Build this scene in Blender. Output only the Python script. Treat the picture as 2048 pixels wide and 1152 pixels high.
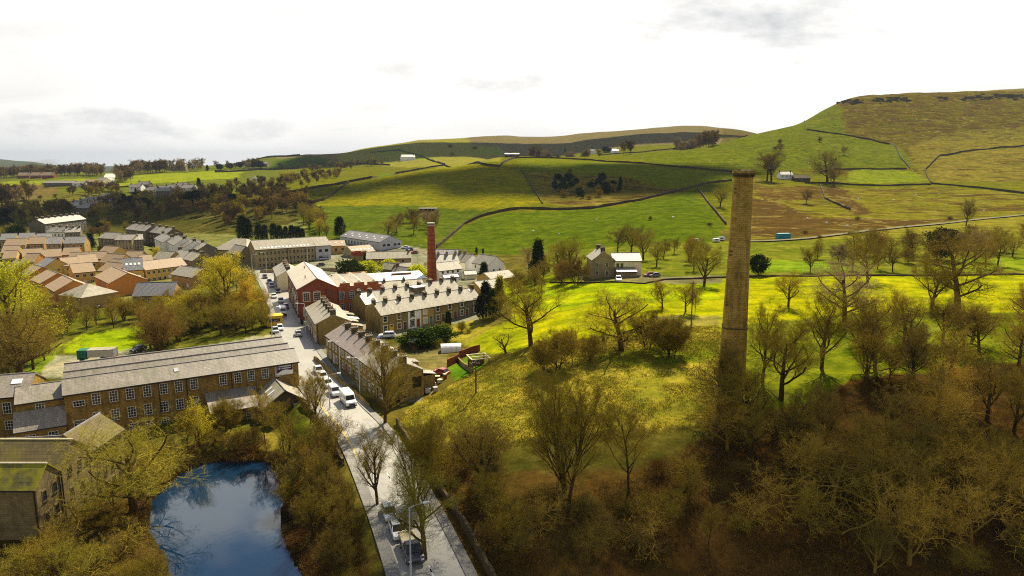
import bpy, bmesh, math, random
import numpy as np
from mathutils import Vector, Matrix

R = math.radians
sc = bpy.context.scene
col = sc.collection
for o in list(bpy.data.objects):
    bpy.data.objects.remove(o)
rnd = random.Random(7)
nrng = np.random.default_rng(7)

# ------------------------------------------------------------------ camera
CAM_Z, PITCH, F = 42.0, R(10.2), 1365.33
cd = bpy.data.cameras.new("camera")
cd.lens, cd.sensor_width = 24.0, 36.0
cd.clip_start, cd.clip_end = 0.5, 30000
cam = bpy.data.objects.new("camera", cd)
cam.location = (0, 0, CAM_Z)
cam.rotation_euler = (R(90) - PITCH, 0, 0)
col.objects.link(cam)
sc.camera = cam

# ------------------------------------------------------------------ world, sun, exposure
SUN_EL, SUN_AZ = R(48), R(19)          # azimuth measured from +Y towards +X
w = bpy.data.worlds.new("World")
sc.world = w
w.use_nodes = True
nt = w.node_tree
nt.nodes.clear()
def wn(t, **k):
    n = nt.nodes.new(t)
    for a, b in k.items():
        setattr(n, a, b)
    return n
def wl(a, b):
    nt.links.new(a, b)
def wmath(op, a, b=None, c=None, clamp=False):
    n = wn('ShaderNodeMath', operation=op, use_clamp=clamp)
    for i, v in enumerate((a, b, c)):
        if v is None:
            continue
        if isinstance(v, (int, float)):
            n.inputs[i].default_value = v
        else:
            wl(v, n.inputs[i])
    return n.outputs[0]
out = wn('ShaderNodeOutputWorld')
bg = wn('ShaderNodeBackground')
sky = wn('ShaderNodeTexSky', sky_type='NISHITA', sun_disc=False)
sky.sun_elevation, sky.sun_rotation = SUN_EL, SUN_AZ
sky.air_density, sky.dust_density, sky.ozone_density = 1.0, 0.6, 2.5
tc = wn('ShaderNodeTexCoord')
sep = wn('ShaderNodeSeparateXYZ')
wl(tc.outputs['Generated'], sep.inputs[0])
zc = wmath('MAXIMUM', sep.outputs[2], 0.0)
den = wmath('ADD', zc, 0.13)
cmb = wn('ShaderNodeCombineXYZ')
wl(wmath('DIVIDE', sep.outputs[0], den), cmb.inputs[0])
wl(wmath('DIVIDE', sep.outputs[1], den), cmb.inputs[1])
n1 = wn('ShaderNodeTexNoise'); n1.inputs['Scale'].default_value = 0.85; n1.inputs['Detail'].default_value = 7; n1.inputs['Roughness'].default_value = 0.55; n1.inputs['Distortion'].default_value = 0.35
wl(cmb.outputs[0], n1.inputs['Vector'])
# cloud cover: nearly closed low over the hills, broken overhead
cov = wn('ShaderNodeMapRange'); cov.interpolation_type = 'SMOOTHSTEP'
for i, v in zip((1, 2, 3, 4), (0.27, 0.62, 0.30, 0.53)):
    cov.inputs[i].default_value = v
wl(zc, cov.inputs[0])
d = wmath('SUBTRACT', n1.outputs['Fac'], cov.outputs[0])
cfac0 = wmath('MULTIPLY', d, 11.0, clamp=True)
# clouds shine towards the sun and dim behind the camera; grey bellies where the photograph has them
sd_ = wn('ShaderNodeVectorMath', operation='DOT_PRODUCT'); wl(tc.outputs['Generated'], sd_.inputs[0])
sd_.inputs[1].default_value = (math.sin(SUN_AZ), math.cos(SUN_AZ), 0.0)
lit = wn('ShaderNodeMapRange')
for i, v in zip((1, 2, 3, 4), (-0.6, 0.75, 0.52, 1.0)):
    lit.inputs[i].default_value = v
wl(sd_.outputs['Value'], lit.inputs[0])
yy_ = wmath('MAXIMUM', sep.outputs[1], 0.05)
kx_, kz_ = wmath('DIVIDE', sep.outputs[0], yy_), wmath('DIVIDE', sep.outputs[2], yy_)
n2 = wn('ShaderNodeTexNoise'); n2.inputs['Scale'].default_value = 9.0; n2.inputs['Detail'].default_value = 6; n2.inputs['Roughness'].default_value = 0.6
cb2 = wn('ShaderNodeCombineXYZ'); wl(kx_, cb2.inputs[0]); wl(wmath('MULTIPLY', kz_, 2.6), cb2.inputs[1]); wl(cb2.outputs[0], n2.inputs['Vector'])
tot = None
for px, py, sx, sy, amt in ((1530, 30, 430, 105, .92), (1000, 168, 130, 30, .85), (800, 138, 80, 30, .6), (200, 250, 330, 42, .8), (520, 262, 160, 26, .6), (1490, 162, 120, 15, .5), (750, 212, 60, 20, .55), (480, 250, 140, 20, .5), (60, 60, 260, 40, .3), (1950, 60, 120, 40, .35)):
    v = (576 - py) / 1365.33; sp_, cp_ = math.sin(PITCH), math.cos(PITCH); dy = cp_ + v * sp_
    cx, cz = (px - 1024) / 1365.33 / dy, (-sp_ + v * cp_) / dy
    a = wmath('POWER', wmath('ABSOLUTE', wmath('DIVIDE', wmath('SUBTRACT', kx_, cx), sx / 1365.33)), 2.0)
    b = wmath('POWER', wmath('ABSOLUTE', wmath('DIVIDE', wmath('SUBTRACT', kz_, cz), sy / 1365.33)), 2.0)
    e = wmath('SUBTRACT', wmath('ADD', 0.55, wmath('MULTIPLY', wmath('SUBTRACT', n2.outputs['Fac'], 0.5), 3.4)), wmath('ADD', a, b))
    e = wmath('MULTIPLY', wmath('MULTIPLY', e, 0.62, clamp=True), amt)
    tot = e if tot is None else wmath('MAXIMUM', tot, e)
# one tall cloud standing higher up over the valley (the pond mirrors it)
a = wmath('POWER', wmath('ABSOLUTE', wmath('DIVIDE', wmath('ADD', kx_, 0.375), 0.055)), 2.0)
b = wmath('POWER', wmath('ABSOLUTE', wmath('DIVIDE', wmath('SUBTRACT', kz_, 0.50), 0.13)), 2.0)
e = wmath('SUBTRACT', wmath('ADD', 0.7, wmath('MULTIPLY', wmath('SUBTRACT', n2.outputs['Fac'], 0.5), 2.5)), wmath('ADD', a, b))
cfac = wmath('MAXIMUM', cfac0, wmath('MULTIPLY', e, 1.6, clamp=True))
n3 = wn('ShaderNodeTexNoise'); n3.inputs['Scale'].default_value = 3.2; n3.inputs['Detail'].default_value = 6; n3.inputs['Roughness'].default_value = 0.55; n3.inputs['Distortion'].default_value = 0.6
cb3 = wn('ShaderNodeCombineXYZ'); wl(kx_, cb3.inputs[0]); wl(wmath('MULTIPLY', kz_, 4.0), cb3.inputs[1]); cb3.inputs[2].default_value = 2.7; wl(cb3.outputs[0], n3.inputs['Vector'])
tot = wmath('MAXIMUM', tot, wmath('MULTIPLY', wmath('MULTIPLY', wmath('SUBTRACT', n3.outputs['Fac'], 0.47), 3.2, clamp=True), 0.26))
belly = wn('ShaderNodeMix', data_type='RGBA')
wl(tot, belly.inputs[0]); belly.inputs[6].default_value = (0.585, 0.57, 0.545, 1); belly.inputs[7].default_value = (0.20, 0.222, 0.243, 1)
bl2 = wn('ShaderNodeMix', data_type='RGBA', blend_type='MULTIPLY'); bl2.inputs[0].default_value = 1.0
wl(belly.outputs[2], bl2.inputs[6]); wl(lit.outputs[0], bl2.inputs[7])
skm = wn('ShaderNodeMix', data_type='RGBA', blend_type='MULTIPLY'); skm.inputs[0].default_value = 1.0
wl(sky.outputs[0], skm.inputs[6]); SKY_K = 0.06
skm.inputs[7].default_value = (SKY_K, SKY_K, SKY_K, 1)
mix = wn('ShaderNodeMix', data_type='RGBA')
wl(cfac, mix.inputs[0]); wl(skm.outputs[2], mix.inputs[6]); wl(bl2.outputs[2], mix.inputs[7])
# below the horizon: the far, dim land
lo = wn('ShaderNodeMapRange')
for i, v in zip((1, 2, 3, 4), (-0.03, -0.004, 0.0, 1.0)):
    lo.inputs[i].default_value = v
wl(sep.outputs[2], lo.inputs[0])
mix2 = wn('ShaderNodeMix', data_type='RGBA')
wl(lo.outputs[0], mix2.inputs[0]); mix2.inputs[6].default_value = (0.10, 0.09, 0.04, 1); wl(mix.outputs[2], mix2.inputs[7])
wl(mix2.outputs[2], bg.inputs['Color']); bg.inputs['Strength'].default_value = 1.0
wl(bg.outputs[0], out.inputs['Surface'])

sd = bpy.data.lights.new("sun", 'SUN')
sd.energy, sd.angle, sd.color = 5.0, R(0.53), (1.0, 0.91, 0.70)
so = bpy.data.objects.new("sun", sd)
SUN_DIR = Vector((math.sin(SUN_AZ) * math.cos(SUN_EL), math.cos(SUN_AZ) * math.cos(SUN_EL), math.sin(SUN_EL)))
so.rotation_euler = (-SUN_DIR).to_track_quat('-Z', 'Y').to_euler()
so.location = (0, 0, 300)
col.objects.link(so)

sc.view_settings.view_transform = 'Standard'
sc.view_settings.look = 'None'
sc.view_settings.exposure = 1.07
sc.view_settings.gamma = 1.0
sc.cycles.max_bounces = 4
sc.cycles.transparent_max_bounces = 12
sc.cycles.diffuse_bounces = 2
sc.cycles.glossy_bounces = 2
sc.cycles.use_denoising = False
sc.cycles.use_adaptive_sampling = False
sc.cycles.sample_clamp_indirect = 1.2
sc.cycles.sample_clamp_direct = 1.3
sc.cycles.filter_width = 1.1

# ------------------------------------------------------------------ view helpers
SP, CP = math.sin(PITCH), math.cos(PITCH)
def ray(px, py):
    u, v = (px - 1024) / F, (576 - py) / F
    return (u, CP + v * SP, -SP + v * CP)
def P(px, py, z):
    d = ray(px, py); t = (z - CAM_Z) / d[2]
    return Vector((d[0] * t, d[1] * t, z))
def PD(px, py, Y):
    d = ray(px, py); t = Y / d[1]
    return Vector((d[0] * t, Y, CAM_Z + d[2] * t))
def zpx(py, Y):
    v = (576 - py) / F
    return CAM_Z + Y * (-SP + v * CP) / (CP + v * SP)

# ------------------------------------------------------------------ terrain height
ROAD = [(-3.4, 50), (-8.2, 64.5), (-14.3, 81), (-22.8, 101.5), (-31, 116.3), (-41, 136), (-50.6, 157), (-58.9, 177.7), (-69.6, 204),
        (-82.7, 234.4), (-97.3, 264.4), (-117, 290), (-146, 319), (-196, 370), (-222, 396)]
def zz(l):                              # knots: (Y, z) or (Y, 'p', image row)
    return [(a[0], a[1] if len(a) == 2 else zpx(a[2], a[0])) for a in l]
COLS = [
 (-900, [(30, -4), (60, -4), (110, -3), (160, 0), (430, 2), (700, 'p', 395), (1000, 'p', 362), (1300, 'p', 352), (2200, 0), (4500, 'p', 318), (9500, 60)]),
 (0,    [(30, -4), (60, -4), (104, -4), (135, -.5), (160, 0), (430, 2), (700, 'p', 398), (1000, 'p', 364), (1300, 'p', 351), (2200, 0), (4500, 'p', 319), (9500, 60)]),
 (120,  [(30, -4), (60, -4), (104, -4), (135, -.5), (160, 0), (430, 3), (600, 'p', 420), (800, 'p', 374), (1000, 'p', 358), (1300, 'p', 348), (2200, 0), (4500, 'p', 327), (9500, 40)]),
 (250,  [(30, -4), (60, -4), (104, -4), (135, -.5), (160, 0), (430, 2), (600, 'p', 418), (800, 'p', 374), (1000, 'p', 352), (1250, 'p', 343), (2200, 0), (4500, 'p', 338), (9500, 30)]),
 (330,  [(30, -4), (60, -4), (104, -4), (135, -.5), (160, 0), (430, 2), (520, 'p', 420), (700, 'p', 388), (1000, 'p', 352), (1250, 'p', 339), (2200, 10), (4500, 'p', 342), (9500, 30)]),
 (430,  [(30, -4), (60, -4), (108, -4), (132, -.5), (155, 0), (340, 1), (420, 'p', 450), (500, 'p', 412), (600, 'p', 405), (800, 'p', 372), (1100, 'p', 346), (1350, 'p', 329), (2200, 20), (9500, 30)]),
 (540,  [(30, -4), (60, -4), (110, -4), (128, -.4), (150, 0), (330, 1), (390, 'p', 460), (470, 'p', 415), (560, 'p', 392), (700, 14), (950, 'p', 362), (1250, 'p', 338), (1500, 'p', 310), (2300, 40), (9500, 30)]),
 (640,  [(30, -3), (60, -3), (112, -1.5), (125, -.1), (150, 0), (330, 2), (400, 'p', 452), (500, 'p', 412), (580, 'p', 374), (700, 18), (1000, 'p', 355), (1300, 'p', 332), (1650, 'p', 308), (2400, 40), (9500, 30)]),
 (740,  [(30, -.5), (80, -.2), (120, 0), (150, 0), (300, 1), (350, 'p', 474), (440, 'p', 432), (540, 'p', 395), (610, 'p', 355), (750, 20), (1100, 'p', 342), (1500, 'p', 312), (1950, 'p', 293), (2600, 50), (9500, 30)]),
 (850,  [(30, 0), (80, 0.0), (112, 0), (150, 0), (285, 0.5), (330, 'p', 490), (430, 'p', 437), (540, 'p', 382), (640, 'p', 338), (800, 30), (1150, 'p', 326), (1600, 'p', 300), (2150, 'p', 277), (2900, 60), (9500, 40)]),
 (930,  [(30, 0), (70, 0.5), (90, 1.2), (110, 3.2), (122, 3.6), (138, 0.6), (150, 0.3), (280, 0.6), (330, 'p', 494), (410, 'p', 448), (540, 'p', 378), (660, 'p', 327), (850, 36), (1200, 'p', 318), (1700, 'p', 292), (2350, 'p', 273), (3000, 70), (9500, 40)]),
 (1000, [(30, 0), (60, 0.5), (80, 1.5), (100, 3.6), (115, 5.6), (124, 6.3), (134, 5.0), (146, 2.6), (165, 2.4), (200, 2), (280, 1), (325, 'p', 505), (420, 'p', 428), (540, 'p', 372), (660, 'p', 325), (760, 'p', 318), (950, 'p', 311), (1250, 40), (1700, 'p', 300), (2500, 'p', 271), (3200, 80), (9500, 40)]),
 (1100, [(30, 0), (60, 0.4), (80, 2.0), (100, 5.0), (118, 7.2), (132, 7.2), (150, 6.0), (180, 5.2), (215, 5), (280, 4), (315, 'p', 503), (420, 'p', 424), (540, 'p', 368), (680, 'p', 320), (900, 'p', 311), (1200, 45), (2600, 'p', 268), (3400, 90), (9500, 40)]),
 (1220, [(30, -1), (55, -.5), (75, 1.2), (95, 5.2), (115, 7.6), (140, 8.0), (170, 8), (230, 8), (290, 'p', 502), (420, 'p', 420), (520, 'p', 378), (640, 'p', 335), (900, 'p', 311), (1150, 50), (2800, 'p', 261), (3600, 100), (9500, 50)]),
 (1380, [(30, -2), (50, -1.5), (70, 0), (90, 4.2), (110, 7.6), (140, 8.4), (230, 8.5), (290, 'p', 494), (400, 'p', 415), (520, 'p', 372), (660, 'p', 332), (850, 'p', 296), (1150, 60), (3000, 'p', 250), (3800, 110), (9500, 60)]),
 (1480, [(30, -3), (50, -2), (68, -.6), (88, 3.6), (108, 7.6), (140, 8.6), (220, 9), (290, 'p', 490), (400, 'p', 428), (520, 'p', 375), (640, 'p', 340), (880, 'p', 278), (1000, 'p', 268), (1250, 70), (3000, 'p', 262), (3800, 110), (9500, 60)]),
 (1570, [(30, -3), (50, -2), (66, -.8), (86, 3), (106, 7.2), (140, 8.8), (220, 9.5), (290, 'p', 487), (420, 'p', 420), (540, 'p', 372), (600, 'p', 360), (880, 'p', 262), (960, 'p', 247), (1200, 90), (3000, 120), (9500, 60)]),
 (1620, [(30, -3), (50, -2), (66, -.8), (86, 3), (106, 7.2), (140, 8.8), (220, 9.5), (290, 'p', 487), (420, 'p', 420), (540, 'p', 375), (620, 'p', 358), (880, 'p', 270), (1030, 'p', 222), (1100, 'p', 216), (1400, 110), (3000, 130), (9500, 60)]),
 (1680, [(30, -3), (50, -2), (66, -.8), (86, 3), (106, 7.2), (140, 9), (220, 10), (290, 'p', 484), (420, 'p', 422), (540, 'p', 380), (640, 'p', 352), (880, 'p', 276), (1080, 'p', 196), (1130, 'p', 187), (1500, 150), (3000, 150), (9500, 60)]),
 (1750, [(30, -3), (50, -2), (66, -.8), (86, 3), (106, 7.2), (140, 9), (220, 10), (290, 'p', 482), (420, 'p', 425), (540, 'p', 385), (640, 'p', 358), (880, 'p', 283), (1100, 'p', 195), (1150, 'p', 183), (1500, 155), (3000, 150), (9500, 60)]),
 (1900, [(30, -3), (50, -2), (66, -.8), (86, 3), (106, 7.2), (140, 9), (220, 10), (290, 'p', 478), (420, 'p', 430), (540, 'p', 385), (640, 'p', 360), (880, 'p', 284), (1130, 'p', 192), (1190, 'p', 177), (1600, 170), (3000, 160), (9500, 60)]),
 (2048, [(30, -3), (50, -2), (66, -.8), (86, 3), (106, 7.2), (140, 9), (220, 11), (290, 'p', 474), (420, 'p', 432), (540, 'p', 385), (640, 'p', 362), (880, 'p', 280), (1160, 'p', 187), (1230, 'p', 171), (1700, 185), (3000, 170), (9500, 60)]),
 (2900, [(30, -3), (50, -2), (66, -.8), (86, 3), (106, 7.2), (140, 9), (220, 12), (290, 'p', 470), (420, 'p', 430), (640, 'p', 360), (880, 'p', 275), (1200, 'p', 183), (1300, 'p', 168), (1800, 200), (3000, 170), (9500, 60)]),
]
NK, NY = 440, 500
KS = np.linspace(-1.2, 1.2, NK)
LY0, LY1 = math.log(26.0), math.log(9500.0)
LYS = np.linspace(LY0, LY1, NY)
YS = np.exp(LYS)
def gauss(a, s, ax):
    r = int(3 * s) + 1
    k = np.exp(-0.5 * (np.arange(-r, r + 1) / s) ** 2); k /= k.sum()
    pad = [(0, 0)] * a.ndim; pad[ax] = (r, r)
    b = np.pad(a, pad, mode='edge')
    o = np.zeros_like(a)
    for i, wgt in enumerate(k):
        sl = [slice(None)] * a.ndim; sl[ax] = slice(i, i + a.shape[ax])
        o += wgt * b[tuple(sl)]
    return o
prof = []
for px, kn in COLS:
    kn = zz(kn)
    prof.append(np.interp(LYS, [math.log(a) for a, b in kn], [b for a, b in kn]))
prof = gauss(np.array(prof), 3.0, 1)
kc = np.array([(px - 1024) / F for px, _ in COLS])
Z = np.empty((NY, NK))
for j in range(NY):
    Z[j] = np.interp(KS, kc, prof[:, j])
Z = gauss(Z, 3.0, 1)
KX, YY = np.meshgrid(KS, YS)
XX = KX * YY
def vnoise(x, y, seed=0):               # smooth value noise, vectorised
    xi, yi = np.floor(x).astype(np.int64), np.floor(y).astype(np.int64)
    fx, fy = x - xi, y - yi
    fx, fy = fx * fx * (3 - 2 * fx), fy * fy * (3 - 2 * fy)
    def h(a, b):
        n = (a * 374761393 + b * 668265263 + seed * 1274126177) & 0x7fffffff
        n = ((n ^ (n >> 13)) * 1274126177) & 0x7fffffff
        return ((n ^ (n >> 16)) & 0xffff) / 65535.0
    return (h(xi, yi) * (1 - fx) + h(xi + 1, yi) * fx) * (1 - fy) + (h(xi, yi + 1) * (1 - fx) + h(xi + 1, yi + 1) * fx) * fy
def fbm(x, y, o=4, seed=0):
    s, a = 0, 0.5
    for i in range(o):
        s = s + a * (vnoise(x * 2 ** i, y * 2 ** i, seed + i) - 0.5); a *= 0.5
    return s
def segdist(x, y, pts):
    best = np.full(np.shape(x), 1e9)
    for (ax, ay), (bx, by) in zip(pts[:-1], pts[1:]):
        dx, dy = bx - ax, by - ay
        t = np.clip(((x - ax) * dx + (y - ay) * dy) / (dx * dx + dy * dy), 0, 1)
        best = np.minimum(best, np.hypot(x - ax - t * dx, y - ay - t * dy))
    return best
def inpoly(x, y, poly):
    r = np.zeros(np.shape(x), bool)
    n = len(poly)
    for i in range(n):
        (ax, ay), (bx, by) = poly[i][:2], poly[(i + 1) % n][:2]
        if ay == by:
            continue
        c = ((ay > y) != (by > y)) & (x < (bx - ax) * (y - ay) / (by - ay) + ax)
        r ^= c
    return r
def sstep(a, b, x):
    t = np.clip((x - a) / (b - a), 0, 1)
    return t * t * (3 - 2 * t)
POND_Z = -5.0
POND = [P(px, py, POND_Z) for px, py in [(352, 952), (400, 928), (470, 919), (530, 922), (556, 940), (566, 990), (560, 1060), (585, 1120), (640, 1200),
                                         (520, 1330), (380, 1290), (345, 1180), (330, 1110), (296, 1060), (306, 1000)]]
pc = Vector((sum(p.x for p in POND) / len(POND), sum(p.y for p in POND) / len(POND)))
def ponddist(x, y):
    d = segdist(x, y, [(p.x, p.y) for p in POND] + [(POND[0].x, POND[0].y)])
    return np.where(inpoly(x, y, [(p.x, p.y) for p in POND]), -d, d)
# rolling noise on the slopes, none in the town
town = sstep(150, 130, YY) * 0 + ((YY > 112) & (YY < 330) & (KX < 0.0)).astype(float)
town = gauss(gauss(town, 4, 0), 4, 1)
amp = np.interp(YY, [60, 120, 300, 420, 1000, 3000, 9000], [0.35, 0.35, 0.5, 3.0, 7, 40, 60])
wl_ = np.interp(YY, [60, 300, 1000, 9000], [9, 30, 110, 900])
Z = Z + amp * (1 - town) * fbm(XX / wl_ + 3.3, YY / wl_ + 9.1, 4, 3)
tus = np.interp(YY, [60, 90, 160, 260], [.25, .4, .3, 0]) * (1 - town)
Z = Z + tus * fbm(XX / 1.6, YY / 1.6, 2, 11)
# gully lines on the right hill
gul = np.interp(KX, [0.42, 0.5], [0, 1]) * np.interp(YY, [600, 850, 1150, 1250], [0, 1, 1, 0])
Z = Z - gul * 5 * np.abs(fbm(XX / 40 + YY / 200, YY / 260, 3, 21)) * 2
# road corridor is level; pond sits in a basin
rd = segdist(XX, YY, ROAD)
m = sstep(11, 5.2, rd)
Z = Z * (1 - m) + (-0.08) * m
pd = ponddist(XX, YY)
m = sstep(7.0, 0.0, pd)
Z = Z * (1 - m) + (POND_Z + 0.25) * m
Z = np.where(pd < 0.0, POND_Z - 0.1 - np.minimum(-pd, 3) * 0.5, Z)

def Hv(x, y):
    y = np.maximum(y, 26.001)
    fy = np.clip((np.log(y) - LY0) / (LY1 - LY0) * (NY - 1), 0, NY - 1.001)
    fk = np.clip((x / y - KS[0]) / (KS[-1] - KS[0]) * (NK - 1), 0, NK - 1.001)
    j, i = fy.astype(int), fk.astype(int)
    a, b = fy - j, fk - i
    return (Z[j, i] * (1 - b) + Z[j, i + 1] * b) * (1 - a) + (Z[j + 1, i] * (1 - b) + Z[j + 1, i + 1] * b) * a
def H(x, y):
    return float(Hv(np.array([x]), np.array([y]))[0])
_T = np.exp(np.linspace(math.log(30), math.log(9300), 4000))
def G(px, py):                          # where the line of sight meets the land
    d = ray(px, py)
    x, y, z = d[0] * _T, d[1] * _T, CAM_Z + d[2] * _T
    below = z < Hv(x, y)
    i = int(np.argmax(below)) if below.any() else len(_T) - 1
    return Vector((x[i], y[i], H(x[i], y[i])))

# ------------------------------------------------------------------ materials
MATS = {}
class NB:
    def __init__(s, name):
        s.m = bpy.data.materials.new(name); s.m.use_nodes = True
        s.t = s.m.node_tree; s.b = s.t.nodes['Principled BSDF']; s.o = s.t.nodes['Material Output']
        MATS[name] = s.m
    def n(s, t, **k):
        x = s.t.nodes.new(t)
        for a, b in k.items():
            setattr(x, a, b)
        return x
    def l(s, a, b):
        s.t.links.new(a, b)
    def set(s, n, i, v):
        if hasattr(v, 'links'):
            s.l(v, n.inputs[i])
        else:
            n.inputs[i].default_value = v
    def math(s, op, a, b=0.0, clamp=False):
        x = s.n('ShaderNodeMath', operation=op, use_clamp=clamp); s.set(x, 0, a); s.set(x, 1, b); return x.outputs[0]
    def noise(s, vec, scale, detail=3, rough=.55, dist=0):
        x = s.n('ShaderNodeTexNoise'); x.inputs['Scale'].default_value = scale; x.inputs['Detail'].default_value = detail
        x.inputs['Roughness'].default_value = rough; x.inputs['Distortion'].default_value = dist
        if vec is not None: s.l(vec, x.inputs['Vector'])
        return x.outputs['Fac']
    def ramp(s, f, a, b, ca=(0, 0, 0, 1), cb=(1, 1, 1, 1)):
        x = s.n('ShaderNodeValToRGB'); e = x.color_ramp.elements
        e[0].position, e[0].color, e[1].position, e[1].color = a, ca, b, cb
        s.l(f, x.inputs[0]); return x.outputs[0]
    def mix(s, f, a, b, mode='MIX'):
        x = s.n('ShaderNodeMix', data_type='RGBA', blend_type=mode); s.set(x, 0, f); s.set(x, 6, a); s.set(x, 7, b); return x.outputs[2]
    def coord(s, k='Object'):
        return s.n('ShaderNodeTexCoord').outputs[k]
    def rand(s):
        return s.n('ShaderNodeObjectInfo').outputs['Random']
    def bump(s, h, st=.3, dist=.05):
        x = s.n('ShaderNodeBump'); x.inputs['Strength'].default_value = st; x.inputs['Distance'].default_value = dist
        s.l(h, x.inputs['Height']); s.l(x.outputs[0], s.b.inputs['Normal'])
    def fin(s, c, rough=.85, spec=.25):
        s.set(s.b, 'Base Color', c); s.set(s.b, 'Roughness', rough); s.b.inputs['Specular IOR Level'].default_value = spec
        return s.m
def c4(c, k=1.0):
    return (c[0] * k, c[1] * k, c[2] * k, 1)
def plain(name, c, var=.25, scale=1.2, rough=.85, spec=.25, metal=0.0, c2=None):
    s = NB(name); v = s.coord()
    f = s.noise(v, scale, 4)
    m = s.mix(s.ramp(f, .3, .7), c4(c, 1 - var), c4(c2 or c, 1 + var if c2 is None else 1))
    s.b.inputs['Metallic'].default_value = metal
    return s.fin(m, rough, spec)
def masonry(name, c1, c2, mortar, bw=.55, bh=.24, stain=(.03, .022, .01), st=.55, rough=.9):
    s = NB(name); v = s.coord()
    sp = s.n('ShaderNodeSeparateXYZ'); s.l(v, sp.inputs[0])
    cb = s.n('ShaderNodeCombineXYZ'); s.l(s.math('ADD', sp.outputs[0], sp.outputs[1]), cb.inputs[0]); s.l(sp.outputs[2], cb.inputs[1])
    br = s.n('ShaderNodeTexBrick'); br.inputs['Scale'].default_value = 1.0
    br.inputs['Brick Width'].default_value = bw; br.inputs['Row Height'].default_value = bh
    br.inputs['Mortar Size'].default_value = .018; br.inputs['Bias'].default_value = -.1
    br.inputs['Color1'].default_value = c4(c1); br.inputs['Color2'].default_value = c4(c2); br.inputs['Mortar'].default_value = c4(mortar)
    s.l(cb.outputs[0], br.inputs['Vector'])
    big = s.noise(v, .35, 5, .6)
    mp = s.n('ShaderNodeMapping'); mp.inputs['Scale'].default_value = (1.6, 1.6, .22); s.l(v, mp.inputs[0])
    streak = s.noise(mp.outputs[0], 1.0, 4, .6)
    f = s.math('MULTIPLY', s.ramp(s.math('ADD', s.math('MULTIPLY', big, .5), s.math('MULTIPLY', streak, .5)), .46, .64), st)
    c = s.mix(f, br.outputs['Color'], c4(stain))
    c = s.mix(s.ramp(s.noise(v, 3.5, 3), .35, .75), s.mix(1.0, c, (.72, .72, .72, 1), 'MULTIPLY'), c)
    s.bump(br.outputs['Fac'], .35, .03)
    return s.fin(c, rough, .06)
def roofing(name, c1, c2, moss=(.10, .10, .012), mossamt=.35, row=.32, wdt=.4, rough=.46, spec=.75, patch=.5):
    s = NB(name); v = s.coord()
    br = s.n('ShaderNodeTexBrick'); br.inputs['Scale'].default_value = 1.0
    br.inputs['Brick Width'].default_value = wdt; br.inputs['Row Height'].default_value = row; br.inputs['Mortar Size'].default_value = .022
    br.inputs['Color1'].default_value = c4(c1); br.inputs['Color2'].default_value = c4(c2); br.inputs['Mortar'].default_value = c4(c1, .45)
    s.l(v, br.inputs['Vector'])
    big = s.noise(v, .28, 5, .62, .3)
    mp = s.n('ShaderNodeMapping'); mp.inputs['Scale'].default_value = (2.2, .25, .25); s.l(v, mp.inputs[0])
    streak = s.noise(mp.outputs[0], 1.0, 4, .65)
    c = s.mix(s.math('MULTIPLY', s.ramp(streak, .42, .68), patch), br.outputs['Color'], c4(c1, .42))
    c = s.mix(s.math('MULTIPLY', s.ramp(big, .5 if mossamt < .9 else .38, .66 if mossamt < .9 else .55), mossamt), c, c4(moss))
    s.bump(br.outputs['Fac'], .5, .05)
    return s.fin(c, rough, spec)

masonry('mill_stone', (.42, .265, .062), (.29, .175, .036), (.12, .085, .035), .6, .26, st=.62)
masonry('terrace_stone', (.40, .285, .09), (.30, .205, .056), (.15, .11, .05), .5, .22)
masonry('pale_stone', (.46, .36, .19), (.36, .275, .135), (.25, .2, .1), .5, .24, st=.35)
masonry('grey_stone', (.26, .22, .15), (.18, .15, .1), (.12, .1, .07), .5, .24, st=.5)
masonry('dark_stone', (.16, .12, .06), (.10, .075, .035), (.07, .05, .03), .6, .28)
masonry('old_stone', (.33, .25, .105), (.24, .175, .065), (.17, .13, .06), .7, .3, st=.5)
masonry('chimney_stone', (.62, .41, .095), (.43, .27, .055), (.2, .13, .04), .62, .29, st=.6)
masonry('red_brick', (.47, .085, .026), (.34, .055, .018), (.2, .09, .05), .23, .075, st=.5)
masonry('orange_brick_red', (.60, .12, .028), (.49, .085, .02), (.24, .11, .06), .23, .075, st=.4)
masonry('chimney_brick', (.36, .085, .026), (.25, .048, .017), (.3, .18, .1), .3, .9, st=.3)
masonry('yellow_brick', (.84, .54, .085), (.76, .47, .07), (.5, .36, .16), .3, .12, st=.05)
masonry('orange_brick', (.76, .29, .04), (.68, .24, .03), (.4, .22, .09), .3, .12, st=.08)
masonry('tan_brick', (.56, .35, .10), (.48, .29, .08), (.4, .27, .12), .3, .12, st=.08)
masonry('field_stone', (.13, .095, .045), (.075, .055, .026), (.035, .026, .013), .5, .2, st=.4)
plain('white_render', (.82, .80, .74), .07, .6)
plain('cream_render', (.74, .66, .42), .08, .6)
plain('grey_cladding', (.40, .40, .42), .06, .5, .6)
plain('dark_trim', (.025, .022, .02), .3)
plain('white_paint', (.74, .73, .70), .08, .8, .5)
plain('stone_trim', (.55, .47, .28), .15, 2)
plain('pot_clay', (.42, .24, .10), .3, 3)
plain('wood_grey', (.22, .17, .10), .3, 2)
plain('wood_brown', (.13, .075, .03), .3, 2)
plain('galvanised', (.42, .43, .43), .12, 2, .45, .5, .4)
plain('lamp_metal', (.50, .51, .50), .1, 2, .5)
plain('green_tarp', (.01, .14, .08), .2, 1.5, .6)
plain('blue_paint', (.02, .06, .26), .2, 2, .4, .5)
plain('teal_paint', (.02, .22, .26), .2, 2, .5)
plain('purple_sign', (.05, .008, .085), .08, 2, .5)
plain('yellow_paint', (.72, .42, .015), .1, 2, .5)
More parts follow.
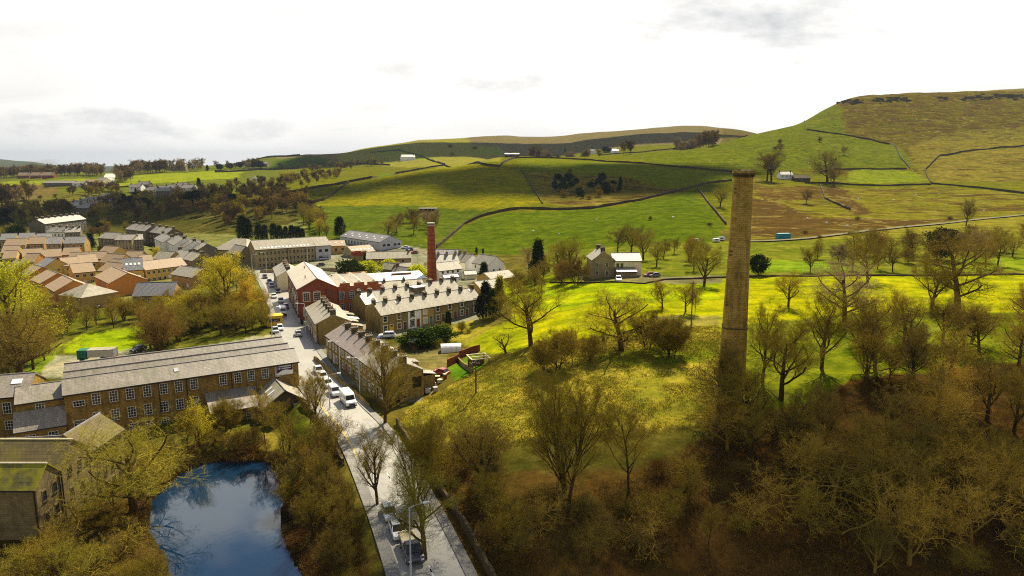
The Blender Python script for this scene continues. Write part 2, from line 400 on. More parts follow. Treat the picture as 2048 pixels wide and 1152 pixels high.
plain('red_paint', (.28, .015, .02), .1, 2, .4, .5)
plain('green_door', (.10, .22, .16), .1, 2, .5)
plain('brown_door', (.14, .05, .025), .2, 2, .5)
plain('concrete', (.36, .34, .30), .2, 1)
plain('lead_ridge', (.20, .18, .16), .2, 1)
roofing('slate', (.33, .275, .20), (.225, .185, .135), mossamt=.38, patch=.8)
roofing('slate_purple', (.29, .215, .165), (.21, .155, .12), mossamt=.3, patch=.8)
roofing('stone_slate', (.40, .35, .25), (.31, .27, .19), mossamt=.2, spec=.5)
roofing('stone_slate_pale', (.43, .375, .265), (.33, .285, .20), mossamt=.2, patch=.7, spec=.2, rough=.6)
roofing('mossy_slate', (.135, .115, .05), (.085, .072, .033), (.30, .27, .012), .9, .42, .55, rough=.85, spec=.15)
roofing('moss_roof_brown', (.17, .13, .055), (.11, .085, .036), (.17, .145, .018), .5, .40, .55, rough=.85, spec=.15)
roofing('sheet_pale', (.60, .51, .36), (.53, .45, .32), mossamt=.08, row=8, wdt=1.1, patch=.3)
roofing('sheet_white', (.72, .70, .64), (.66, .64, .58), mossamt=.04, row=8, wdt=1.1, patch=.15)
roofing('tile_brown', (.44, .305, .17), (.36, .245, .135), mossamt=.05, row=.35, wdt=.33, patch=.2, spec=.25, rough=.6)
roofing('tile_dark', (.13, .12, .12), (.10, .095, .095), mossamt=.02, row=.35, wdt=.33, patch=.2)
roofing('tile_grey', (.22, .20, .18), (.17, .155, .14), mossamt=.1, row=.35, wdt=.33, patch=.3)
def glass(name, c, rough=.12):
    s = NB(name)
    f = s.math('MULTIPLY', s.rand(), 1.0)
    m = s.mix(f, c4(c, .6), c4(c, 2.2))
    s.b.inputs['IOR'].default_value = 1.5
    return s.fin(m, rough, .5)
glass('pane', (.012, .012, .012))
glass('car_glass', (.012, .014, .016), .08)
plain('curtain', (.55, .5, .4), .2, 2)
def carpaint(name, c):
    s = NB(name); s.b.inputs['Coat Weight'].default_value = .6
    return s.fin(c4(c), .35, .5)
for nme, c in [('car_white', (.8, .8, .78)), ('car_silver', (.42, .43, .44)), ('car_dark', (.03, .032, .036)), ('car_blue', (.02, .05, .30)), ('car_red', (.35, .012, .02)), ('car_grey', (.14, .145, .15))]:
    carpaint(nme, c)
plain('rubber', (.018, .018, .018), .2)
plain('light_lens', (.75, .74, .7), .05, 2, .2, .5)
plain('tail_lens', (.4, .01, .01), .05, 2, .2, .5)
# asphalt, bleached by wear
s = NB('asphalt'); v = s.coord()
c = s.mix(s.ramp(s.noise(v, .12, 5), .35, .7), (.27, .245, .195, 1), (.33, .30, .24, 1))
c = s.mix(s.ramp(s.noise(v, 7, 3), .45, .9), c, (.17, .16, .135, 1))
c = s.mix(s.ramp(s.noise(v, .5, 4, .6, 1.5), .57, .62), c, (.21, .195, .16, 1))
s.bump(s.noise(v, 30, 2), .15, .01)
s.fin(c, .46, .9)
s = NB('pavement'); v = s.coord()
br = s.n('ShaderNodeTexBrick'); br.inputs['Scale'].default_value = 1; br.inputs['Brick Width'].default_value = .9; br.inputs['Row Height'].default_value = .6
br.inputs['Mortar Size'].default_value = .02
for i, k in (('Color1', .24), ('Color2', .19), ('Mortar', .1)):
    br.inputs[i].default_value = (k, k * .93, k * .8, 1)
s.l(v, br.inputs['Vector']); s.fin(br.outputs['Color'], .8)
plain('lane_surface', (.17, .15, .09), .2, .2, 1.0, 0.0)
plain('kerb', (.21, .19, .15), .2, 1)
plain('road_white', (.72, .71, .66), .12, 2)
plain('road_yellow', (.68, .46, .05), .15, 2)
plain('yard', (.46, .41, .31), .25, .5, .5, .6)
# ground: field colours ride on the land itself, broken up by tussocks and bracken
s = NB('ground'); v = s.coord()
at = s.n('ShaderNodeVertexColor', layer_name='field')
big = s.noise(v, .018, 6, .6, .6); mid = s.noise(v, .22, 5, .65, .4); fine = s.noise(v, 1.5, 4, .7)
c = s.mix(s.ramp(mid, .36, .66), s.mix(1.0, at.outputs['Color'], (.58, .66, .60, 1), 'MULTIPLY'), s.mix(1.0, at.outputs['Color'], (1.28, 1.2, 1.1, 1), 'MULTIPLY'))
mp = s.n('ShaderNodeMapping'); mp.inputs['Scale'].default_value = (.02, .16, .4); mp.inputs['Rotation'].default_value = (0, 0, .25); s.l(v, mp.inputs[0])
c = s.mix(s.ramp(s.noise(mp.outputs[0], 1.0, 5, .65, .5), .40, .62), s.mix(1.0, c, (.74, .76, .72, 1), 'MULTIPLY'), c)
c = s.mix(s.ramp(s.noise(v, .045, 5, .65, .8), .42, .60), s.mix(1.0, c, (.80, .88, .8, 1), 'MULTIPLY'), c)
c = s.mix(s.ramp(fine, .3, .75), s.mix(1.0, c, (.66, .66, .60, 1), 'MULTIPLY'), s.mix(1.0, c, (1.2, 1.16, 1.05, 1), 'MULTIPLY'))
mp = s.n('ShaderNodeMapping'); mp.inputs['Scale'].default_value = (.035, .10, .05); s.l(v, mp.inputs[0])
brk = s.noise(mp.outputs[0], 1.0, 7, .68, .8)
thr = s.math('SUBTRACT', .70, s.math('MULTIPLY', at.outputs['Alpha'], .34))
f = s.math('MULTIPLY', s.math('SUBTRACT', brk, thr), 9.0, True)
c = s.mix(f, c, s.mix(s.ramp(fine, .35, .7), (.036, .022, .006, 1), (.095, .052, .012, 1)))
spk = s.math('MULTIPLY', s.math('MULTIPLY', s.math('SUBTRACT', s.noise(v, .30, 3, .6), .58), 14.0, True), at.outputs['Alpha'], True)
c = s.mix(s.math('MULTIPLY', spk, .8), c, (.045, .032, .008, 1))
str_ = s.math('MULTIPLY', s.math('MULTIPLY', s.math('SUBTRACT', s.noise(v, .07, 5, .7, 1.2), .54), 10.0, True), at.outputs['Alpha'], True)
c = s.mix(s.math('MULTIPLY', str_, .55), c, (.27, .215, .05, 1))
s.bump(fine, .6, .25)
s.fin(c, 1.0, 0.0)
# water
s = NB('pond_water'); v = s.coord()
wv = s.n('ShaderNodeTexWave', wave_type='RINGS', rings_direction='SPHERICAL'); wv.inputs['Scale'].default_value = .85; wv.inputs['Distortion'].default_value = .15
mp = s.n('ShaderNodeMapping')
rc = P(497, 1076, POND_Z); mp.inputs['Location'].default_value = (-rc.x, -rc.y, 0); s.l(v, mp.inputs[0])
s.l(mp.outputs[0], wv.inputs['Vector'])
ln = s.n('ShaderNodeVectorMath', operation='LENGTH'); s.l(mp.outputs[0], ln.inputs[0])
fall = s.ramp(s.math('DIVIDE', ln.outputs['Value'], 3.2), .1, 1.0, (1, 1, 1, 1), (0, 0, 0, 1))
h = s.math('ADD', s.math('MULTIPLY', s.math('MULTIPLY', wv.outputs['Fac'], fall), .03), s.math('MULTIPLY', s.noise(v, 1.3, 3), .004))
s.bump(h, .5, 1.0)
s.b.inputs['IOR'].default_value = 1.75
s.fin((.004, .020, .045, 1), .02, .5)
# trees
def barky(name, a, b, sc=5.0, thin=0):
    s = NB(name); v = s.coord()
    c = s.mix(s.ramp(s.noise(v, sc, 4), .3, .7), c4(a), c4(b))
    c = s.mix(s.rand(), s.mix(1.0, c, (.78, .78, .76, 1), 'MULTIPLY'), s.mix(1.0, c, (1.25, 1.18, 1.1, 1), 'MULTIPLY'))
    s.fin(c, 1.0, 0.0)
    if thin:                            # thin leaves let the sun through
        tl = s.n('ShaderNodeBsdfTranslucent'); s.l(c, tl.inputs[0]); mx = s.n('ShaderNodeMixShader'); mx.inputs[0].default_value = thin
        s.l(s.b.outputs[0], mx.inputs[1]); s.l(tl.outputs[0], mx.inputs[2]); s.l(mx.outputs[0], s.o.inputs['Surface'])
    return s.m
barky('bark', (.050, .034, .014), (.10, .066, .024))
barky('bark_pale', (.30, .25, .15), (.18, .14, .075))
barky('twig_ochre', (.24, .178, .022), (.32, .24, .030))
barky('twig_dim', (.105, .072, .026), (.15, .10, .034))
barky('twig_pale', (.42, .275, .035), (.54, .37, .055))
barky('limb_olive', (.17, .115, .020), (.26, .18, .032))
barky('twig_brown', (.185, .135, .024), (.25, .182, .034))
barky('twig_rust', (.20, .130, .030), (.26, .165, .036))
barky('twig_grey', (.30, .22, .10), (.38, .285, .135))
barky('twig_olive', (.24, .20, .024), (.31, .26, .032))
barky('bud_yellow', (.50, .43, .018), (.62, .52, .025), 5.0, .5)
barky('bud_orange', (.60, .40, .03), (.50, .33, .03), 5.0, .4)
barky('leaf_dark', (.018, .032, .008), (.042, .062, .014), 1.5)
barky('leaf_mid', (.035, .06, .008), (.07, .10, .012), 1.5)
barky('leaf_lime', (.36, .40, .015), (.50, .50, .02), 1.5, .55)
barky('leaf_gold', (.34, .30, .02), (.20, .20, .015), 1.5, .55)
barky('bramble', (.13, .062, .014), (.25, .125, .028), .6)
barky('dry_grass', (.40, .31, .05), (.26, .23, .02), .4)
barky('gorse', (.16, .14, .02), (.25, .2, .03), .6)
barky('rock', (.07, .055, .03), (.13, .10, .055), .3)

# ------------------------------------------------------------------ mesh building
class MB:
    def __init__(s):
        s.v, s.f, s.mi = [], [], []
    def add(s, vs, fs, m=0):
        n = len(s.v); s.v += [tuple(p) for p in vs]; s.f += [[i + n for i in f] for f in fs]; s.mi += [m] * len(fs)
        return s
    def box(s, x0, x1, y0, y1, z0, z1, m=0, top=True, bot=True):
        vs = [(x0, y0, z0), (x1, y0, z0), (x1, y1, z0), (x0, y1, z0), (x0, y0, z1), (x1, y0, z1), (x1, y1, z1), (x0, y1, z1)]
        fs = [(0, 1, 5, 4), (1, 2, 6, 5), (2, 3, 7, 6), (3, 0, 4, 7)]
        if top: fs.append((4, 5, 6, 7))
        if bot: fs.append((3, 2, 1, 0))
        return s.add(vs, fs, m)
    def prism(s, poly, z0, z1, m=0):
        n = len(poly)
        vs = [(p[0], p[1], z0) for p in poly] + [(p[0], p[1], z1) for p in poly]
        fs = [(i, (i + 1) % n, n + (i + 1) % n, n + i) for i in range(n)] + [tuple(range(n, 2 * n)), tuple(range(n - 1, -1, -1))]
        return s.add(vs, fs, m)
    def side(s, prof, y0, y1, m=0, ins=0.0):    # profile in x,z swept across y
        n = len(prof)
        vs = [(a, y0, b) for a, b in prof] + [(a, y1, b) for a, b in prof]
        fs = [(i, n + i, n + (i + 1) % n, (i + 1) % n) for i in range(n)] + [tuple(range(n)), tuple(range(2 * n - 1, n - 1, -1))]
        return s.add(vs, fs, m)
    def slab(s, a, b, c, d, th, m=0):           # a,b,c,d counter-clockwise from above
        n = (Vector(b) - Vector(a)).cross(Vector(d) - Vector(a)).normalized() * th
        vs = [Vector(p) for p in (a, b, c, d)] + [Vector(p) + n for p in (a, b, c, d)]
        return s.add(vs, [(3, 2, 1, 0), (4, 5, 6, 7), (0, 1, 5, 4), (1, 2, 6, 5), (2, 3, 7, 6), (3, 0, 4, 7)], m)
    def tube(s, p0, p1, r0, r1, n=8, m=0, cap=True):
        p0, p1 = Vector(p0), Vector(p1)
        d = (p1 - p0).normalized(); a = d.orthogonal().normalized(); b = d.cross(a)
        vs = []
        for p, r in ((p0, r0), (p1, r1)):
            for i in range(n):
                t = 2 * math.pi * i / n; vs.append(p + (a * math.cos(t) + b * math.sin(t)) * r)
        fs = [(i, (i + 1) % n, n + (i + 1) % n, n + i) for i in range(n)]
        if cap: fs += [tuple(range(n, 2 * n)), tuple(range(n - 1, -1, -1))]
        return s.add(vs, fs, m)
    def mesh(s, name, mats):
        me = bpy.data.meshes.new(name)
        me.from_pydata(s.v, [], s.f)
        for m in (mats if isinstance(mats, (list, tuple)) else [mats]):
            me.materials.append(MATS[m])
        if any(s.mi): me.polygons.foreach_set('material_index', s.mi)
        me.update()
        return me
    def obj(s, name, mats, parent=None, loc=None, rz=0.0):
        return link(name, s.mesh(name, mats), parent, loc, rz)
def link(name, me, parent=None, loc=None, rz=0.0):
    o = bpy.data.objects.new(name, me); col.objects.link(o)
    if parent is not None: o.parent = parent
    if loc is not None: o.location = loc
    if rz: o.rotation_euler.z = rz
    return o
def tag(o, label=None, cat=None, group=None, kind=None):
    if label: o['label'] = label
    if cat: o['category'] = cat
    if group: o['group'] = group
    if kind: o['kind'] = kind
    return o
def thing(name, label, cat, loc=(0, 0, 0), rz=0.0, group=None):
    o = bpy.data.objects.new(name, None); col.objects.link(o)
    o.empty_display_size = .5
    o.location = loc; o.rotation_euler.z = rz
    return tag(o, label, cat, group)
def rawmesh(name, V, faces, mats, smooth=False, mi=None):     # numpy verts and one face size
    me = bpy.data.meshes.new(name)
    V = np.asarray(V, np.float32); Fc = np.asarray(faces, np.int32)
    me.vertices.add(len(V)); me.vertices.foreach_set('co', V.ravel())
    k = Fc.shape[1]
    me.loops.add(Fc.size); me.loops.foreach_set('vertex_index', Fc.ravel())
    me.polygons.add(len(Fc)); me.polygons.foreach_set('loop_start', np.arange(0, Fc.size, k, dtype=np.int32))
    for m in (mats if isinstance(mats, (list, tuple)) else [mats]):
        me.materials.append(MATS[m])
    if mi is not None: me.polygons.foreach_set('material_index', np.asarray(mi, np.int32))
    if smooth: me.polygons.foreach_set('use_smooth', np.ones(len(Fc), bool))
    me.update(calc_edges=True); me.validate()
    return me
def copy_tree(o, loc=None, rz=None, label=None, group=None, scale=None):
    c = o.copy(); col.objects.link(c)
    if loc is not None: c.location = loc
    if rz is not None: c.rotation_euler.z = rz
    if scale is not None: c.scale = scale
    if label: c['label'] = label
    if group: c['group'] = group
    for ch in KIDS.get(o.name, []):
        d = ch.copy(); col.objects.link(d); d.parent = c
        for g in KIDS.get(ch.name, []):
            e = g.copy(); col.objects.link(e); e.parent = d
    return c
KIDS = {}
def kids(o):
    KIDS[o.name] = [x for x in o.children]
    for x in o.children:
        if x.children: KIDS[x.name] = list(x.children)
    return o

# ------------------------------------------------------------------ the land
V = np.stack([XX, YY, Z], -1).reshape(-1, 3)
j, i = np.meshgrid(np.arange(NY - 1), np.arange(NK - 1), indexing='ij')
b = (j * NK + i).ravel()
me = rawmesh('ground', V, np.stack([b, b + 1, b + NK + 1, b + NK], -1), 'ground', True)
ca = me.color_attributes.new('field', 'FLOAT_COLOR', 'POINT')
C = np.zeros((NY, NK, 4)); C[:] = (.13, .105, .018, .35)
wob = 1 + (.03 + .03 * sstep(300, 500, YY)) * fbm(XX / np.clip(YY * .06, 10, 60), YY / np.clip(YY * .06, 10, 60), 4, 5)
WX, WY = XX * 1.0 + np.clip(YY * .04 - 4, .8, 26) * fbm(XX / (YY * .03), YY / (YY * .03 + 1), 3, 8), YY * wob
def paint(pts, c, a=0.0):
    if len(pts[0]) == 2: pts = [G(*p) for p in pts]
    C[inpoly(WX, WY, [(p[0], p[1]) for p in pts])] = (*c, a)
def paintc(mask, c, a=0.0):
    C[mask] = (*c, a)
GREEN, LIME, OLIVE, YEL = (.098, .128, .004), (.30, .32, .004), (.150, .142, .006), (.215, .190, .006)
MOOR, TAN, BRACK, LITTER = (.140, .108, .008), (.205, .160, .020), (.125, .075, .016), (.095, .048, .013)
paintc(YY > 330, OLIVE, .18)
paintc((YY > 1350) & (KX > -.34), (.20, .15, .07), .35)
paintc((YY > 1500) & (KX < -.34), (.075, .080, .045), .25)
paintc((YY > 700) & (KX < -.34) & (YY < 1500), (.13, .14, .015), .1)
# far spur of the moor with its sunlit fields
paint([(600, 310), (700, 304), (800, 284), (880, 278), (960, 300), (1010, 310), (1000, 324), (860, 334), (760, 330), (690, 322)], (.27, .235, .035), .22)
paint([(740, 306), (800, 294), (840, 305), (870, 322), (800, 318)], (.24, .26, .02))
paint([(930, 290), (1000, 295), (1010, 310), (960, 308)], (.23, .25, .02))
# right-hand hill
hillk = (XX > 0.30 * YY) & (YY > 640)
paintc(hillk, MOOR, .66)
paintc(hillk & (Z > 165 + 10 * fbm(XX / 60, YY / 60, 3, 2)), (.23, .165, .05), .05)
paint([(1800, 292), (1900, 268), (2048, 258), (2300, 250), (2300, 372), (2048, 366), (1862, 364), (1822, 338)], TAN, .55)
paint([(1230, 312), (1386, 291), (1490, 275), (1564, 256), (1697, 272), (1786, 290), (1816, 334), (1668, 340), (1505, 346), (1324, 330)], (.125, .140, .006), .36)
paint([(1030, 318), (1113, 318), (1215, 325), (1324, 333), (1465, 348), (1463, 358), (1366, 378), (1250, 352), (1130, 345), (1044, 338)], (.155, .165, .010), .08)
paint([(1700, 345), (1738, 339), (1813, 339), (1860, 362), (1700, 366)], (.20, .22, .012), .2)
# the near hill and the lower green pasture
paint([(626, 408), (668, 389), (699, 367), (743, 359), (791, 350), (890, 333), (962, 330), (1000, 335), (1044, 340), (1085, 408), (1010, 415), (860, 412), (720, 412)], YEL, .05)
paint([(560, 440), (640, 409), (860, 413), (1003, 420), (928, 447), (873, 497), (800, 500), (690, 480), (600, 470)], (.095, .12, .008), .15)
paint([(1061, 345), (1130, 350), (1250, 355), (1366, 380), (1283, 400), (1181, 415), (1085, 408)], (.19, .145, .022), .62)
paint([(873, 503), (901, 476), (928, 452), (1003, 426), (1181, 419), (1283, 404), (1395, 379), (1415, 405), (1452, 452), (1440, 484), (1300, 486), (1180, 500), (1000, 508)], GREEN, .10)
paint([(1490, 350), (1600, 372), (1700, 378), (1862, 372), (2048, 388), (2300, 400), (2300, 440), (2048, 428), (1789, 454), (1575, 479), (1470, 486)], (.185, .158, .012), .62)
paint([(1500, 395), (1570, 412), (1640, 436), (1760, 438), (1940, 438), (1789, 452), (1686, 466), (1560, 478), (1495, 470)], BRACK, .78)
paint([(1640, 372), (1690, 378), (1745, 425), (1720, 432)], BRACK, .9)
paint([(1505, 372), (1560, 378), (1630, 372), (1650, 398), (1580, 402), (1520, 400)], (.16, .10, .02), .75)
paint([(1575, 483), (1789, 459), (2048, 434), (2300, 420), (2300, 480), (2048, 490), (1800, 500), (1560, 505)], (.23, .195, .022), .3)
# plateau beside the chimney
plat = (YY > 128) & (YY < 236) & (KX > .0)
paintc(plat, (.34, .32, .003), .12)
paintc((YY > 200) & (YY < 300) & (KX > .05), (.17, .175, .014), .35)
paint([(1500, 520), (1700, 525), (1720, 545), (1500, 545)], (.19, .26, .012))
paint([(1860, 520), (2048, 515), (2300, 510), (2300, 545), (1860, 545)], (.22, .27, .012), .2)
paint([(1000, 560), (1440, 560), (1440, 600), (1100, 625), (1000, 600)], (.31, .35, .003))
paint([(1330, 632), (1440, 632), (1440, 655), (1260, 650)], (.27, .22, .05), .3)
paint([(1480, 650), (1700, 628), (1900, 625), (2300, 620), (2300, 755), (1700, 795), (1480, 825)], (.17, .19, .008), .3)
# grassy bank below it
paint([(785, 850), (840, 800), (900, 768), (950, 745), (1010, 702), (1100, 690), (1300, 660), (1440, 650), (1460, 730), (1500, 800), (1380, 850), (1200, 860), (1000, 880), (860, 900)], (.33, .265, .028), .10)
paint([(785, 855), (850, 862), (880, 880), (845, 900), (800, 872)], (.11, .17, .008), 0)
paint([(1200, 700), (1350, 690), (1440, 680), (1440, 720), (1300, 735), (1200, 720)], (.19, .21, .010), .1)
# woodland floor
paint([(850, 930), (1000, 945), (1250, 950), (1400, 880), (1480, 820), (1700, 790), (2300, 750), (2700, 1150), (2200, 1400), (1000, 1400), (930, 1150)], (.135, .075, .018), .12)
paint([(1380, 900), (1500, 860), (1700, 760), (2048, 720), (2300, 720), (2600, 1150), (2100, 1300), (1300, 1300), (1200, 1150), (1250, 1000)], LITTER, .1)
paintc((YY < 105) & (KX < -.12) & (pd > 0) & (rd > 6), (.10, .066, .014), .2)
paint([(410, 845), (520, 835), (640, 845), (650, 870), (560, 905), (470, 905), (400, 900)], (.25, .20, .03), .35)
paint([(585, 845), (650, 850), (640, 960), (600, 1000), (575, 960)], (.20, .20, .015), .4)
paintc((pd < 2.2 + 1.5 * fbm(XX / 3, YY / 3, 3, 6)) & (pd > -4), (.040, .026, .010), .2)
# town yards, park, gardens
paint([(655, 745), (600, 700), (560, 640), (505, 560), (430, 520), (480, 495), (640, 490), (690, 480), (810, 492), (860, 500), (930, 505), (1010, 530), (1000, 570), (960, 600), (960, 640), (760, 680), (800, 700), (850, 760), (845, 800), (770, 810)], (.27, .245, .19))
paintc((YY > 112) & (YY < 205) & (KX < -.31), (.12, .12, .012), .45)
paintc((YY >= 205) & (YY < 420) & (KX < -.30), (.20, .19, .06), .2)
paint([(125, 690), (170, 668), (290, 652), (300, 690), (270, 700), (130, 706)], (.27, .33, .003))
paint([(60, 700), (120, 690), (100, 740), (60, 750)], (.2, .26, .012), .2)
paint([(75, 755), (110, 712), (270, 698), (330, 705), (600, 660), (640, 700), (600, 720), (130, 760)], (.40, .35, .26))
paint([(860, 650), (950, 640), (1010, 660), (1000, 700), (950, 700), (880, 660)], (.31, .25, .03), .25)
paint([(930, 690), (985, 655), (1020, 640), (1060, 650), (1040, 700), (1000, 708)], (.31, .31, .005), .05)
paint([(890, 738), (920, 727), (945, 745), (915, 757)], (.10, .19, .008))
paint([(922, 722), (950, 708), (972, 728), (948, 742)], (.13, .24, .008))
paint([(770, 690), (880, 690), (900, 720), (870, 790), (840, 760), (800, 710)], (.20, .16, .06), .3)
paint([(1160, 545), (1300, 552), (1440, 552), (1440, 568), (1300, 566), (1160, 565)], (.20, .17, .09), .3)
# hollow of the valley seen from above: woods floor
paint([(0, 455), (120, 430), (240, 400), (330, 380), (430, 395), (560, 392), (640, 400), (600, 440), (500, 470), (330, 465), (100, 470)], (.085, .075, .014), .45)
paint([(0, 400), (120, 385), (230, 392), (200, 425), (90, 440), (0, 440)], (.155, .135, .025), .3)
paint([(0, 364), (120, 360), (270, 352), (480, 340), (480, 356), (330, 366), (210, 374), (0, 378)], (.25, .27, .012), .05)
paint([(0, 374), (130, 368), (90, 396), (0, 404)], (.17, .12, .04), .3)
paint([(560, 318), (640, 312), (660, 330), (580, 338), (540, 335)], (.085, .125, .012), .1)
paint([(560, 390), (650, 374), (780, 348), (890, 331), (760, 349), (660, 372)], (.12, .17, .008))
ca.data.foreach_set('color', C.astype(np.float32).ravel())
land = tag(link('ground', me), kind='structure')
land['label'] = 'valley floor, fields and moorland hills'

mb = MB()
n = 6
sub = []
for a, bb in zip(POND, POND[1:] + POND[:1]):
    for q in range(n):
        p = a.lerp(bb, q / n); sub.append((p.x, p.y))
sub = [(pc.x + (x - pc.x) * 1.06, pc.y + (y - pc.y) * 1.04) for x, y in sub]
mb.add([(x, y, POND_Z) for x, y in sub] + [(pc.x, pc.y, POND_Z)], [(k, (k + 1) % len(sub), len(sub)) for k in range(len(sub))])
tag(mb.obj('pond', 'pond_water'), 'still blue mill pond', None, None, 'structure')

def ribbon(pts, l, r, z, n=6):          # smooth strip along a polyline, l/r offsets to the left and right
    P2 = []
    pts = [Vector((*p, 0)) for p in pts]
    for k in range(len(pts) - 1):
        p0, p1, p2, p3 = pts[max(k - 1, 0)], pts[k], pts[k + 1], pts[min(k + 2, len(pts) - 1)]
        for q in range(n):
            t = q / n
            P2.append(.5 * ((2 * p1) + (p2 - p0) * t + (2 * p0 - 5 * p1 + 4 * p2 - p3) * t * t + (3 * p1 - p0 - 3 * p2 + p3) * t ** 3))
    P2.append(pts[-1])
    L_, R_ = [], []
    for k, p in enumerate(P2):
        d = (P2[min(k + 1, len(P2) - 1)] - P2[max(k - 1, 0)]).normalized(); nn = Vector((-d.y, d.x, 0))
        zv = z(p) if callable(z) else z
        L_.append((p + nn * l) + Vector((0, 0, zv))); R_.append((p - nn * r) + Vector((0, 0, zv)))
    return P2, L_, R_
def strip(mb, A, B, m=0):
    n = len(A); mb.add(A + B, [(k, n + k, n + k + 1, k + 1) for k in range(n - 1)], m)
P2, L_, R_ = ribbon(ROAD, 3.2, 3.2, 0.0)
mb = MB(); strip(mb, L_, R_); tag(mb.obj('road', 'asphalt'), 'grey asphalt street through the mill town', kind='structure')
for sgn in (1, -1):
    mb = MB()
    if sgn > 0: _, A, B = ribbon(ROAD, 4.6, -3.2, 0.12)
    else: _, A, B = ribbon(ROAD, -3.2, 4.4, 0.12)
    strip(mb, A, B)
    dn = lambda l: [Vector(p) - Vector((0, 0, .4)) for p in l]
    strip(mb, dn(A), A); strip(mb, B, dn(B))
    tag(mb.obj('pavement', 'pavement'), 'raised pavement along the street', kind='structure')
mb = MB()
_, A, B = ribbon(ROAD, .06, .06, .005, 24)
for k in range(0, len(A) - 2):
    if (k // 2) % 3 == 0 and k < 84: strip(mb, A[k:k + 3], B[k:k + 3])
tag(mb.obj('road_markings', 'road_white'), 'dashed white centre line on the street', kind='structure')
mb = MB()
_, A, B = ribbon(ROAD, 3.02, -2.92, .005, 6); strip(mb, A[16:27], B[16:27])
_, A, B = ribbon(ROAD, 2.84, -2.74, .005, 6); strip(mb, A[16:27], B[16:27])
tag(mb.obj('road_markings', 'road_yellow'), 'double yellow lines at the kerb', kind='structure')
# forecourt beside the end of the mill
mb = MB()
fc = [P(598, 774, .0), P(640, 775, 0), P(607, 700, 0), P(578, 655, 0), P(560, 650, 0), P(552, 668, 0), P(590, 690, 0), P(604, 740, 0)]
mb.add([(p.x, p.y, -.012) for p in fc], [tuple(range(len(fc)))])
tag(mb.obj('forecourt', 'yard'), 'pale worn forecourt at the mill end', kind='structure')
lane = [(p.x, p.y) for p in (G(px, py) for px, py in [(1490, 484), (1575, 481), (1686, 469), (1789, 457), (1928, 443), (2048, 431), (2200, 420)])]
_, A, B = ribbon(lane, 1.7, 1.7, lambda p: H(p.x, p.y) + .45, 8)
mb = MB(); strip(mb, A, B); tag(mb.obj('lane', 'lane_surface'), 'narrow grey lane crossing the hillside', kind='structure')
lane2 = [(p.x, p.y) for p in (G(px, py) for px, py in [(262, 372), (240, 374), (216, 374), (216, 366), (219, 357), (222, 349)])]
_, A, B = ribbon(lane2, 7, 7, lambda p: H(p.x, p.y) + 1.4, 8)
mb = MB(); strip(mb, A, B); tag(mb.obj('lane', 'yard'), 'pale straight road climbing the far field', kind='structure')

# ------------------------------------------------------------------ buildings
WIN = {}
def window_mesh(w, h, nx, ny, frame='white_paint', pane='pane', trim=None, arch=False, t=.06):
    key = (round(w, 2), round(h, 2), nx, ny, frame, pane, trim, arch)
    if key in WIN: return WIN[key]
    f, g = MB(), MB()
    if trim:
        f.box(-w / 2 - .16, w / 2 + .16, -.05, .02, h / 2, h / 2 + .2, 1); f.box(-w / 2 - .2, w / 2 + .2, -.12, .02, -h / 2 - .16, -h / 2, 1)
        f.box(-w / 2 - .14, -w / 2, -.045, .02, -h / 2, h / 2, 1); f.box(w / 2, w / 2 + .14, -.045, .02, -h / 2, h / 2, 1)
    b = t
    f.box(-w / 2, w / 2, -.08, .01, h / 2 - b, h / 2); f.box(-w / 2, w / 2, -.08, .01, -h / 2, -h / 2 + b)
    f.box(-w / 2, -w / 2 + b, -.078, .01, -h / 2 + b, h / 2 - b); f.box(w / 2 - b, w / 2, -.078, .01, -h / 2 + b, h / 2 - b)
    for k in range(1, nx):
        x = -w / 2 + w * k / nx; f.box(x - b * .36, x + b * .36, -.07, .01, -h / 2 + b, h / 2 - b)
    for k in range(1, ny):
        z = -h / 2 + h * k / ny; f.box(-w / 2 + b, w / 2 - b, -.066, .01, z - b * .36, z + b * .36)
    if arch:
        n = 8
        for k in range(n):
            a0, a1 = math.pi * k / n, math.pi * (k + 1) / n
            q = lambda a, r: (-math.cos(a) * r, math.sin(a) * r * .55 + h / 2)
            p = [q(a0, w / 2 - b), q(a1, w / 2 - b), q(a1, w / 2), q(a0, w / 2)]
            f.add([(x, -.075, z) for x, z in p] + [(x, .01, z) for x, z in p], [(0, 1, 2, 3), (3, 2, 6, 7), (0, 4, 5, 1)])
        g.add([(-w / 2, -.03, h / 2)] + [(-math.cos(math.pi * k / n) * w / 2, -.03, h / 2 + math.sin(math.pi * k / n) * w * .275) for k in range(1, n)] + [(w / 2, -.03, h / 2)], [tuple(range(n + 1))[::-1]])
    g.add([(-w / 2, -.03, -h / 2), (w / 2, -.03, -h / 2), (w / 2, -.03, h / 2), (-w / 2, -.03, h / 2)], [(0, 1, 2, 3)])
    mats = [frame, trim] if trim else [frame]
    WIN[key] = (f.mesh('window_frame', mats), g.mesh('pane', pane))
    return WIN[key]
HS = []
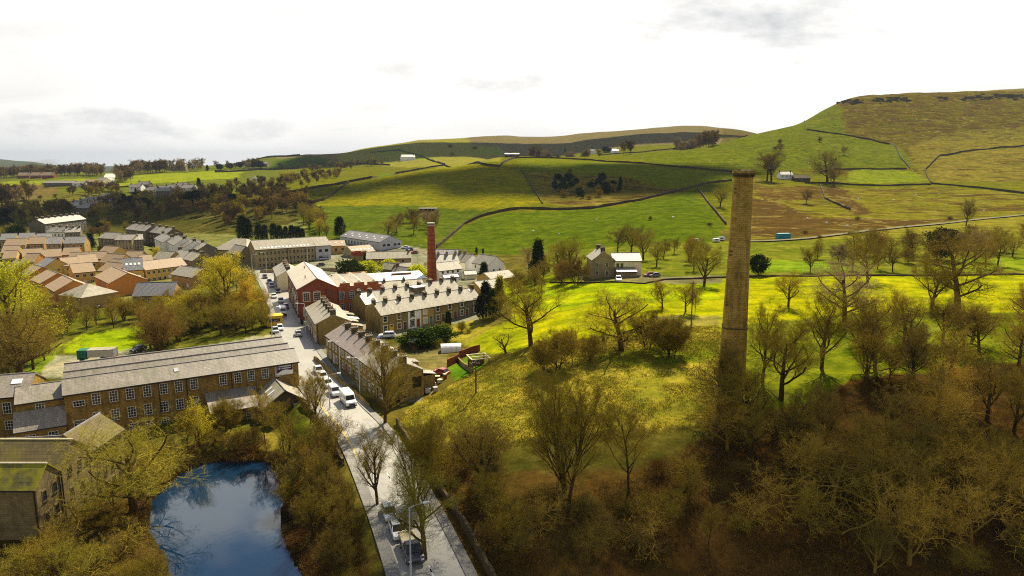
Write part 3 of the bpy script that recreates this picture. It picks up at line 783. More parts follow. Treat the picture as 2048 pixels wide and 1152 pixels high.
class House:
    """gable-roofed building: local x along the ridge (0..L), y from the front (0) to the back (W)"""
    def __init__(s, name, label, cat, A, ang, L, W, z0, ze, rise, wall, roof, group=None, ov=.28, ovx=.15, hip=0.0, sink=1.2, ridge=None, flat=False, ridge_cap='lead_ridge', hcurve=None):
        s.L, s.W, s.ze, s.rise, s.ridge = L, W, ze - z0, rise, (W / 2 if ridge is None else ridge)
        s.root = thing(name, label, cat, (A[0], A[1], z0), ang, group)
        HS.append((A[0] + math.cos(ang) * L / 2 - math.sin(ang) * W / 2, A[1] + math.sin(ang) * L / 2 + math.cos(ang) * W / 2, math.hypot(L, W) / 2))
        e, r, y = s.ze, s.ze + rise, s.ridge
        m = MB()
        vs = [(0, 0, -sink), (L, 0, -sink), (L, W, -sink), (0, W, -sink), (0, 0, e), (L, 0, e), (L, W, e), (0, W, e)]
        fs = [(0, 1, 5, 4), (2, 3, 7, 6)]
        if flat or hip:
            fs += [(1, 2, 6, 5), (3, 0, 4, 7)]
            if flat: fs.append((4, 5, 6, 7))
        else:
            vs += [(0, y, r), (L, y, r)]
            fs += [(1, 2, 6, 9, 5), (3, 0, 4, 8, 7)]
        m.add(vs, fs)
        s.wall = m.obj('wall', wall, s.root)
        if roof and not flat:
            q = MB(); th = .14
            if hip:
                a = [(-ov, -ov, e), (L + ov, -ov, e), (L + ov, W + ov, e), (-ov, W + ov, e), (hip, y, r), (L - hip, y, r)]
                a = [(p[0], p[1], p[2] + .02) for p in a]
                q.add(a, [(0, 1, 5, 4), (1, 2, 5), (2, 3, 4, 5), (3, 0, 4), (3, 2, 1, 0)])
            else:
                k1, k2 = rise / y, rise / (W - y)
                q.slab((-ovx, -ov, e - ov * k1), (L + ovx, -ov, e - ov * k1), (L + ovx, y, r), (-ovx, y, r), th)
                q.slab((-ovx, y, r), (L + ovx, y, r), (L + ovx, W + ov, e - ov * k2), (-ovx, W + ov, e - ov * k2), th)
            s.roof = q.obj('roof', roof, s.root)
            if ridge_cap and not hip:
                g = MB(); g.side([(y - .16, r + .08), (y + .16, r + .08), (y + .08, r + .24), (y - .08, r + .24)], -ovx, L + ovx)
                g.v = [(b, a, c) for a, b, c in g.v]; g.f = [f[::-1] for f in g.f]
                g.obj('ridge', ridge_cap, s.roof)
            s.gut = MB().box(-ovx, L + ovx, -ov - .12, -ov + .02, e - ov * (rise / y) - .10, e - ov * (rise / y) + .04).obj('gutter', 'dark_trim', s.roof)
    def face(s, f, u, z, off=0.0):
        if f == 'front': return (u, -off, z), 0.0
        if f == 'right': return (s.L + off, u, z), R(90)
        if f == 'back': return (s.L - u, s.W + off, z), R(180)
        return (-off, s.W - u, z), R(-90)
    def win(s, f, u, z, w=1.0, h=1.4, nx=2, ny=2, frame='white_paint', pane='pane', trim=None, arch=False, sub=True):
        fm, gm = window_mesh(w, h, nx, ny, frame, pane, trim, arch)
        loc, rz = s.face(f, u, z)
        o = link('window', fm, s.root, loc, rz)
        link('pane', gm, o)
        return o
    def door(s, f, u, w=.95, h=2.1, m='brown_door', z=0.0, trim=True):
        loc, rz = s.face(f, u, z)
        d = MB().box(-w / 2, w / 2, -.06, .01, 0, h).obj('door', m, s.root, loc, rz)
        if trim:
            t = MB().box(-w / 2 - .14, -w / 2, -.05, .01, 0, h + .14).box(w / 2, w / 2 + .14, -.05, .01, 0, h + .14).box(-w / 2, w / 2, -.05, .01, h, h + .14)
            t.obj('door_frame', 'stone_trim', d)
            MB().box(-w / 2 + .12, w / 2 - .12, -.075, -.058, h - .5, h - .12).obj('door_glass', 'pane', d)
        return d
    def chimney(s, u, v=None, h=1.3, sx=.55, sy=1.3, m='dark_stone', pots=4):
        v = s.ridge if v is None else v
        zr = s.ze + s.rise * (1 - abs(v - s.ridge) / (s.ridge if v < s.ridge else s.W - s.ridge))
        zr0 = zr - .7
        c = MB().box(u - sx / 2, u + sx / 2, v - sy / 2, v + sy / 2, zr0, zr + h).obj('chimney', m, s.root)
        MB().box(u - sx / 2 - .08, u + sx / 2 + .08, v - sy / 2 - .08, v + sy / 2 + .08, zr + h - .16, zr + h + .003).obj('cap', 'concrete', c)
        for k in range(pots):
            y = v + (k - (pots - 1) / 2) * (sy * .8 / max(pots - 1, 1))
            p = MB(); p.tube((u, y, zr + h), (u, y, zr + h + .42), .13, .10, 6); p.obj('pot', 'pot_clay', c)
        return c
    def skylight(s, u, t, w=.8, h=1.2, m='white_paint', back=False):     # t: 0 at the eave, 1 at the ridge
        y = s.ridge * t; k = s.rise / s.ridge; z = s.ze + s.rise * t + .16
        n = Vector((0, -k, 1)).normalized(); d = Vector((0, 1, k)).normalized() * h / 2
        c = Vector((u, y, z)) + n * .02
        q = MB().slab(c - d + Vector((-w / 2, 0, 0)), c - d + Vector((w / 2, 0, 0)), c + d + Vector((w / 2, 0, 0)), c + d + Vector((-w / 2, 0, 0)), .07)
        return q.obj('skylight', m, s.root)
    def pipe(s, f, u, z0=0.0, z1=None):
        (x, y, z), rz = s.face(f, u, z0, .07)
        MB().tube((0, 0, 0), (0, 0, (s.ze if z1 is None else z1) - z0), .075, .075, 6).obj('drainpipe', 'dark_trim', s.root, (x, y, z), rz)
def ang(a, b):
    return math.atan2(b[1] - a[1], b[0] - a[0])
def bld(name, label, cat, pl, pr, z0, ze, W, rise, wall, roof, **k):       # front eave given by two image points
    A, B = P(pl[0], pl[1], ze), P(pr[0], pr[1], ze)
    return House(name, label, cat, A, ang(A, B), (B - A).length, W, z0, ze, rise, wall, roof, **k)

# --- long stone mill by the pond
A, B = P(127, 790, 5.0), P(596, 722.5, 5.0)
an, L = ang(A, B), (B - A).length
U, N = Vector((math.cos(an), math.sin(an), 0)), Vector((-math.sin(an), math.cos(an), 0))
MILL_A, MILL_U, MILL_N, MILL_L = A.copy(), U, N, L
h = House('stone_mill', 'long ochre stone mill with white gridded windows and three parallel slate roofs beside the pond', 'mill', A, an, L, 6.4, -4.8, 5.0, 1.7, 'mill_stone', 'slate', ovx=.2)
for d0, W, dz in ((6.4, 4.6, -.1), (11.0, 5.2, .15)):
    m = MB(); e = 9.8 + dz
    m.add([(0, d0 + .01, -1), (L, d0 + .01, -1), (L, d0 + W, -1), (0, d0 + W, -1), (0, d0 + .01, e), (L, d0 + .01, e), (L, d0 + W, e), (0, d0 + W, e), (0, d0 + W / 2, e + 1.6), (L, d0 + W / 2, e + 1.6)],
          [(1, 2, 6, 9, 5), (3, 0, 4, 8, 7), (2, 3, 7, 6)])
    m.obj('wall', 'mill_stone', h.root)
    q = MB(); x0, x1 = -.2, L + .2
    q.slab((x0, d0 - .1, e - .05), (x1, d0 - .1, e - .05), (x1, d0 + W / 2, e + 1.6), (x0, d0 + W / 2, e + 1.6), .14)
    q.slab((x0, d0 + W / 2, e + 1.6), (x1, d0 + W / 2, e + 1.6), (x1, d0 + W + .1, e - .05), (x0, d0 + W + .1, e - .05), .14)
    q.obj('roof', 'slate', h.root)
    MB().box(x0, x1, d0 + W / 2 - .14, d0 + W / 2 + .14, e + 1.7, e + 1.84).obj('ridge', 'lead_ridge', h.root)
def mu(px, py, zz_):                      # distance along the mill front for an image point on it
    d = ray(px, py); a0 = MILL_A
    k = (d[0] * MILL_U.y - d[1] * MILL_U.x)
    t = (a0.x * MILL_U.y - a0.y * MILL_U.x) / k
    return (Vector((d[0] * t, d[1] * t, 0)) - Vector((a0.x, a0.y, 0))).dot(MILL_U)
top = [(192, 796), (227, 791), (260, 785), (294, 779), (327, 774), (357, 770), (388, 765), (446, 756), (475, 752), (502, 748), (530, 744), (557, 740)]
for k, (px, py) in enumerate(top):
    h.win('front', mu(px, py, 3.6), 8.35, 1.25, 1.95, 3, 4, trim='mill_stone')
for px, py in [(195, 835), (231, 830), (264, 822), (296, 816), (329, 812), (360, 805), (390, 800)]:
    h.win('front', mu(px, py, .5), 5.1, 1.25, 1.95, 3, 4, trim='mill_stone')
for px, py in [(447, 787), (476, 783), (504, 778)]:
    h.win('front', mu(px, py, 1.4), 5.5, 1.2, 1.3, 3, 3, trim='mill_stone')
for px in (267, 299, 331):
    h.win('front', mu(px, 850, -2.5), 2.2, 1.25, 1.7, 3, 4, trim='mill_stone')
h.win('front', mu(158, 806, 3), 8.0, 1.7, 1.0, 4, 2, trim='mill_stone'); h.win('front', mu(160, 843, 0), 4.6, 1.7, 1.1, 4, 2, trim='mill_stone')
for px in (318, 374, 465):
    h.pipe('front', mu(px, 780, 3), 2.0)
h.skylight(mu(353, 730, 7), .55, .7, .9, 'galvanised')
for px, l in ((255, 3.2), (372, 3.2)):
    u = mu(px, 745, 6.5); q = MB().slab((u - l / 2, 8.1, 10.93), (u + l / 2, 8.1, 10.93), (u + l / 2, 8.6, 11.27), (u - l / 2, 8.6, 11.27), .05); q.obj('roof_light', 'white_paint', h.root)
sg = thing('mill_sign', 'purple and white sign board high on the end of the long stone mill', 'sign', A + U * (L - 2.6) - N * .04 + Vector((0, 0, -1.15)), an)
MB().box(-1.55, 1.55, -.08, .0, -1.05, 1.05).obj('board', 'white_paint', sg)
wav = MB(); n = 24
tp = [(-1.5 + 3.0 * k / n, 1.0) for k in range(n + 1)]; bt = [(x, -.28 + .20 * math.sin((x + .9) * 2.0) + .14 * x) for x, _ in tp]
wav.add([(x, -.083, z) for x, z in bt] + [(x, -.083, z) for x, z in tp], [(k, k + 1, n + 2 + k, n + 1 + k) for k in range(n)])
wav.obj('banner', 'purple_sign', sg)
rr = random.Random(4)         # two rows of lettering too small to read
for z, x1 in ((.62, 1.2), (.22, 1.1)):
    x = -1.25
    while x < x1:
        wd = rr.uniform(.07, .12); MB().box(x, x + wd, -.092, -.084, z - .11, z + .11 + rr.choice((0, 0, .04))).obj('letter', 'white_paint', sg); x += wd + rr.choice((.035, .035, .035, .13))

# left wing of the mill, stair block and lean-to
h = House('mill_wing', 'dark stone mill wing with roof lights at the left end of the long mill', 'mill', Vector((-100, 100.6, 0)), R(16.5), 21.5, 9, -5, 5, 2.4, 'mill_stone', 'slate')
for u, t in ((10.2, .3), (14.6, .3), (19.4, .62)): h.skylight(u, t, 1.5, 1.1)
for u in (11.0, 13.6, 16.2, 18.6):
    for z in (8.1, 5.2, 2.4): h.win('front', u, z, 1.2, 1.5 if z < 8 else 1.9, 3, 3, trim='mill_stone')
h = House('stair_block', 'square stone stair block joining the long mill to its wing', 'mill', A - U * 6.6 + N * 1.1, an, 6.5, 8, -5, 4.3, 1.6, 'mill_stone', 'slate')
h.win('front', 3.2, 8.2, 1.2, 1.4, 3, 3, trim='mill_stone')
q = House('lean_to', 'low stone lean-to with two windows in front of the stair block', 'outbuilding', A - U * 6.9 - N * 1.4, an, 6.8, 2.5, -5, .6, 2.3, 'mill_stone', 'slate', ridge=2.48, ridge_cap=None)
for u in (2.0, 5.0): q.win('front', u, 3.9, 1.35, 1.5, 3, 3, trim='mill_stone')
# lean-to shed on the pond side of the mill
s0 = mu(412, 800, 2); s1 = mu(505, 785, 2)
q = House('mill_shed', 'low flat-roofed stone shed against the pond side of the mill', 'shed', A + U * s0 - N * 5.6, an, s1 - s0, 5.55, -4.6, -.5, 2.0, 'mill_stone', 'slate', ridge=5.5, ridge_cap=None)
for u in (2, 4.2, 6.4): q.win('front', u, 2.6, 1.2, 1.1, 3, 2)
# gabled barn with the glazed lean-to
q = House('gabled_barn', 'low gabled stone barn with pale roof between the mill and the pond', 'barn', Vector((-43.8 - 4.3, 114.7 + 6.8, 0)), an - R(90), 8.0, 8.0, -4, -.3, 2.7, 'dark_stone', 'stone_slate', ov=.4, ovx=.4)
q.skylight(3, .55, .5, 1.6); q.skylight(5, .55, .5, 1.6)
b0 = Vector((-43.8, 114.7, 0)) + U * 5.2 - N * .1
q = House('glazed_porch', 'low glazed lean-to on the front of the gabled barn', 'porch', b0 - N * 2.2, an, 4.6, 2.1, -3.5, -1.2, .9, 'dark_stone', 'stone_slate_pale', ridge=2.08, ridge_cap=None)
for u in (.8, 1.85, 2.9, 3.9): q.win('front', u, 1.35, .95, 1.2, 3, 3)

# --- old mill in the left foreground
q = House('old_mill', 'old stone mill with brown stone-slate roof at the left edge', 'mill', Vector((-82, 83.0, 0)), 0, 23.2, 6.2, -6, 3.6, 2.3, 'old_stone', 'moss_roof_brown', ov=.3, ridge_cap='stone_trim')
for u, z in ((2.1, 8.2), (4.2, 8.0), (2.1, 5.0), (4.2, 5.0), (2.1, 2.3), (4.2, 2.3)): q.win('right', u, z, .6, 1.2, 1, 2, 'dark_trim', trim='old_stone')
q.pipe('right', .25, 0, 9)
q = House('old_mill_annexe', 'lower stone annexe with bright moss on its roof in the left foreground', 'mill', Vector((-82, 78.3, 0)), 0, 23.35, 4.65, -6, 2.9, 2.1, 'old_stone', 'mossy_slate', ov=.3, ridge_cap='stone_trim')
for u, z in ((1.4, 7.2), (3.4, 7.4), (1.4, 4.3), (3.4, 4.4), (2.4, 1.8)): q.win('right', u, z, .6, 1.25, 1, 2, 'dark_trim', trim='old_stone')
q.pipe('right', 4.3, 0, 9); q.pipe('front', 23.1, 0, 8.8)
q = House('old_mill_range', 'stone range with pale end wall running back from the old mill', 'mill', Vector((-58.75, 89.3, 0)), R(90), 8.2, 6.4, -6, 2.9, 2.3, 'old_stone', 'moss_roof_brown', ov=.3)
for u in (1.4, 3.2, 5.0, 6.8):
    for z in (7.3, 4.6, 2.2): q.win('front', u, z, .6, 1.2, 1, 2, 'dark_trim', trim='old_stone')
q = House('low_store', 'long low purple-slated store behind the old mill', 'store', Vector((-80, 98.5, 0)), R(9), 17.5, 4.2, -5.2, -1.6, 1.4, 'old_stone', 'slate_purple')

# --- terraces beside the street
ORD = 'first second third fourth fifth sixth seventh eighth ninth tenth eleventh twelfth'.split()
def terrace(nm, A, an, L, n, W, z0, ze, rise, walls, roofs, lab, grp, doors, winz=(1.35, 3.75), chim=True, wt='stone_trim', back=True, zstep=None, chm='dark_stone', mirror=False, pots=4):
    U, N = Vector((math.cos(an), math.sin(an), 0)), Vector((-math.sin(an), math.cos(an), 0))
    l = L / n; out_ = []
    for k in range(n):
        zs = zstep[k] if zstep else 0.0
        h = House(nm, lab(k), 'house', A + U * (l * k), an, l - .004, W, z0 + zs, ze + zs, rise, walls[k % len(walls)], roofs[k % len(roofs)], grp, ov=.22, ovx=.0 if 0 < k < n - 1 else .0)
        du = .25 * l if not mirror or k % 2 == 0 else .75 * l
        wu = .68 * l if not mirror or k % 2 == 0 else .32 * l
        h.door('front', du, m=doors[k % len(doors)])
        h.win('front', wu, winz[0], 1.15, 1.4, 2, 2, trim=wt); h.win('front', wu, winz[1], 1.1, 1.3, 2, 2, trim=wt)
        if l > 4.1: h.win('front', du, winz[1], .8, 1.2, 1, 2, trim=wt)
        if chim: h.chimney(l - .35, pots=pots, m=chm)
        out_.append(h)
    return out_
CA = Vector((-22.7, 116.2, 0)); aA = math.atan2(.854, -.52)
# walking from the far end so that the street side is local front
FA = CA + Vector((math.cos(aA), math.sin(aA), 0)) * 35.4
ta = terrace('terraced_house', FA, aA + math.pi, 35.4, 8, 7.6, 0, 5.0, 1.9, ['terrace_stone'], ['slate_purple', 'slate_purple', 'slate_purple', 'slate_purple', 'slate_purple', 'stone_slate', 'slate', 'slate'],
             lambda k: 'stone terraced house, %s from the far end of the near roadside terrace' % ORD[k], 'near roadside terrace', ['brown_door', 'white_paint', 'brown_door', 'red_paint', 'brown_door', 'green_door', 'white_paint', 'brown_door'],
             zstep=[.0, .0, .0, .12, .12, .12, .12, .12])
g = ta[-1]
g.win('right', 3.2, 3.2, 1.0, 1.3, 1, 1, 'dark_trim'); g.win('right', 6.3, 3.0, 1.7, 2.0, 2, 1, 'dark_trim'); g.win('right', 2.4, .2, 1.0, .9, 1, 1, 'dark_trim'); g.win('right', 3.6, 1.0, .9, 1.1, 1, 1, 'dark_trim')
FB = Vector((-54.5, 176.6, 0)); aB = math.atan2(-.92, .39)
tb = terrace('terraced_house', FB, aB, 20.7, 5, 8.2, 0, 4.9, 1.9, ['terrace_stone'], ['stone_slate'],
             lambda k: 'stone terraced house, %s from the red mill in the upper roadside terrace' % ORD[k], 'upper roadside terrace', ['brown_door', 'white_paint', 'brown_door'])
tb[-1].win('right', 5.2, 2.9, .8, .6, 1, 1)
tb[-1].pipe('right', .3)
for lst, nm_, cnt in ((ta, 'near', 8), (tb, 'upper', 5)):
    for k, hh in enumerate(lst):      # rear outriggers under their own roofs, part of each house
        if nm_ == 'near' and k in (3,): continue
        d = 2.6 + (k * 7 % 3) * .5; l = hh.L; e = 3.0 + (k % 2) * .3; W = hh.W
        m = MB().box(l * .08, l * .62, W - .02, W + d, -1, e, top=False)
        m.obj('outrigger', 'terrace_stone', hh.root)
        MB().slab((l * .05, W - .05, e + .7), (l * .65, W - .05, e + .7), (l * .65, W + d + .2, e), (l * .05, W + d + .2, e), .12).obj('outrigger_roof', ['stone_slate_pale', 'slate', 'sheet_white', 'stone_slate'][(k * 5) % 4], hh.root)
# --- stone rows on the right
D = Vector((.73, .683, 0)); aD = math.atan2(.683, .73)
dn = ['yellow_paint', 'brown_door', 'red_paint', 'green_door', 'brown_door', 'brown_door', 'brown_door', 'brown_door']
how = ['with a yellow door', 'with boarded brown windows', 'painted white with dark window surrounds', 'with white window surrounds and a green door', 'behind a small dark conifer', 'with a dark upper window', 'with a dark doorway', 'at the garden end']
wl_ = ['terrace_stone', 'terrace_stone', 'white_render', 'tan_brick', 'terrace_stone', 'terrace_stone', 'grey_stone', 'grey_stone']
A0 = Vector((-32.9, 166.8, 0)); l = 33.0 / 8
for k in range(8):
    h = House('terraced_house', 'stone row house %s, %s from the street end' % (how[k], ORD[k]), 'house', A0 + D * (l * k), aD, l - .004, 7.2, .1 + .08 * k, 5.0, 2.5, wl_[k], 'stone_slate_pale', 'front stone row', ov=.2, ovx=0)
    t = 'dark_trim' if k == 2 else ('white_paint' if k == 3 else 'stone_trim'); pn = 'brown_door' if k == 1 else ('curtain' if k == 3 else 'pane')
    wu = .32 * l if k != 7 else .5 * l
    h.win('front', wu, 3.75, 1.15, 1.5, 1, 2, pane=pn, trim=t); h.win('front', wu, 1.3, 1.15, 1.5, 1, 2, pane=pn, trim=t)
    h.door('front', .76 * l, m=dn[k])
    if k == 2:
        MB().box(l * .62, l - .02, -.03, -.005, 2.3, 4.8).obj('render_panel', 'white_paint', h.root)
    h.chimney(l - .3, h=1.0, pots=3)
    if k == 0: h.chimney(.35, h=1.0, pots=3)
    if k in (1, 7): h.skylight(l * .6, .75, .8, .9)
A0 = Vector((-39.6, 180.2, 0)); l = 33.0 / 8
for k in range(8):
    h = House('terraced_house', 'pale-roofed house behind, %s from the street end of the rear stone row' % ORD[k], 'house', A0 + D * (l * k), aD, l - .004, 7.2, .1, 5.0 + (.25 if k > 4 else 0), 2.5, 'terrace_stone', 'stone_slate_pale' if k not in (0,) else 'stone_slate', 'rear stone row', ov=.2, ovx=0)
    h.win('front', .32 * l, 3.75, 1.0, 1.4, 1, 2, trim='stone_trim'); h.win('front', .32 * l, 1.3, 1.0, 1.4, 1, 2, trim='stone_trim')
    h.door('front', .76 * l, m='brown_door')
    h.chimney(l - .3, h=1.0, pots=3)
    if k == 0: h.chimney(.35, h=1.0, pots=3)
    if k == 4:
        MB().box(.2, l - .2, .6, 3.6, 4.6, 7.3).obj('dormer', 'grey_stone', h.root); MB().box(0, l, .3, 3.8, 7.3, 7.5).obj('dormer_roof', 'white_paint', h.root)

# --- red brick mill
RA = Vector((-58.4, 183, 0)); aR = math.atan2(.38, .925); RU, RN = Vector((.925, .38, 0)), Vector((-.38, .925, 0))
h = House('red_mill', 'red brick mill with a broad pale gable roof beside the street', 'mill', RA + RN * 35, aR - R(90), 35, 10.4, 0, 8.7, 2.7, 'red_brick', 'sheet_pale', ov=.25, ovx=.25)
for u in (2.2, 5.0): h.win('right', u, 6.4, 1.7, 2.3, 3, 4, trim='stone_trim', arch=True); h.win('right', u - .1, 2.3, 1.7, 2.2, 3, 4, trim='stone_trim', arch=True)
h.win('right', 9.0, 2.3, 1.5, 2.2, 3, 4, arch=True)
d = MB().box(-.9, .9, -.07, .01, 0, 3.2).obj('loading_door', 'brown_door', h.root, h.face('right', 8.6, 4.6)[0], R(90))
for k in range(6):
    h.win('front', 35 - 3 - k * 5.2, 6.2, 1.6, 2.2, 3, 4, trim='stone_trim')
    h.win('front', 35 - 3 - k * 5.2, 2.4, 1.6, 2.2, 3, 4, trim='stone_trim')
for u, t in ((12, .8), (27, .55)):
    MB().tube((u, h.ridge * t, h.ze + 2.7 * t), (u, h.ridge * t, h.ze + 2.7 * t + 1.0), .13, .13, 6).obj('flue', 'dark_trim', h.root)
for k, (u, z, hh) in enumerate([(33.6, 4.0, 3.2), (29, 5.2, 2.6), (24.5, 5.4, 2.6), (20, 5.4, 2.4)]):
    p = RA + RN * (35 - u)
    b = thing('wall_banner', 'white hanging banner on the street side of the red mill, %s from the corner' % ORD[k], 'banner', (p.x, p.y, z), aR - R(90), 'white banners on the red mill')
    MB().box(-.75, .75, -.20, -.12, -hh / 2, hh / 2).obj('sheet', 'white_paint', b); MB().box(-.8, .8, -.22, -.002, hh / 2, hh / 2 + .07).obj('bracket', 'dark_trim', b)
# extension with a stepped parapet and sawtooth roofs
E0 = RA + RU * 10.45 + RN * .02; EL = 12.4
e = House('red_mill_extension', 'bright red brick mill block with stepped parapet and sawtooth roofs', 'mill', E0, aR, EL, 17, 0, 8.3, 0, 'orange_brick_red', None, flat=True)
par = MB(); 
for x0, x1, hh in ((0, .9, .35), (.9, 3.6, 1.25), (3.6, 4.8, .35), (4.8, 7.6, 1.25), (7.6, 8.5, .35), (8.5, 11.6, 1.25), (11.6, EL, .35)):
    par.box(x0, x1, -.03, .35, 8.3, 8.3 + hh); par.box(x0 - .03, x1 + .03, -.07, .39, 8.3 + hh, 8.3 + hh + .1, 1)
par.obj('parapet', ['orange_brick_red', 'stone_trim'], e.root)
for k, u in enumerate((1.3, 4.0, 6.7, 9.4)):
    e.win('front', u, 6.0, 1.6, 1.9, 3, 3, trim='dark_trim', arch=True)
    if k < 3: e.win('front', u, 2.5, 1.6, 1.9, 3, 3, trim='dark_trim', arch=True)
e.door('front', 11.4, m='red_paint', z=4.8, trim=False); e.pipe('front', 5.4); e.pipe('front', .2)
for k in range(3):
    q = MB(); x0, x1 = .2 + k * 4.1, .2 + (k + 1) * 4.1 - .1; xm = x0 + 2.0
    q.slab((x0, .5, 8.4), (xm, .5, 10.0), (xm, 16.9, 10.0), (x0, 16.9, 8.4), .1); q.slab((xm, .5, 10.0), (x1, .5, 8.4), (x1, 16.9, 8.4), (xm, 16.9, 10.0), .1)
    q.add([(x0, .52, 8.32), (x1, .52, 8.32), (xm, .52, 10.0)], [(0, 1, 2)]); q.obj('sawtooth_roof', 'sheet_pale', e.root)
# north light sheds beyond it
S0 = E0 + RU * (EL + .1) + RN * 6
h = House('weaving_shed', 'stone-fronted weaving shed with a wide pale roof beside the brick chimney', 'mill', S0, aR, 14.5, 12, 0, 5.6, 1.7, 'terrace_stone', 'stone_slate_pale', ridge=5)
for u in (1.2, 4.6, 7.5, 10.5, 12.8): h.win('front', u, 4.2, 1.3, 1.5, 2, 2, trim='stone_trim')
for u in (3.0, 9.0): h.chimney(u, 5, .9)
h = House('weaving_shed', 'large flat white-roofed shed behind the red mill', 'mill', S0 - RU * 6 + RN * 12.2, aR, 24, 13, 0, 6.4, 1.1, 'cream_render', 'sheet_white', ridge=9, ridge_cap=None)
MB().box(14, 20.5, 5.2, 5.7, 7.0, 7.75).obj('roof_vent', 'brown_door', h.root)
MB().box(.3, 7, 9.0, 9.3, 7.4, 8.3).obj('clerestory', 'orange_brick', h.root)
h = House('weaving_shed', 'pale-roofed shed between the red mill gable and the brick tower', 'mill', E0 + RN * 19 - RU * .1, aR, 11, 9, 0, 6.5, 2.0, 'grey_stone', 'stone_slate_pale')
h.chimney(2.0, 2, 1.6, 1.2, 1.2, pots=0)
# small row by the upper street
T0 = P(545, 542, 4.6); T1 = P(566, 556, 4.6)
pts = (Vector((-88, 249, 0)), Vector((-79.5, 228, 0)))
t3 = terrace('terraced_house', pts[0], ang(*pts), (pts[1] - pts[0]).length, 4, 7.5, 0, 4.8, 2.0, ['terrace_stone', 'cream_render'], ['stone_slate'],
             lambda k: 'small street house above the red mill, %s from the far end' % ORD[k], 'small row above the red mill', ['brown_door'])

# --- slender red brick chimney in the town
def stack(name, label, x, y, z0, H_, r0, r1, n, m, rot=0.0):
    t = thing(name, label, 'chimney', (x, y, z0), rot)
    q = MB(); rings = 14
    for k in range(rings):
        a, b = k / rings, (k + 1) / rings
        ra, rb = r0 + (r1 - r0) * a, r0 + (r1 - r0) * b
        q.tube((0, 0, H_ * a), (0, 0, H_ * b), ra, rb, n, 0, False)
    q.obj('shaft', m, t)
    return t
bx = PD(863, 500, 222)
t = stack('brick_chimney', 'slender round red brick mill chimney rising from the town', bx.x, bx.y, 0, 23.2, 1.75, 1.12, 24, 'chimney_brick')
q = MB().tube((0, 0, 23.2), (0, 0, 23.6), 1.3, 1.3, 24).tube((0, 0, 22.6), (0, 0, 22.85), 1.24, 1.24, 24); q.obj('rim', 'concrete', t)
q = MB()
for k in range(1, 15): q.tube((0, 0, k * 1.5), (0, 0, k * 1.5 + .09), 1.785 - .63 * k * 1.5 / 23.2, 1.785 - .63 * k * 1.5 / 23.2, 24)
q.obj('iron_band', 'dark_trim', t)
# --- tall stone chimney on the bank
zb = 7.4
bx = PD(1464, 740, 112.3)
t = thing('stone_chimney', 'tall tapering yellow stone mill chimney on the wooded bank', 'chimney', (bx.x, bx.y, zb - 1.5), R(-13))
def octring(r, c=.30):
    a = r * (1 - c)
    return [(-a, -r), (a, -r), (r, -a), (r, a), (a, r), (-a, r), (-r, a), (-r, -a)]
Hc = 34.2; q = MB(); n = 18
rr_ = lambda t_: 2.16 - .74 * t_ - .05 * math.sin(t_ * math.pi)
for k in range(n):
    t0, t1 = k / n, (k + 1) / n
    a, b = octring(rr_(t0)), octring(rr_(t1))
    q.add([(*p, Hc * t0) for p in a] + [(*p, Hc * t1) for p in b], [(i, (i + 1) % 8, 8 + (i + 1) % 8, 8 + i) for i in range(8)])
q.obj('shaft', 'chimney_stone', t)
q = MB(); q.prism(octring(1.56), Hc, Hc + .28).prism(octring(1.70), Hc + .28, Hc + .62); q.obj('cornice', 'dark_stone', t)
q = MB(); rr = random.Random(3)
for i in range(8):
    a, b = octring(1.35)[i], octring(1.35)[(i + 1) % 8]
    for k in range(3):
        u = (k + .5) / 3; x, y = a[0] + (b[0] - a[0]) * u, a[1] + (b[1] - a[1]) * u; hh = rr.uniform(.15, .5)
        q.box(x - .35, x + .35, y - .3, y + .3, Hc + .62, Hc + .62 + hh)
q.obj('broken_crown', 'chimney_stone', t)
MB().box(-.5, 1.1, -1.1, -.85, Hc + .7, Hc + 1.2).obj('crown_slab', 'stone_trim', t)
q = MB().prism(octring(2.02), 9.2, 9.4); q.obj('string_course', 'dark_stone', t)
q = MB()
for z in range(2, 33, 3): q.box(-.05, .05, -rr_(z / Hc) - .06, -rr_(z / Hc) + .1, z, z + .08)
q.obj('rung', 'dark_trim', t)

# --- mills and workshops at the back of the town
h = bld('beige_mill', 'long beige stone mill with rows of small windows and a pale roof', 'mill', (510.3, 500), (631, 492), 0, 7.8, 12, 3.2, 'pale_stone', 'stone_slate_pale', ov=.2)
n = 15
for k in range(n):
    u = 1.6 + k * (h.L - 3.0) / (n - 1)
    for z in (6.1, 3.6, 1.3): h.win('front', u, z, .95, 1.35, 1, 2, 'stone_trim')
for k in range(14): h.skylight(2.5 + k * (h.L - 4) / 14, .13, .8, .9)
for u in (2.0, 4.2, 6.4, 8.6, 10.6):
    for z in (6.1, 3.6): h.win('left', u, z, .9, 1.3, 1, 2, 'stone_trim')
h.win('left', 6, 9, .8, 1.2, 1, 2, 'stone_trim')
h.pipe('front', h.L * .52); h.pipe('front', h.L - .3); MILLB = h
A1 = h.root.location + Vector((math.cos(h.root.rotation_euler.z), math.sin(h.root.rotation_euler.z), 0)) * (h.L + .02)
q = House('mill_office', 'grey clad end block of the long beige mill', 'office', A1, h.root.rotation_euler.z, 6.6, 12, 0, 7.8, 3.2, 'grey_cladding', 'stone_slate_pale', ov=.25)
for u in (2, 4.7):
    for z in (5.6, 2.6): q.win('front', u, z, 1.3, 1.2, 2, 1, 'dark_trim')
h = bld('church_hall', 'wide pale hip-roofed hall to the left of the beige mill', 'hall', (426, 499), (492, 501), 0, 5, 17, 4.2, 'pale_stone', 'stone_slate_pale', hip=5)
for k in range(6): h.win('front', 2 + k * (h.L - 4) / 5, 2.8, 1.0, 1.8, 1, 2, 'stone_trim')
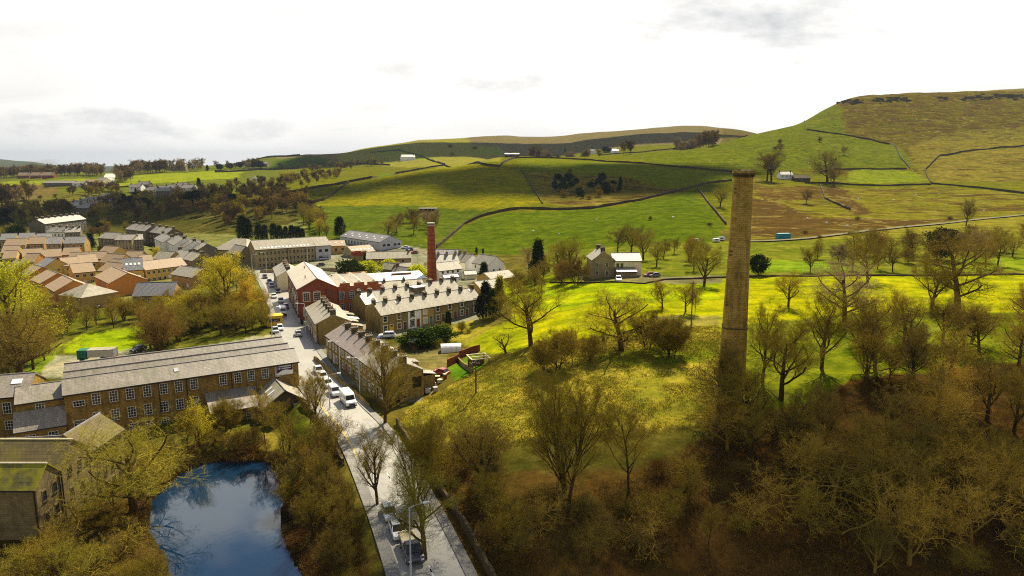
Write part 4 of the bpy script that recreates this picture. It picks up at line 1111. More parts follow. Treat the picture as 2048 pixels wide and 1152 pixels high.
h = House('gabled_workshop', 'small pale gable house against the end of the beige mill', 'workshop', Vector((-122, 291, 0)), R(-43), 10, 7, 0, 5.2, 3, 'pale_stone', 'stone_slate_pale')
for u in (2, 5): h.win('front', u, 3.4, .9, 1.3, 1, 2, 'stone_trim'); h.win('right', u, 3.4, .9, 1.3, 1, 2, 'stone_trim')
# grey clad works
a10 = math.atan2(-.73, .68)
h = House('grey_works', 'long grey clad works with dark roof and skylights below the pasture', 'works', Vector((-87, 344, 0)), a10, 37.2, 12, 1, 6.6, 2.6, 'grey_cladding', 'tile_grey', ov=.15)
for k in range(8): h.win('front', 6 + k * 2.9, 3.4, .8, 1.9, 1, 2, 'dark_trim')
for u, z in ((2.4, 4.0), (4.8, 4.0), (8.4, 4.0), (10.6, 4.0), (5, 1.2), (10.4, 1.2)): h.win('right', u, z, 1.4, 1.0, 2, 1, 'dark_trim')
for k in range(10): h.skylight(3 + k * 3.4, .3 + .3 * (k % 2), .9, 1.0)
h = bld('stone_workshop', 'yellow stone workshop with brown roof beside the grey works', 'workshop', (651, 492.5), (691, 491), .5, 5.6, 10, 2.0, 'tan_brick', 'tile_brown')
for k in range(3): h.win('front', 1.6 + k * 3, 3.3, .9, 1.4, 1, 2, 'dark_trim'); h.skylight(2 + k * 2.8, .5, .8, .8)
h = bld('stone_workshop', 'low stone workshop with brown roof in front of the grey works', 'workshop', (706, 506), (750, 502), 0, 3.8, 10, 2.4, 'pale_stone', 'tile_brown')
for k in range(6): h.skylight(1.2 + k * 1.9, .4, .7, .8)
for u in (2, 4.5, 7): h.win('left', u, 2.2, .9, 1.3, 1, 2, 'stone_trim')
# square tower
bx = PD(716, 540, 258)
t = thing('square_tower', 'square stone tower with a red brick crown in the middle of the town', 'tower', (bx.x, bx.y, 0), R(28))
MB().box(-1.75, 1.75, -1.75, 1.75, -1, 8.2).obj('shaft', 'old_stone', t)
q = MB().box(-1.9, 1.9, -1.9, 1.9, 8.2, 8.9).box(-1.75, 1.75, -1.75, -1.4, 8.9, 9.7).box(-1.75, 1.75, 1.4, 1.75, 8.9, 9.7).box(-1.75, -1.4, -1.4, 1.4, 8.9, 9.7).box(1.4, 1.75, -1.4, 1.4, 8.9, 9.7)
q.obj('crown', 'red_brick', t)
fm, gm = window_mesh(.8, 1.3, 1, 2, 'dark_trim')
o = link('window', fm, t, (.4, -1.75, 4.6)); link('pane', gm, o)
h = bld('stone_warehouse', 'plain two-storey pale stone warehouse behind the square tower', 'warehouse', (733, 518), (822, 515.8), 0, 4.6, 8, 2.2, 'pale_stone', 'stone_slate_pale')
for u in (9.3, 10.8, 14.6): h.win('front', u, 3.4, .7, .8, 1, 1, 'dark_trim')
h.door('front', 11.2, m='brown_door', trim=False); h.chimney(h.L - .6, h=.9, m='old_stone', pots=1); h.pipe('front', h.L * .55)
h = House('stone_cottage', 'small stone cottage with a white-lit roof near the square tower', 'cottage', PD(762, 551, 254) * 1.0, R(-32), 6, 5, 0, 3.8, 1.9, 'grey_stone', 'stone_slate_pale'); h.root.location.z = 0
h.win('left', 2.5, 2.4, .8, 1.1, 1, 2)
h = House('stone_cottage', 'grey-roofed cottage with a blue garden fence', 'cottage', PD(782, 560, 243), R(-38), 7.5, 6, 0, 3.6, 2.3, 'white_render', 'slate'); h.root.location.z = 0
h.win('front', 2, 2, 1, 1.2, 1, 2); h.win('front', 5, 2, 1, 1.2, 1, 2); h.chimney(.4)
h = House('stone_cottage', 'cottage with a bare brown gable among gardens near the brick chimney', 'cottage', PD(800, 557, 246), R(35), 6, 7, 0, 3.6, 2.6, 'terrace_stone', 'stone_slate_pale'); h.root.location.z = 0
# --- white cottages to the right of the brick chimney
wu = Vector((-.70, .71, 0))
h = House('white_cottage', 'white gabled house with two small windows nearest the pasture', 'house', Vector((-8.8, 258, 0)) + wu * 9.8, math.atan2(-.71, .70), 9.8, 7.9, 0, 4.4, 3.0, 'white_render', 'stone_slate', ov=.2)
for u in (2.5, 5.6): h.win('right', u, 1.9, .8, 1.3, 1, 2, 'dark_trim')
h.win('front', 2.0, 3.2, .5, 1.3, 1, 2, 'dark_trim')
h2 = House('white_cottage', 'white house with dark slate roof set back beside the gabled one', 'house', Vector((-24.5, 272, 0)), math.atan2(-.71, .70), 8.6, 7.9, 0, 4.4, 2.6, 'white_render', 'slate', ov=.2); h2.chimney(1.0, m='old_stone'); h2.chimney(4.0, m='old_stone')
h = bld('white_cottage', 'long low white house with four upper windows right of the brick chimney', 'house', (878, 542), (925, 536.6), 0, 4.4, 8, 2.2, 'white_render', 'stone_slate_pale')
for k in range(4): h.win('front', 1.6 + k * 2.2, 3.6, .75, .8, 1, 1, 'dark_trim')
for k in range(5): h.win('front', 1.2 + k * 1.4, 1.2, .9, 1.4, 1, 2, 'dark_trim')
q = bld('garden_porch', 'small glazed porch in front of the long white house', 'porch', (889, 556), (917, 553), 0, 2.4, 2.5, .8, 'white_render', 'slate')
for k in range(4): q.win('front', .8 + k * 1.2, 1.3, .8, 1.4, 1, 2, 'dark_trim')
q = bld('garden_porch', 'low dark-roofed porch beside the white gabled house', 'porch', (930, 549), (953, 548), 0, 2.6, 3.5, 1.0, 'cream_render', 'slate')
t4 = []
A0 = P(868, 529, 4.8); B0 = P(920, 526, 4.8); l = (B0 - A0).length / 3
for k in range(3):
    h = House('terraced_house', 'pale-roofed house behind the white cottages, %s from the brick chimney' % ORD[k], 'house', A0 + (B0 - A0).normalized() * (l * k), ang(A0, B0), l - .004, 8, 0, 4.8, 3.0, 'cream_render', 'stone_slate', 'row behind the white cottages', ov=.2, ovx=0)
    h.chimney(l * .85, m='old_stone', h=1.2, sy=1.0, sx=.8); h.win('front', l * .4, 3.5, .9, 1.2, 1, 2)
h = bld('slate_house', 'blue-grey roofed house at the back of the white cottages', 'house', (868, 514), (916, 515), 1, 5.6, 8, 2.6, 'pale_stone', 'tile_grey')
h.win('right', 3, 3.5, .9, 1.1, 1, 1, 'dark_trim')
h = House('bungalow', 'low bungalow with a yellow gable below the white cottages', 'bungalow', PD(983, 566, 232), R(42), 11, 8, .5, 3.1, 1.9, 'yellow_brick', 'stone_slate_pale', ov=.35); h.root.location.z = .5
h = House('bungalow', 'second low bungalow with a yellow gable nearer the stone rows', 'bungalow', PD(962, 583, 214), R(38), 9, 7.5, .5, 3.1, 1.9, 'yellow_brick', 'stone_slate_pale', ov=.35); h.root.location.z = .5
# --- farmhouse under the pasture
zf = H(45, 209)
fa = PD(1226, 548, 209); fb = PD(1283, 546, 209)
h = House('farmhouse', 'cream gabled farmhouse wing with slate roof at the edge of the plateau', 'farmhouse', (fa.x, fa.y, 0), R(4), (fb - fa).length, 6.5, zf - .3, zf + 4.6, 2.0, 'cream_render', 'slate', ov=.2)
for u, w_ in ((1.4, .9), (2.7, .9)): h.win('front', u, 3.4, w_, 1.6, 1, 2, 'stone_trim')
h.win('right', 3, 3.3, .8, 1.1, 1, 1); h.door('front', 4, m='brown_door')
q = House('farmhouse', 'taller tan stone end of the farmhouse with two chimney stacks', 'farmhouse', (fa.x - 7.2, fa.y + 9.0, 0), R(-86), 9.5, 7.0, zf - .3, zf + 4.9, 2.6, 'pale_stone', 'stone_slate', ov=.2)
q.chimney(1, m='dark_stone', h=1.3); q.chimney(8, m='dark_stone', h=1.3)
for u in (1.6, 4.6):
    q.win('right', u, 3.7, .9, 1.3, 1, 2); q.win('right', u, 1.2, .9, 1.3, 1, 2)
s_ = House('farm_shed', 'small lean-to shed in front of the farmhouse', 'shed', (fa.x + .8, fa.y - 3.2, 0), R(4), 6, 3.1, zf - .3, zf + 1.7, .9, 'wood_grey', 'slate', ridge=3.05, ridge_cap=None)

# --- new housing estate on the left
def estate(pl, pr, ze, W, rise, wall, roof, label, nw=3, storeys=2, z0=0.0, gw=True, sky=0, door=True, grp='housing estate of yellow and orange brick', doors='white_paint', hip=0):
    h = bld('estate_house', label, 'house', pl, pr, z0, z0 + ze, W, rise, wall, roof, group=grp, ov=.25, ovx=.2, hip=hip)
    for s_ in range(storeys):
        z = 1.35 + s_ * 2.45
        for k in range(nw):
            u = h.L * (k + .5) / nw
            if s_ == 0 and k == nw // 2 and door:
                d = h.door('front', u, 1.1, 2.0, doors, trim=False); continue
            h.win('front', u, z, 1.1, 1.1, 2, 1)
    if gw: h.win('right', W * .55, 3.8, .9, 1.0, 2, 1)
    for k in range(sky): h.skylight(h.L * (.18 + .64 * k / max(sky - 1, 1)), .45, .75, 1.0)
    return h
YB, OB, TB, TR = 'yellow_brick', 'orange_brick', 'tan_brick', 'tile_brown'
E = [
 ((147, 546), (190, 542), 5.0, 8, 2.6, YB, TR, 'yellow brick house with a white patio door facing the pond side trees', dict(nw=3)),
 ((127, 532), (160, 529), 5.0, 8, 2.6, YB, TR, 'yellow brick house left behind the one with the patio door', dict(nw=2)),
 ((161, 526), (196, 523), 5.0, 8, 2.6, YB, TR, 'yellow brick house behind and right of the patio door house', dict(nw=2)),
 ((247, 541), (286, 538.5), 6.4, 9, 3.6, YB, 'tile_dark', 'tall yellow brick house with a black roof and four roof windows', dict(nw=2, sky=4)),
 ((291, 540), (373, 530), 5.0, 8, 2.6, YB, TR, 'long yellow brick block at the right end of the estate', dict(nw=8)),
 ((190, 553), (219, 567), 5.0, 11, 2.7, OB, TR, 'orange brick house with a broad gable in front of the black roofed house', dict(nw=3, gw=False)),
 ((62, 559), (81, 567), 5.0, 10, 2.7, OB, TR, 'orange brick house, middle one of the slanting row', dict(nw=2)),
 ((39, 547), (55, 553), 5.0, 9, 2.7, OB, TR, 'orange brick house, farthest of the slanting row', dict(nw=2)),
 ((91, 572), (110, 583), 5.0, 10, 2.7, OB, TR, 'orange brick house, nearest of the slanting row', dict(nw=2)),
 ((68, 532), (86, 536), 5.0, 9, 2.8, YB, 'tile_grey', 'yellow gabled house with a grey roof behind the slanting row', dict(nw=1)),
 ((196, 541), (234, 545), 4.6, 8, 2.6, TB, TR, 'tan brick house tucked between the yellow and black roofed houses', dict(nw=2)),
 ((199, 524), (236, 526), 4.8, 8, 2.8, YB, TR, 'yellow house with a small gable behind the tan brick house', dict(nw=2)),
 ((45, 513), (84, 511), 4.9, 8, 2.6, OB, TR, 'orange brick house in the back row, second from its left end', dict(nw=3)),
 ((85, 514), (122, 512), 4.9, 8, 2.6, OB, TR, 'orange brick house with a white bay in the middle of the back row', dict(nw=3)),
 ((124, 510), (155, 509), 4.9, 8, 2.6, OB, TR, 'orange brick house at the right end of the back row', dict(nw=2)),
 ((5, 517), (31, 516), 4.8, 8, 2.6, YB, TR, 'pale yellow house at the left end of the back row', dict(nw=2)),
 ((42, 524), (68, 524), 4.8, 8, 2.8, OB, TR, 'orange brick house below the left end of the back row', dict(nw=2)),
 ((136, 519), (174, 518), 4.6, 7, 2.4, TB, TR, 'tan brick house behind the centre of the estate', dict(nw=2)),
 ((177, 518), (210, 517), 4.6, 7, 2.4, TB, TR, 'tan brick house right of centre behind the estate', dict(nw=2)),
 ((193, 508), (222, 510), 4.6, 9, 3.0, YB, TR, 'yellow gabled house with a stepped roof at the back of the estate', dict(nw=2)),
 ((248, 516), (279, 516), 4.4, 7, 2.4, TB, TR, 'tan house half hidden behind the black roofed house', dict(nw=2)),
 ((284, 528), (308, 526), 5.0, 8, 2.8, YB, TR, 'yellow gabled house just right of the black roofed house', dict(nw=2)),
 ((342, 548), (385, 555), 4.4, 8, 2.4, TB, 'stone_slate', 'pale-roofed house at the edge of the trees by the street', dict(nw=2)),
 ((252, 569), (285, 566), 3.0, 8, 2.2, TB, 'slate', 'low grey roofed bungalow behind the bare trees', dict(nw=2, storeys=1)),
 ((2, 506), (34, 505), 4.8, 8, 2.6, TB, TR, 'tan brick house at the left frame edge above the back row', dict(nw=2)),
 ((214, 533), (246, 534), 4.4, 7, 2.4, TB, TR, 'small tan house wedged left of the black roofed house', dict(nw=2)),
 ((10, 536), (30, 541), 4.6, 8, 2.6, OB, TR, 'orange brick house at the left frame edge behind the willow', dict(nw=2)),
 ((305, 517), (336, 519), 4.6, 8, 2.6, TB, 'stone_slate', 'tan house with a pale roof beside the yellow budding tree', dict(nw=2)),
 ((118, 590), (162, 596), 4.4, 11, 3.0, TB, 'stone_slate_pale', 'pale hip-roofed house at the near edge of the estate', dict(nw=3, hip=4.5, gw=False)),
]
for pl, pr, ze, W, rise, wl2, rf, lb, kw in E:
    estate(pl, pr, ze, W, rise, wl2, rf, lb, **kw)
h = bld('estate_house', 'dark grey roofed stone house hidden among the bare trees of the park', 'house', (265, 592), (345, 590), 0, 5.2, 9, 3.0, 'tan_brick', 'tile_dark', group='housing estate of yellow and orange brick')
for k in range(6): h.win('front', h.L * (k + .5) / 6, 3.8, 1.1, 1.1, 2, 1); h.win('front', h.L * (k + .5) / 6, 1.3, 1.1, 1.2, 2, 1)
OLD = [((8, 491), (50, 490)), ((52, 488), (87, 487)), ((92, 488), (122, 487)), ((128, 487), (168, 486)), ((0, 480), (30, 479)), ((36, 479), (66, 478)), ((72, 480), (100, 479))]
for k, (a, b_) in enumerate(OLD):
    z0 = H(P(a[0], a[1] + 10, 1).x, P(a[0], a[1] + 10, 1).y)
    estate(a, b_, 5.0, 8, 2.6, 'tan_brick', 'tile_brown' if k < 2 else 'tile_grey', ['brown brick house at the left end of the older row behind the estate', 'brown brick house, second along the older row behind the estate', 'grey roofed house, third along the older row behind the estate',
           'grey roofed house at the right end of the older row behind the estate', 'grey roofed house in the rear row at the left frame edge', 'grey roofed house in the middle of the rear row at left', 'grey roofed house at the right end of the rear row at left'][k], nw=3, z0=z0, grp='older houses behind the estate')

# --- rows and blocks further up the valley
def row(name, label, cat, pl, pr, z0, ze, W, rise, wall, roof, n=6, storeys=2, chim=True, grp=None, gable_win=False):
    h = bld(name, label, cat, pl, pr, z0, z0 + ze, W, rise, wall, roof, group=grp, ov=.2)
    for k in range(n):
        for s_ in range(storeys): h.win('front', h.L * (k + .5) / n, 1.4 + 2.5 * s_, 1.1, 1.4, 1, 2)
    if chim:
        for k in range(n // 2 + 1): h.chimney(min(max(h.L * 2 * k / n, .5), h.L - .5), h=1.1, pots=2)
    return h
row('terrace_row', 'long grey terrace climbing left behind the estate', 'terrace', (89, 448), (172, 438), 4, 6, 9, 2.6, 'grey_stone', 'slate', 14)
row('terrace_row', 'brown stone terrace with slate roof above the curving street', 'terrace', (251, 458), (290, 462.5), 2, 6, 9, 2.6, 'grey_stone', 'slate', 6)
row('terrace_row', 'darker lower half of the terrace above the curving street', 'terrace', (290.2, 463), (331, 468.5), 1.5, 6, 9, 2.6, 'dark_stone', 'slate', 6)
row('apartment_block', 'three-storey pale stone block among bare trees, left of three', 'flats', (196, 476), (228, 478), 1, 7.2, 9, 2.2, 'grey_stone', 'slate', 4, 3, False)
row('apartment_block', 'three-storey block with pale bays, middle of three', 'flats', (229, 480), (263, 480), 1, 7.4, 9, 2.0, 'pale_stone', 'slate', 5, 3, False)
row('apartment_block', 'plain dark-gabled end block, right of three', 'flats', (264, 480), (286, 479), 1, 7.2, 9, 2.0, 'grey_stone', 'slate', 2, 3, False)
row('terrace_row', 'white and grey cottages below the long grey terrace', 'cottages', (92, 463), (128, 465), 2, 5.4, 8, 2.2, 'white_render', 'slate', 5)
row('terrace_row', 'stone cottages with slate roof right of the white cottages', 'cottages', (130, 465), (160, 464), 2, 5.4, 8, 2.2, 'grey_stone', 'slate', 4)
row('white_gable_house', 'white gabled cottage beside the curving street', 'house', (309, 477), (326, 485), 1, 5.2, 8, 2.4, 'white_render', 'slate', 2)
row('white_gable_house', 'tall narrow white house with a dark roof near the curving street', 'house', (334, 483), (348, 491), 1, 5.6, 9, 2.8, 'white_render', 'slate', 2)
row('white_gable_house', 'white end house lowest on the curving street', 'house', (350, 487), (368, 495), 1, 5.2, 9, 2.6, 'white_render', 'slate', 2)
row('terrace_row', 'grey stone cottages between the white end house and the hall', 'cottages', (370, 490), (396, 500), .5, 5.2, 8, 2.4, 'grey_stone', 'stone_slate', 3)
row('terrace_row', 'low roofed stone houses across the curving street', 'cottages', (340, 512), (385, 522), .3, 4.8, 8, 2.4, 'grey_stone', 'stone_slate', 4)
def far(name, label, cat, px, py, L, W, ze, rise, wall, roof, rz=0.0, nw=3, ch=True, grp=None):
    g = G(px, py)
    h = House(name, label, cat, (g.x - L / 2 * math.cos(rz), g.y - L / 2 * math.sin(rz), 0), rz, L, W, g.z - .3, g.z + ze, rise, wall, roof, group=grp, ov=.3)
    for k in range(nw):
        h.win('front', L * (k + .5) / nw, h.ze - 1.4, 1.1, 1.3, 1, 2)
    if ch: h.chimney(.6, h=1.3, pots=2); h.chimney(L - .6, h=1.3, pots=2)
    return h
V_ = [(146, 424, 'grey_stone'), (160, 420, 'white_render'), (172, 417, 'pale_stone'), (183, 412, 'white_render'), (196, 412, 'grey_stone'), (208, 406, 'white_render'), (220, 404, 'pale_stone'), (168, 429, 'grey_stone'), (182, 425, 'grey_stone'), (195, 421, 'grey_stone'), (206, 418, 'grey_stone')]
for k, (px, py, m_) in enumerate(V_):
    far('village_house', 'slate roofed cottage in the distant village, %s counted from its left' % (ORD[k]), 'cottage', px, py, 12, 8, 5, 2.8, m_, 'slate', R(-25 + (k * 37) % 40), 2, True, 'distant village in the valley')
W_ = [(300, 391, 'white_render', 'in the hollow, leftmost white one'), (318, 388, 'white_render', 'in the hollow with a bright gable'), (338, 386, 'pale_stone', 'in the hollow beside the dark evergreens'), (352, 384, 'white_render', 'in the hollow at its right end'), (362, 381, 'grey_stone', 'in the hollow, highest on the slope'), (285, 378, 'grey_stone', 'in the hollow by the lane'), (270, 384, 'white_render', 'in the hollow left of the grey one by the lane'), (326, 393, 'grey_stone', 'in the hollow, lowest on the slope'), (376, 386, 'white_render', 'in the hollow, farthest right of all')]
for k, (px, py, m_, d_) in enumerate(W_):
    far('village_house', 'distant house %s' % d_, 'cottage', px, py, 13, 9, 5, 3, m_, 'slate', R(-20 + (k * 53) % 50), 2, True, 'houses in the hollow')
far('pale_farmhouse', 'tall cream house beside the straight pale road on the far field', 'farmhouse', 201, 373, 13, 9, 7, 3.2, 'cream_render', 'stone_slate', R(-28), 2, False)
far('farm_barn', 'long low grey farm barn on the far field', 'barn', 118, 373, 34, 12, 4, 2.5, 'grey_stone', 'slate', 0, 5, False)
far('farm_barn', 'blue and white farm shed beside the tall cream house', 'barn', 157, 374, 14, 10, 4, 2, 'white_render', 'slate', 0, 2, False)
far('farm_barn', 'brown farm barn left of the tall cream house', 'barn', 176, 374, 16, 10, 5, 3, 'tan_brick', 'tile_brown', R(-20), 2, False)
for k, px in enumerate((47, 72, 96)):
    far('hip_bungalow', 'brick bungalow under distant pines, %s from the left' % ORD[k], 'bungalow', px, 357, 15, 10, 4.5, 4.5, 'red_brick', 'tile_brown', R(12), 3, True, 'bungalows under the distant pines')
far('ridge_farmhouse', 'pale farm on the skyline left of centre', 'farmhouse', 353, 341, 30, 12, 6, 3, 'pale_stone', 'stone_slate_pale', 0, 4, False)
far('ridge_farmhouse', 'long pale farm below trees on the left ridge', 'farmhouse', 513, 334, 40, 12, 6, 3, 'pale_stone', 'slate', 0, 5, False)
far('white_farmhouse', 'white farmhouse among far trees left of the sunlit moor fields', 'farmhouse', 817, 321, 24, 12, 6, 4, 'white_render', 'slate', R(20), 3)
far('ridge_farmhouse', 'stone farm with gabled roof under the trees on the hill crest', 'farmhouse', 1066, 312, 16, 10, 5, 4, 'grey_stone', 'slate', R(-20), 3)
far('farm_barn', 'low dark barn left of the hill crest farm', 'barn', 1024, 314, 18, 9, 3.4, 1.4, 'dark_stone', 'slate', 0, 2, False)
far('white_cottage', 'white gabled cottage on the skyline right of the hill crest farm', 'cottage', 1181, 308, 15, 10, 5, 4, 'white_render', 'slate', R(-30), 2)
far('white_cottage', 'tiny white cottage farthest right on the skyline', 'cottage', 1231, 306, 12, 9, 4.4, 3, 'white_render', 'slate', R(10), 1)
far('white_farmhouse', 'white farmhouse with two chimneys under bare trees on the right hillside', 'farmhouse', 1573, 359, 11, 7, 4.2, 2.3, 'white_render', 'slate', R(5), 3)
far('farm_barn', 'brown stone barn beside the white hillside farmhouse', 'barn', 1604, 364, 13, 8, 3.2, 2.6, 'dark_stone', 'moss_roof_brown', R(-10), 1, False)
far('white_cottage', 'white gable house half hidden in the valley wood', 'cottage', 502, 368, 12, 8, 6, 4, 'white_render', 'slate', R(-70), 1, False)
g = G(856, 423)
t = thing('field_shelter', 'small flat-roofed field shelter on the near pasture', 'shelter', g, R(2))
MB().box(-5.5, 5.5, 1.6, 2.0, -.5, 2.0).box(-5.5, -5.1, -2, 1.6, -.5, 2.0).box(5.1, 5.5, -2, 1.6, -.5, 2.0).obj('wall', 'dark_stone', t)
MB().box(-6, 6, -2.4, 2.3, 2.0, 2.2).obj('roof', 'concrete', t)
q = MB()
for x in (-2.6, 0, 2.6): q.box(x - .15, x + .15, -2.1, -1.8, -.5, 2.0)
q.obj('post', 'concrete', t)

# ------------------------------------------------------------------ dry-stone walls, hedges and garden walls
def wall_line(name, label, cat, pts, h=1.25, th=.6, m='field_stone', grp=None, rough=.25, step=None):
    P3 = [G(*p) for p in pts] if len(pts[0]) == 2 else pts
    Q = []
    for a, b_ in zip(P3[:-1], P3[1:]):
        n = max(2, int((b_ - a).length / (step or max(2.0, a.y * .012))))
        Q += [a.lerp(b_, k / n) for k in range(n)]
    Q.append(P3[-1])
    org = Q[len(Q) // 2]
    V2, F2 = [], []
    rr = random.Random(len(Q) * 31 + int(org.x))
    for k, p in enumerate(Q):
        d = Q[min(k + 1, len(Q) - 1)] - Q[max(k - 1, 0)]; d.z = 0; d.normalize(); nn = Vector((-d.y, d.x, 0))
        z = H(p.x, p.y); hh = h * (1 + rr.uniform(-rough, rough)); t2 = th / 2
        base = Vector((p.x, p.y, 0))
        for off, zz2 in ((t2, z - .6), (t2 * .8, z + hh), (-t2 * .8, z + hh), (-t2, z - .6)):
            c_ = base + nn * off; V2.append((c_.x - org.x, c_.y - org.y, zz2 - org.z))
    for k in range(len(Q) - 1):
        for e in range(3): F2.append((k * 4 + e, k * 4 + 4 + e, k * 4 + 5 + e, k * 4 + 1 + e))
    n = len(Q) - 1
    mb = MB(); mb.add(V2, F2 + [(0, 1, 2, 3), (n * 4 + 3, n * 4 + 2, n * 4 + 1, n * 4)])
    return tag(mb.obj(name, m, None, org), label, cat, grp)
DW = [
 ('dark stone wall along the crest of the near hill', [(560, 391), (600, 382), (651, 374), (699, 365), (743, 356.7), (791, 348), (846, 338), (890, 331.5), (962, 328)], 2.0),
 ('short stone wall round the notch on the hill crest', [(962, 329), (976, 332), (1000, 334), (1010, 324), (1030, 317)], 2.0),
 ('stone wall dropping down the left flank of the near hill', [(620, 407), (648, 401), (668, 387), (699, 366)], 1.8),
 ('thin fence wall dividing the near hill from the rough corner', [(1044, 340), (1061, 368), (1085, 408)], 1.0),
 ('long stone wall rising from the town round the lower green pasture', [(873, 497), (901, 473), (928, 449), (959, 435), (1003, 424), (1044, 418), (1106, 419.5), (1181, 418), (1249, 406), (1283, 401), (1366, 380), (1415, 367), (1463, 362)], 1.5),
 ('stone wall at the right end of the lower green pasture', [(1395, 378), (1415, 405), (1432, 425), (1452, 450)], 1.4),
 ('stone wall along the top of the crest field', [(1030, 317), (1113, 317), (1215, 324), (1324, 332), (1432, 342), (1500, 348)], 1.5),
 ('stone wall climbing the right-hand skyline', [(1200, 311), (1283, 305), (1357, 297), (1386, 291), (1432, 288), (1490, 274), (1564, 256)], 1.7),
 ('stone wall between the green pasture and the brown moor', [(1564, 256), (1614, 260), (1697, 272), (1780, 289)], 1.7),
 ('short steep stone wall on the right hillside', [(1788, 290), (1800, 315), (1819, 337)], 1.7),
 ('stone wall above the small hillside field', [(1640, 345), (1668, 340), (1738, 338.5), (1813, 338.5)], 1.4),
 ('stone wall right of the white hillside farmhouse', [(1610, 367), (1635, 367), (1697, 370), (1780, 372), (1862, 370)], 1.4),
 ('stone wall running up the hill flank towards the outcrop', [(1564, 254), (1585, 238), (1610, 226)], 1.6),
 ('far stone wall across the sunlit moor fields', [(740, 306), (800, 301), (850, 316), (890, 330)], 2.4),
 ('far stone wall on the crest of the left ridge', [(400, 333), (450, 327), (520, 318), (600, 311)], 3.0),
 ('stone wall along the foot of the tan fields at the right edge', [(1862, 368), (1930, 374), (2048, 388)], 1.5),
 ('stone wall up the middle of the tan fields at the right edge', [(1862, 366), (1850, 340), (1880, 312), (1960, 300), (2048, 292)], 1.5),
 ('far stone wall below the sunlit moor fields', [(600, 323), (690, 328), (780, 331)], 2.6),
 ('short stone wall in the rushy field below the hillside farmhouse', [(1640, 370), (1650, 398), (1700, 420)], 1.3),
 ('hedge line across the left ridge field', [(430, 345), (520, 340), (600, 337), (650, 330)], 3.0),
]
for lb, pts, hh in DW:
    wall_line('stone_wall', lb, 'wall', pts, hh, .7 if hh < 2 else 1.0, grp='dry-stone field walls')
wall_line('roadside_wall', 'low stone wall along the right-hand side of the street below the bank', 'wall', [Vector((*p, 0)) for p in [(-19.0, 107), (-16.6, 101), (-12.6, 91), (-8.6, 81.5), (-5.2, 73), (-1.4, 62), (2, 52)]], 1.1, .45, 'dark_stone', step=1.2)
wall_line('roadside_wall', 'low stone wall on the pond side of the street', 'wall', [Vector((*p, 0)) for p in [(-37.6, 116.5), (-33, 109.5), (-28.7, 101.5), (-24.0, 91)]], 1.0, .45, 'dark_stone', step=1.2)
wall_line('garden_wall', 'garden wall in front of the near roadside terrace', 'wall', [Vector((*p, 0)) for p in [(-25.2, 114.8), (-33.0, 127.5), (-43.5, 145)]], .9, .35, 'terrace_stone', step=1.2)
wall_line('garden_wall', 'red brick wall behind the terraced lawns', 'wall', [(895, 734), (918, 722)], 1.6, .3, 'red_brick', step=1.0, rough=.05)
wall_line('garden_wall', 'upper red brick garden wall below the greenhouse', 'wall', [(918, 716), (940, 708), (960, 702)], 1.5, .3, 'red_brick', step=1.0, rough=.05)
wall_line('garden_wall', 'stone retaining wall between the two lawns', 'wall', [(916, 722), (932, 737), (945, 746)], .9, .35, 'terrace_stone', step=1.0, rough=.05)
wall_line('plateau_wall', 'dark field wall along the back of the bright plateau field', 'wall', [(1100, 566), (1180, 567), (1290, 568), (1330, 560), (1440, 556), (1560, 553), (1700, 552), (1880, 552), (2048, 550)], .45, .6, 'field_stone')
wall_line('retaining_wall', 'stone wall at the foot of the beige mill yard', 'wall', [Vector((*p, 0)) for p in [(-100, 268), (-85, 268), (-66, 262)]], 1.2, .4, 'pale_stone')

